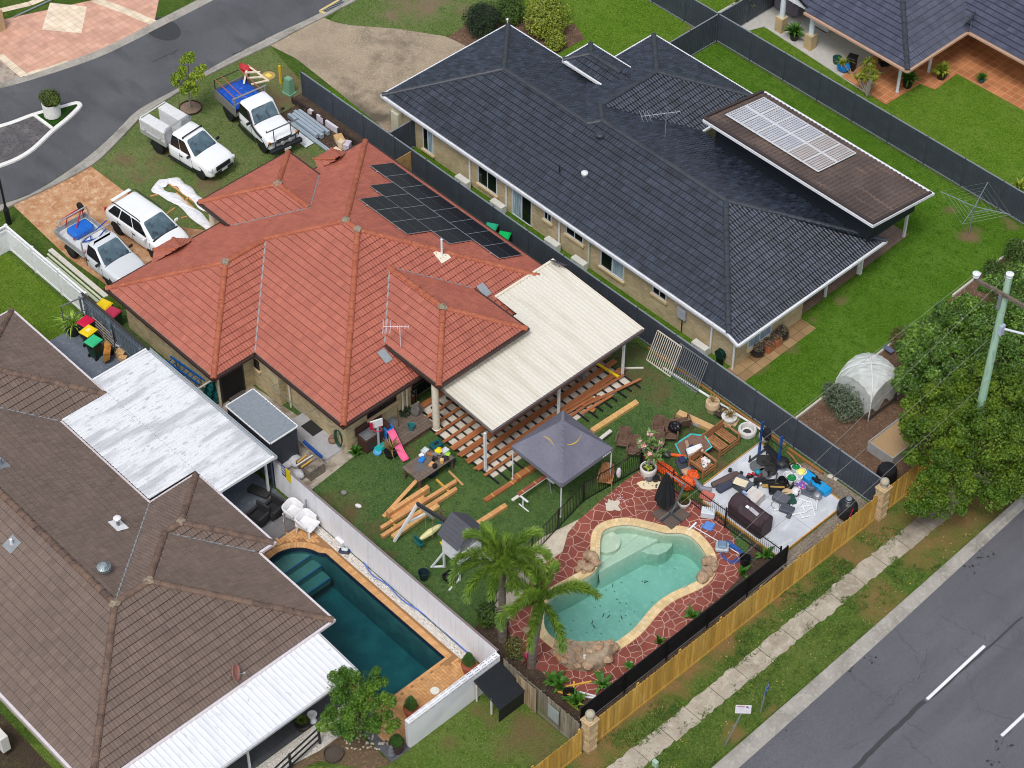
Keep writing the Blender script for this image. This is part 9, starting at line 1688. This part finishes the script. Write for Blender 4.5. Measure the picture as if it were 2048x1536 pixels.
def tree(name,label,base_,lobes,n,L,m,seed,clump=None,trunk_r=.16,bark=BARK1,cat="tree",**kw):
 t=thing(name,label,cat,(*base_,0));rd_=random.Random(seed);o=Vector((*base_,0));lo=[((c[0]-o.x,c[1]-o.y,c[2]),r)for c,r in lobes]
 cz=sum(c[2]for c,_ in lo)/len(lo);b=MB();fork=Vector((0,0,cz*.45));b.tube([(0,0,0),(.03,.02,cz*.22),tuple(fork)],trunk_r,9,True,trunk_r*.75)
 for c,r in lo:c=Vector(c);b.tube([tuple(fork),tuple(fork.lerp(c,.5)+Vector((0,0,.12))),tuple(c)],trunk_r*.55,6,True,trunk_r*.15)
 b.build("trunk",bark,t);b=MB();cl=lo if clump is None else cluster_lobes(lo,clump[0],clump[1],rd_);leaves(b,cl,n,L,rd_,**kw)
 if clump:leaves(b,[(c,r*.8)for c,r in lo],int(n*.3),L,rd_,shell=.3)
 b.build("crown",m,t,uv=False);return t
LA=leafm("glossy_leaf",srgb(66,98,30),srgb(98,132,44),.35,.5,.5);LB=leafm("yellow_green_leaf",srgb(66,94,20),srgb(98,122,28),.5,.3,.45);LS=leafm("bright_leaf",srgb(62,98,28),srgb(96,130,38),.45,.3,.45)
L3=lambda a:[((*G(x,y,z),z),r)for x,y,z,r in a]
tree("shade_tree","large dark glossy leaved tree around the pale green power pole",(14.1,14.0),L3([(1905,705,3.0,1.7),(1965,650,3.3,1.6),(2030,610,3.2,1.6),(1850,730,2.4,1.4),(1985,735,3.4,1.7),(1915,640,2.6,1.3),(1845,685,2.3,1.1),(2055,690,3.3,1.8),(1835,770,2.0,.9),(2030,560,2.4,1.1),(1900,770,2.8,1.2)]),84000,.13,LA,21,(6,.38),.24)
tree("verge_tree","broad yellow green tree overhanging the yellow palings and footpath",(17.1,9.4),L3([(1858,870,3.2,1.5),(1935,810,4.0,1.6),(2000,790,4.2,1.7),(1905,940,3.0,1.4),(1985,890,3.8,1.7),(2050,850,4.0,1.8),(1855,985,2.3,1.05),(1880,1010,2.0,.9),(2000,965,2.7,1.1),(2040,960,3.0,1.2),(1850,810,3.2,1.0),(1960,840,4.2,1.2),(1985,1000,2.2,.7)]),78000,.13,LB,22,(6,.36),.22)
tree("small_tree","small bright green tree by the white awning and the dark pool corner",(9.6,-16.9),L3([(712,1385,2.5,.95),(690,1420,2.3,.9),(745,1415,2.4,.9),(715,1450,2.0,.85),(680,1375,2.4,.6),(740,1365,2.6,.65),(660,1440,1.9,.5),(765,1440,2.2,.5),(700,1350,2.4,.45)]),14000,.1,LS,23,(12,.24),.09)
tree("street_tree","young street tree with an open crown in a ringed bed on the front lawn",G(381,217),L3([(378,115,3.5,.42),(362,150,2.8,.4),(395,150,2.8,.4),(380,165,2.4,.38),(352,168,2.4,.24),(405,138,2.9,.28),(372,178,2.1,.3),(345,158,2.5,.18),(390,185,2.0,.24)]),5200,.13,leafm("street_leaf",srgb(100,126,32),srgb(136,156,44),.45),24,(40,.16),.055,BARKP)
q=G(381,217);t=thing("tree_ring","dark plastic ring of brown mulch round the young street tree","tree ring",(*q,0));MB().lathe([(.6,0),(.6,.1),(.56,.1),(.56,0)],n=28,cap=False).build("ring",simple("ring_plastic",60,46,42,.7),t);MB().lathe([(.56,.03),(0,.06)],n=28).build("mulch",mat("ring_mulch",srgb(136,116,100),[(14,srgb(104,84,70),.5,.66,4)],.95),t)
def bush(label,c_,r,n,L,m,seed,name="shrub",cat="shrub",sq=1.0,stem=True,z=None,**kw):
 q=G(*c_)if z is None else G(*c_,z);return tree(name,label,q,[((q[0],q[1],r*.75),r),((q[0]+r*.35,q[1]-r*.3,r*.6),r*.7),((q[0]-r*.4,q[1]+r*.3,r*.65),r*.7)],n,L,m,seed,None,.05,BARK1,cat,**kw)
LD=leafm("dark_needle",srgb(34,52,30),srgb(46,66,38));LC=leafm("clipped_green",srgb(58,84,26),srgb(76,102,34));LY=leafm("lime_leaf",srgb(118,132,40),srgb(140,150,50));LG=leafm("grey_olive",srgb(82,96,74),srgb(110,124,98));LT=leafm("topiary",srgb(48,84,24),srgb(66,106,34))
sheet("garden_bed",GL([(895,75),(930,52),(960,20),(1150,50),(1170,78),(1110,110),(1000,90),(935,94)]),.028,BARK)
bush("dark needle leaved shrub in front of the charcoal roof's street corner",(965,62),1.05,5200,.2,LD,31,wd=.14,up=.7);bush("round clipped green shrub at the top edge",(1020,38),.95,5200,.1,LC,32);bush("large loose yellow green shrub beside the charcoal roof",(1092,62),1.35,7500,.13,LY,33,shell=.2);bush("low yellow green shrub at the near edge of the street garden bed",(1110,95),.6,1800,.12,LY,34)
bush("sparse grey green olive bush beside the netted frame",(1690,822),1.0,3600,.11,LG,35,shell=.15);bush("low grey green spreading plant at the mulch edge by the olive bush",(1665,800),.6,1500,.1,LG,36,shell=.15);bush("green shrub at the far end of the mulch bed under the crossarm",(1990,560),.7,2200,.11,LC,37);bush("dark green shrub behind the mulch edging at the right edge",(2035,525),.8,2600,.11,LC,38);bush("low brown green herb patch behind the net dome",(1800,690),.6,1500,.09,leafm("herb",srgb(92,88,40),srgb(70,90,36)),39,up=.6)
def blades(b,c,n,L,w_,rd_,spread=.9,droop=.5):
 for _ in range(n):
  a=rd_.uniform(0,6.283);e=rd_.uniform(.15,spread);l=L*rd_.uniform(.7,1.15);d=Vector((math.cos(a),math.sin(a),0));s_=Vector((-d.y,d.x,0))*w_/2
  p0=Vector(c);p1=p0+d*l*.5*e+Vector((0,0,l*.55*(1.1-e*.5)));p2=p0+d*l*e+Vector((0,0,l*(1-e*.5)*(1-droop*e)))
  b.add([p0-s_*.6,p0+s_*.6,p1+s_,p1-s_,p2],[(0,1,2,3),(3,2,4)])
def spiky(name,label,loc,n,L,w_,m,seed,potm=None,potp=None,cat="plant",heads=None,**kw):
 t=thing(name,label,cat,loc);rd_=random.Random(seed);b=MB()
 for(c,nn,ll)in(heads or[((0,0,potp[-1][1]*.9 if potp else 0),n,L)]):blades(b,c,nn,ll,w_,rd_,**kw)
 b.build("leaves",m,t,uv=False)
 if heads:
  s_=MB();[s_.tube([(0,0,0),(c[0]*.5,c[1]*.5,c[2]*.6),c],.03,5)for c,_,_ in heads];s_.build("stems",BARKP,t)
 if potm:MB().lathe(potp+[(potp[-1][0]*.88,potp[-1][1]),(0,potp[-1][1]-.05)],n=18).build("pot",potm,t)
 return t
P1=[(.2,0),(.27,.3),(.29,.42)]
LYU=leafm("yucca_leaf",srgb(126,160,60),srgb(150,180,80));spiky("yucca","spiky lime yucca in a black pot beside the pipe arch",(*G(148,668),.03),90,1.0,.045,LYU,41,simple("pot_black",44,40,40,.5),[(.25,0),(.33,.4),(.35,.5)],spread=1.15)
spiky("potted_grass","tufted green grass in a black pot on the charcoal path",(*G(605,1455),.04),260,.42,.02,leafm("tuft",srgb(96,122,44),srgb(120,140,60)),42,simple("pot_black",44,40,40,.5),[(.24,0),(.31,.28),(.33,.34)],cat="potted plant",spread=.8)
def topiary(label,a,potm,zt,seed,round_=False,z0=.045,r=.3):
 q=G(*a);t=thing("topiary_pot",label,"potted plant",(q[0],q[1],z0));rd_=random.Random(seed);MB().lathe([(r*.75,0),(r,.38),(r*1.08,.5),(r*1.0,.5),(r*.92,.42),(0,.4)],n=20).build("pot",potm,t);MB().tube([(0,0,.4),(0,0,.75)],.03,6).build("stem",BARK1,t)
 b=MB();leaves(b,[((0,0,.72),.27),((0,0,.95),.2),((0,0,1.12),.12)]if not round_ else[((0,0,.62),.28),((0,0,.75),.22)],2600,.05,rd_,shell=.4);b.build("foliage",LT,t,uv=False);return t
topiary("cone topiary in a terracotta pot at the wall end of the dark pool's long side",(938,1345),TERRA,0,43);topiary("cone topiary in a terracotta pot at the left end of the white slotted wall",(823,1432),TERRA,0,44);topiary("small round topiary in a dark pot beside the garden statue",(794,1502),simple("pot_maroon",70,52,54,.5),0,45,True);bush("dark round bush in shade under the awning beside the small tree",(582,1432),.42,1500,.08,LD,46)
rdq=random.Random(77)
def addfol(root,m,fn,name="foliage"):b=MB();fn(b);return b.build(name,m,root,uv=False)
addfol(t_isl,leafm("island_bush",srgb(72,88,36),srgb(92,108,44)),lambda b:leaves(b,[((0,0,1.15),.5),((.25,.1,1.05),.36),((-.25,-.1,1.05),.34)],4200,.1,rdq));addfol(t_grass,leafm("pot_tuft",srgb(92,100,30),srgb(110,116,40)),lambda b:blades(b,(0,0,.3),260,.5,.02,rdq,.7,.3))
def frang(b):
 for c in((-.35,.35,2.0),(.3,.35,1.95),(-.5,-.1,1.7),(.15,-.15,1.5),(-.2,-.2,1.75),(.5,-.2,1.6),(0,.1,1.9),(.55,.2,1.7),(-.1,.4,1.6)):blades(b,c,16,.42,.1,rdq,1.2,.8)
addfol(t_frang,leafm("frangipani_leaf",srgb(88,116,56),srgb(118,140,78)),frang);b=MB()
for c in((-.35,.35,2.0),(.3,.35,1.95),(-.5,-.1,1.7),(.15,-.15,1.5),(-.2,-.2,1.75),(.5,-.2,1.6)):b.tube([(0,0,.45),(0,0,1.05),(c[0]*.5,c[1]*.5,1.25),c],.028,6)
b.build("stem",BARKP,t_frang);b=MB()
for c in((-.35,.35,2.12),(.3,.35,2.08),(-.5,-.1,1.82),(.15,-.15,1.64),(-.2,-.2,1.88)):leaves(b,[(c,.12)],60,.09,rdq,.9)
b.build("flowers",mat("pink_petal",srgb(236,196,190),[(6,srgb(226,150,150),.5,.6,2)],.6),t_frang,uv=False);b=MB();blades(b,(0,0,.48),60,.24,.07,rdq,1.1,.6);b.build("underplanting",leafm("lime_under",srgb(150,176,70),srgb(170,190,90)),t_frang,uv=False)
SPK=leafm("strappy",srgb(84,112,40),srgb(110,136,52));DRY=leafm("dry_strap",srgb(150,124,80),srgb(120,110,60));BANA=leafm("broad_leaf",srgb(54,96,28),srgb(78,122,40),.4)
for lab,a,pm,pp,m,n,L in(("cream ceramic pot with a dry stem plant by the grey fence",(1424,822),CREAMC,[(.22,0),(.33,.35),(.31,.62)],DRY,16,.6),("dark brown pot of soil between the cream and white pots",(1442,832),simple("pot_dk",66,56,54,.7),[(.2,0),(.31,.22),(.33,.3)],DRY,6,.3),("white bowl pot with a dry spiky plant near the ring planter",(1458,842),WHTC,[(.22,0),(.34,.2),(.36,.32)],DRY,30,.6),("yellowing plant in a black pot beside the pink slide",px18(585,720),BLACKP,[(.2,0),(.28,.25),(.3,.32)],DRY,40,.9)):spiky("potted_plant",lab,(*G(*a),.0),n,L,.05,m,int(a[0]),pm,pp,cat="potted plant")
bush("dark green bush in a pot against the brick wall above the low platform",px18(770,215),.36,1100,.09,LD,47);t=spiky("corner_plant","green and white leafy plant at the brick corner of the red house",(*G(*px18(130,690)),0),50,.55,.1,BANA,48)
for lab,a,pm,z0 in(("dark round bowl of pink flowers nearest the cream brick corner",(1514,710),simple("bowl_dark",40,34,40,.3),.02),("square terracotta planter next to the dark corner bowl",(1534,700),TERRA,.02),("square terracotta planter under the pale window",(1550,688),TERRA,.02),("wide dark bowl of flowers furthest from the house corner",(1562,676),simple("bowl_dark",40,34,40,.3),.02)):
 q=G(*a);t=thing("flower_planter",lab,"planter",(q[0],q[1],z0));rd_=random.Random(int(a[0]))
 if "square" in lab:MB().box(-.26,-.2,0,.26,.2,.42,.02).build("pot",simple("terracotta_sq",176,104,70,.8),t)
 else:MB().lathe([(.2,0),(.34,.2),(.32,.4),(.28,.4),(0,.34)],n=18).build("pot",pm,t)
 b=MB();leaves(b,[((0,0,.48),.3)],420,.08,rd_);b.build("foliage",mat("flower_mix",srgb(86,84,62),[(9,srgb(150,110,120),.52,.6,2),(14,srgb(60,74,40),.5,.6,2)],.7,island=.3),t,uv=False)
for lab,a,z,nh in(("tall thin leaved clump beside the covered grill at the top edge",(1487,45),1.5,7),("dracaena clump with lime tufts at the terracotta patio corner",(1735,195),1.6,12),("small dracaena clump between pale path and terracotta patio",(1703,150),.9,4)):
 rd_=random.Random(nh);spiky("dracaena",lab,(*G(*a),0),0,0,.05,LY,nh,heads=[((rd_.uniform(-.7,.7),rd_.uniform(-.5,.5),z*rd_.uniform(.5,1.1)),26,.5)for _ in range(nh)],spread=1.1)
for lab,a,m in(("bright leafy plant in a black pot between the brick columns",(1588,80),BANA),("yellow croton plant on the terracotta patio corner by the lawn",(1882,158),LY),("small green plant in a blue pot further along the terracotta edge",(1962,166),BANA),("green plant in a dark pot beside the patio post",(1814,175),BANA)):
 s_=.6 if "small" in lab else 1;spiky("potted_plant",lab,(*G(*a),.05),int(70*s_),.8*s_,.13*s_,m,int(a[1]),BLACKP if "blue" not in lab else TEALD,[(.2*s_,0),(.28*s_,.3*s_),(.3*s_,.4*s_)],cat="potted plant",spread=1.0)
spiky("corner_lily","pale flowering clump at the far fence by the right edge",(*G(2036,378),0),26,.8,.1,LY,49)
for lab,a,n,L in(("broad leafed plant at the old fence beside the palms",(1110,1368),22,.8),("broad leafed plant between paving and old fence corner",(1120,1378),16,.7),("broad leafed plant at the lower paving tip by the shade cloth",(1205,1372),18,.75),("tall leafed plant by the fence corner next to white pipes",(1155,1412),20,.9),("lime leafed plant in the corner beside the stone pillar",(1146,1412),10,.5),("green plant beside shade cloth below the deep end",(1262,1336),10,.5),("green plant against shade cloth halfway along the pool",(1317,1288),12,.6),("green plant against shade cloth near the black bucket",(1385,1235),12,.6),("upright green plant where both black fences meet",(1530,1115),12,.7),("green plant on the soil beside the right paving edge",(1485,1150),12,.6),("red cordyline by the old fence behind the palm trunk",(1056,1325),0,0)):
 if n:spiky("garden_plant",lab,(*G(*a),.02),n,L,.16,BANA if "lime" not in lab else LY,int(a[0])+3,spread=.9)
 else:spiky("garden_plant",lab,(*G(*a),.02),24,.6,.07,leafm("cordyline",srgb(150,50,76),srgb(110,60,60)),51)
bush("tangled brown green shrub at the old fence end by the palms",(1030,1305),.5,900,.1,leafm("tangle",srgb(110,104,56),srgb(80,92,40)),52,shell=.15);bush("dark green shrub beneath the larger palm",(975,1240),.55,1300,.12,LC,53,shell=.2)
PALM=leafm("palm_leaflet",srgb(92,124,40),srgb(124,154,56),.45,.4,.3);PTR=mat("palm_trunk",srgb(126,116,106),[(3,srgb(100,90,82),.45,.6,3,(.3,.3,5))],.9);CRSH=simple("crown_shaft",96,122,60,.6)
def palm(label,base_,h,nf,FL,seed,rot0=0,lean=(0,0)):
 t=thing("foxtail_palm",label,"palm tree",(*base_,0));rd_=random.Random(seed);MB().tube([(0,0,0),(lean[0]*.1,lean[1]*.1,h*.2),(lean[0]*.55,lean[1]*.55,h*.6),(lean[0]*.9,lean[1]*.9,h-.7)],[.2,.17,.15,.12],10).build("trunk",PTR,t);MB().tube([(lean[0]*.9,lean[1]*.9,h-.75),(lean[0],lean[1],h-.3),(lean[0],lean[1],h)],[.13,.12,.06],10).build("crown_shaft",CRSH,t)
 for k in range(nf):
  a=rot0+2*math.pi*k/nf+rd_.uniform(-.2,.2);el=R(rd_.uniform(8,62))if k%3 else R(rd_.uniform(60,78));L=FL*rd_.uniform(.85,1.1);d=Vector((math.cos(a),math.sin(a),0));P_=[];cur=Vector((lean[0],lean[1],h-.08));e=el;ns=14
  for i in range(ns+1):P_.append(cur.copy());cur=cur+(d*math.cos(e)+Vector((0,0,math.sin(e))))*(L/ns);e-=R(9.5)*(.5+i/ns)
  b=MB();b.tube([tuple(p)for p in P_],.022,5,True,.006)
  for i in range(1,ns):
   for j in range(40):
    f=rd_.random();p=P_[i].lerp(P_[i+1],f);ax=(P_[i+1]-P_[i]).normalized();ph=rd_.uniform(0,6.283);s_=ax.cross(Vector((0,0,1))).normalized();u_=s_.cross(ax);rad=s_*math.cos(ph)+u_*math.sin(ph);ll=.46*(1-abs((i+f)/ns-.5)*.9)*rd_.uniform(.8,1.1)
    dirv=(rad*.75+ax*.65).normalized();tip=p+dirv*ll-Vector((0,0,.07*ll));wv=dirv.cross(rad if abs(dirv.dot(rad))<.95 else u_).normalized()*.021;m_=p+dirv*ll*.5;q=len(b.v)
    b.v+=[tuple(p),tuple(m_+wv),tuple(tip),tuple(m_-wv)];b.f.append((q,q+1,q+2,q+3));b.mi.append(0)
  b.build("frond",PALM,t,uv=False)
 return t
palm("taller foxtail palm between the play house and the pool",(10.3,-10.2),4.9,14,2.45,61,.3);palm("shorter foxtail palm leaning its fronds over the pool end",(12.05,-10.25),4.2,9,2.5,62,.55,(.3,.25))
rdg=random.Random(99)
def tufts(name,label,spots,per,L,m,w_=.02,spread=.9):
 b=MB()
 for(x,y,r)in spots:
  for _ in range(per):
   a,rr=rdg.uniform(0,6.283),r*math.sqrt(rdg.random());blades(b,(x+rr*math.cos(a),y+rr*math.sin(a),.0),4,L*rdg.uniform(.6,1.3),w_,rdg,spread,.5)
 return stuff(b.build(name,m,uv=False),label,"weeds")
GV2=leafm("weed_blade",srgb(72,100,36),srgb(96,118,48));vs=[]
for k in range(150):
 y=rdg.uniform(-11,6);x=rdg.choice([rdg.uniform(16.75,17.55),rdg.uniform(17.2,17.6),rdg.uniform(18.5,20.2)]);
 if(math.sin(y*1.3)+math.sin(y*.5+1)+rdg.uniform(-.6,.6))>-.1 or x>18:vs.append((x,y,rdg.uniform(.2,.5)))
tufts("verge_weeds","ragged green weeds along both sides of the footpath",vs,26,.2,GV2)
tufts("fence_weeds","creeping green weeds along the foot of the white fence",[(x+rdg.uniform(-.1,.1),-11.42+rdg.uniform(-.05,.12),.15)for x in[2.5+.12*k for k in range(60)]],14,.16,GV2)
tufts("lawn_edges","unmown grass blades along fences and paths",[(-22.3+.35*k,6.15+rdg.uniform(-.1,.05),.16)for k in range(20)]+[(-19.5+.3*k,6.6,.15)for k in range(20)]+[(5.95+.02*k%2,12.8+.25*k,.12)for k in range(0)]+[(16.1,-14.5+.1*k,.15)for k in range(25)]+[(9.2+.05*k,-9.9+.3*k,.15)for k in range(6)]+[(2.0+.3*k,6.0,.12)for k in range(28)],14,.16,GV2)
b=MB()
for k in range(170):
 x,y=rdg.uniform(16.6,20),rdg.uniform(-11,12)
 if 17.5<x<18.55 and rdg.random()<.8:continue
 b.obox((x,y,.06),(.05,.035,.006),rdg.uniform(0,3),rdg.uniform(-.4,.4))
stuff(b.build("fallen_leaves",mat("leaf_litter",srgb(170,140,70),[(3,srgb(196,180,120),.45,.6,2)],.9)),"fallen yellow leaves scattered over the road verge","leaves")
b=MB()
for k in range(90):
 q=G(rdg.uniform(690,770),rdg.uniform(1450,1500));b.ico((q[0],q[1],.03),rdg.uniform(.03,.05),1)
stuff(b.build("scattered_stones",simple("stone_white",200,190,178,.8)),"white stones scattered over the bare garden below the small tree","stones")
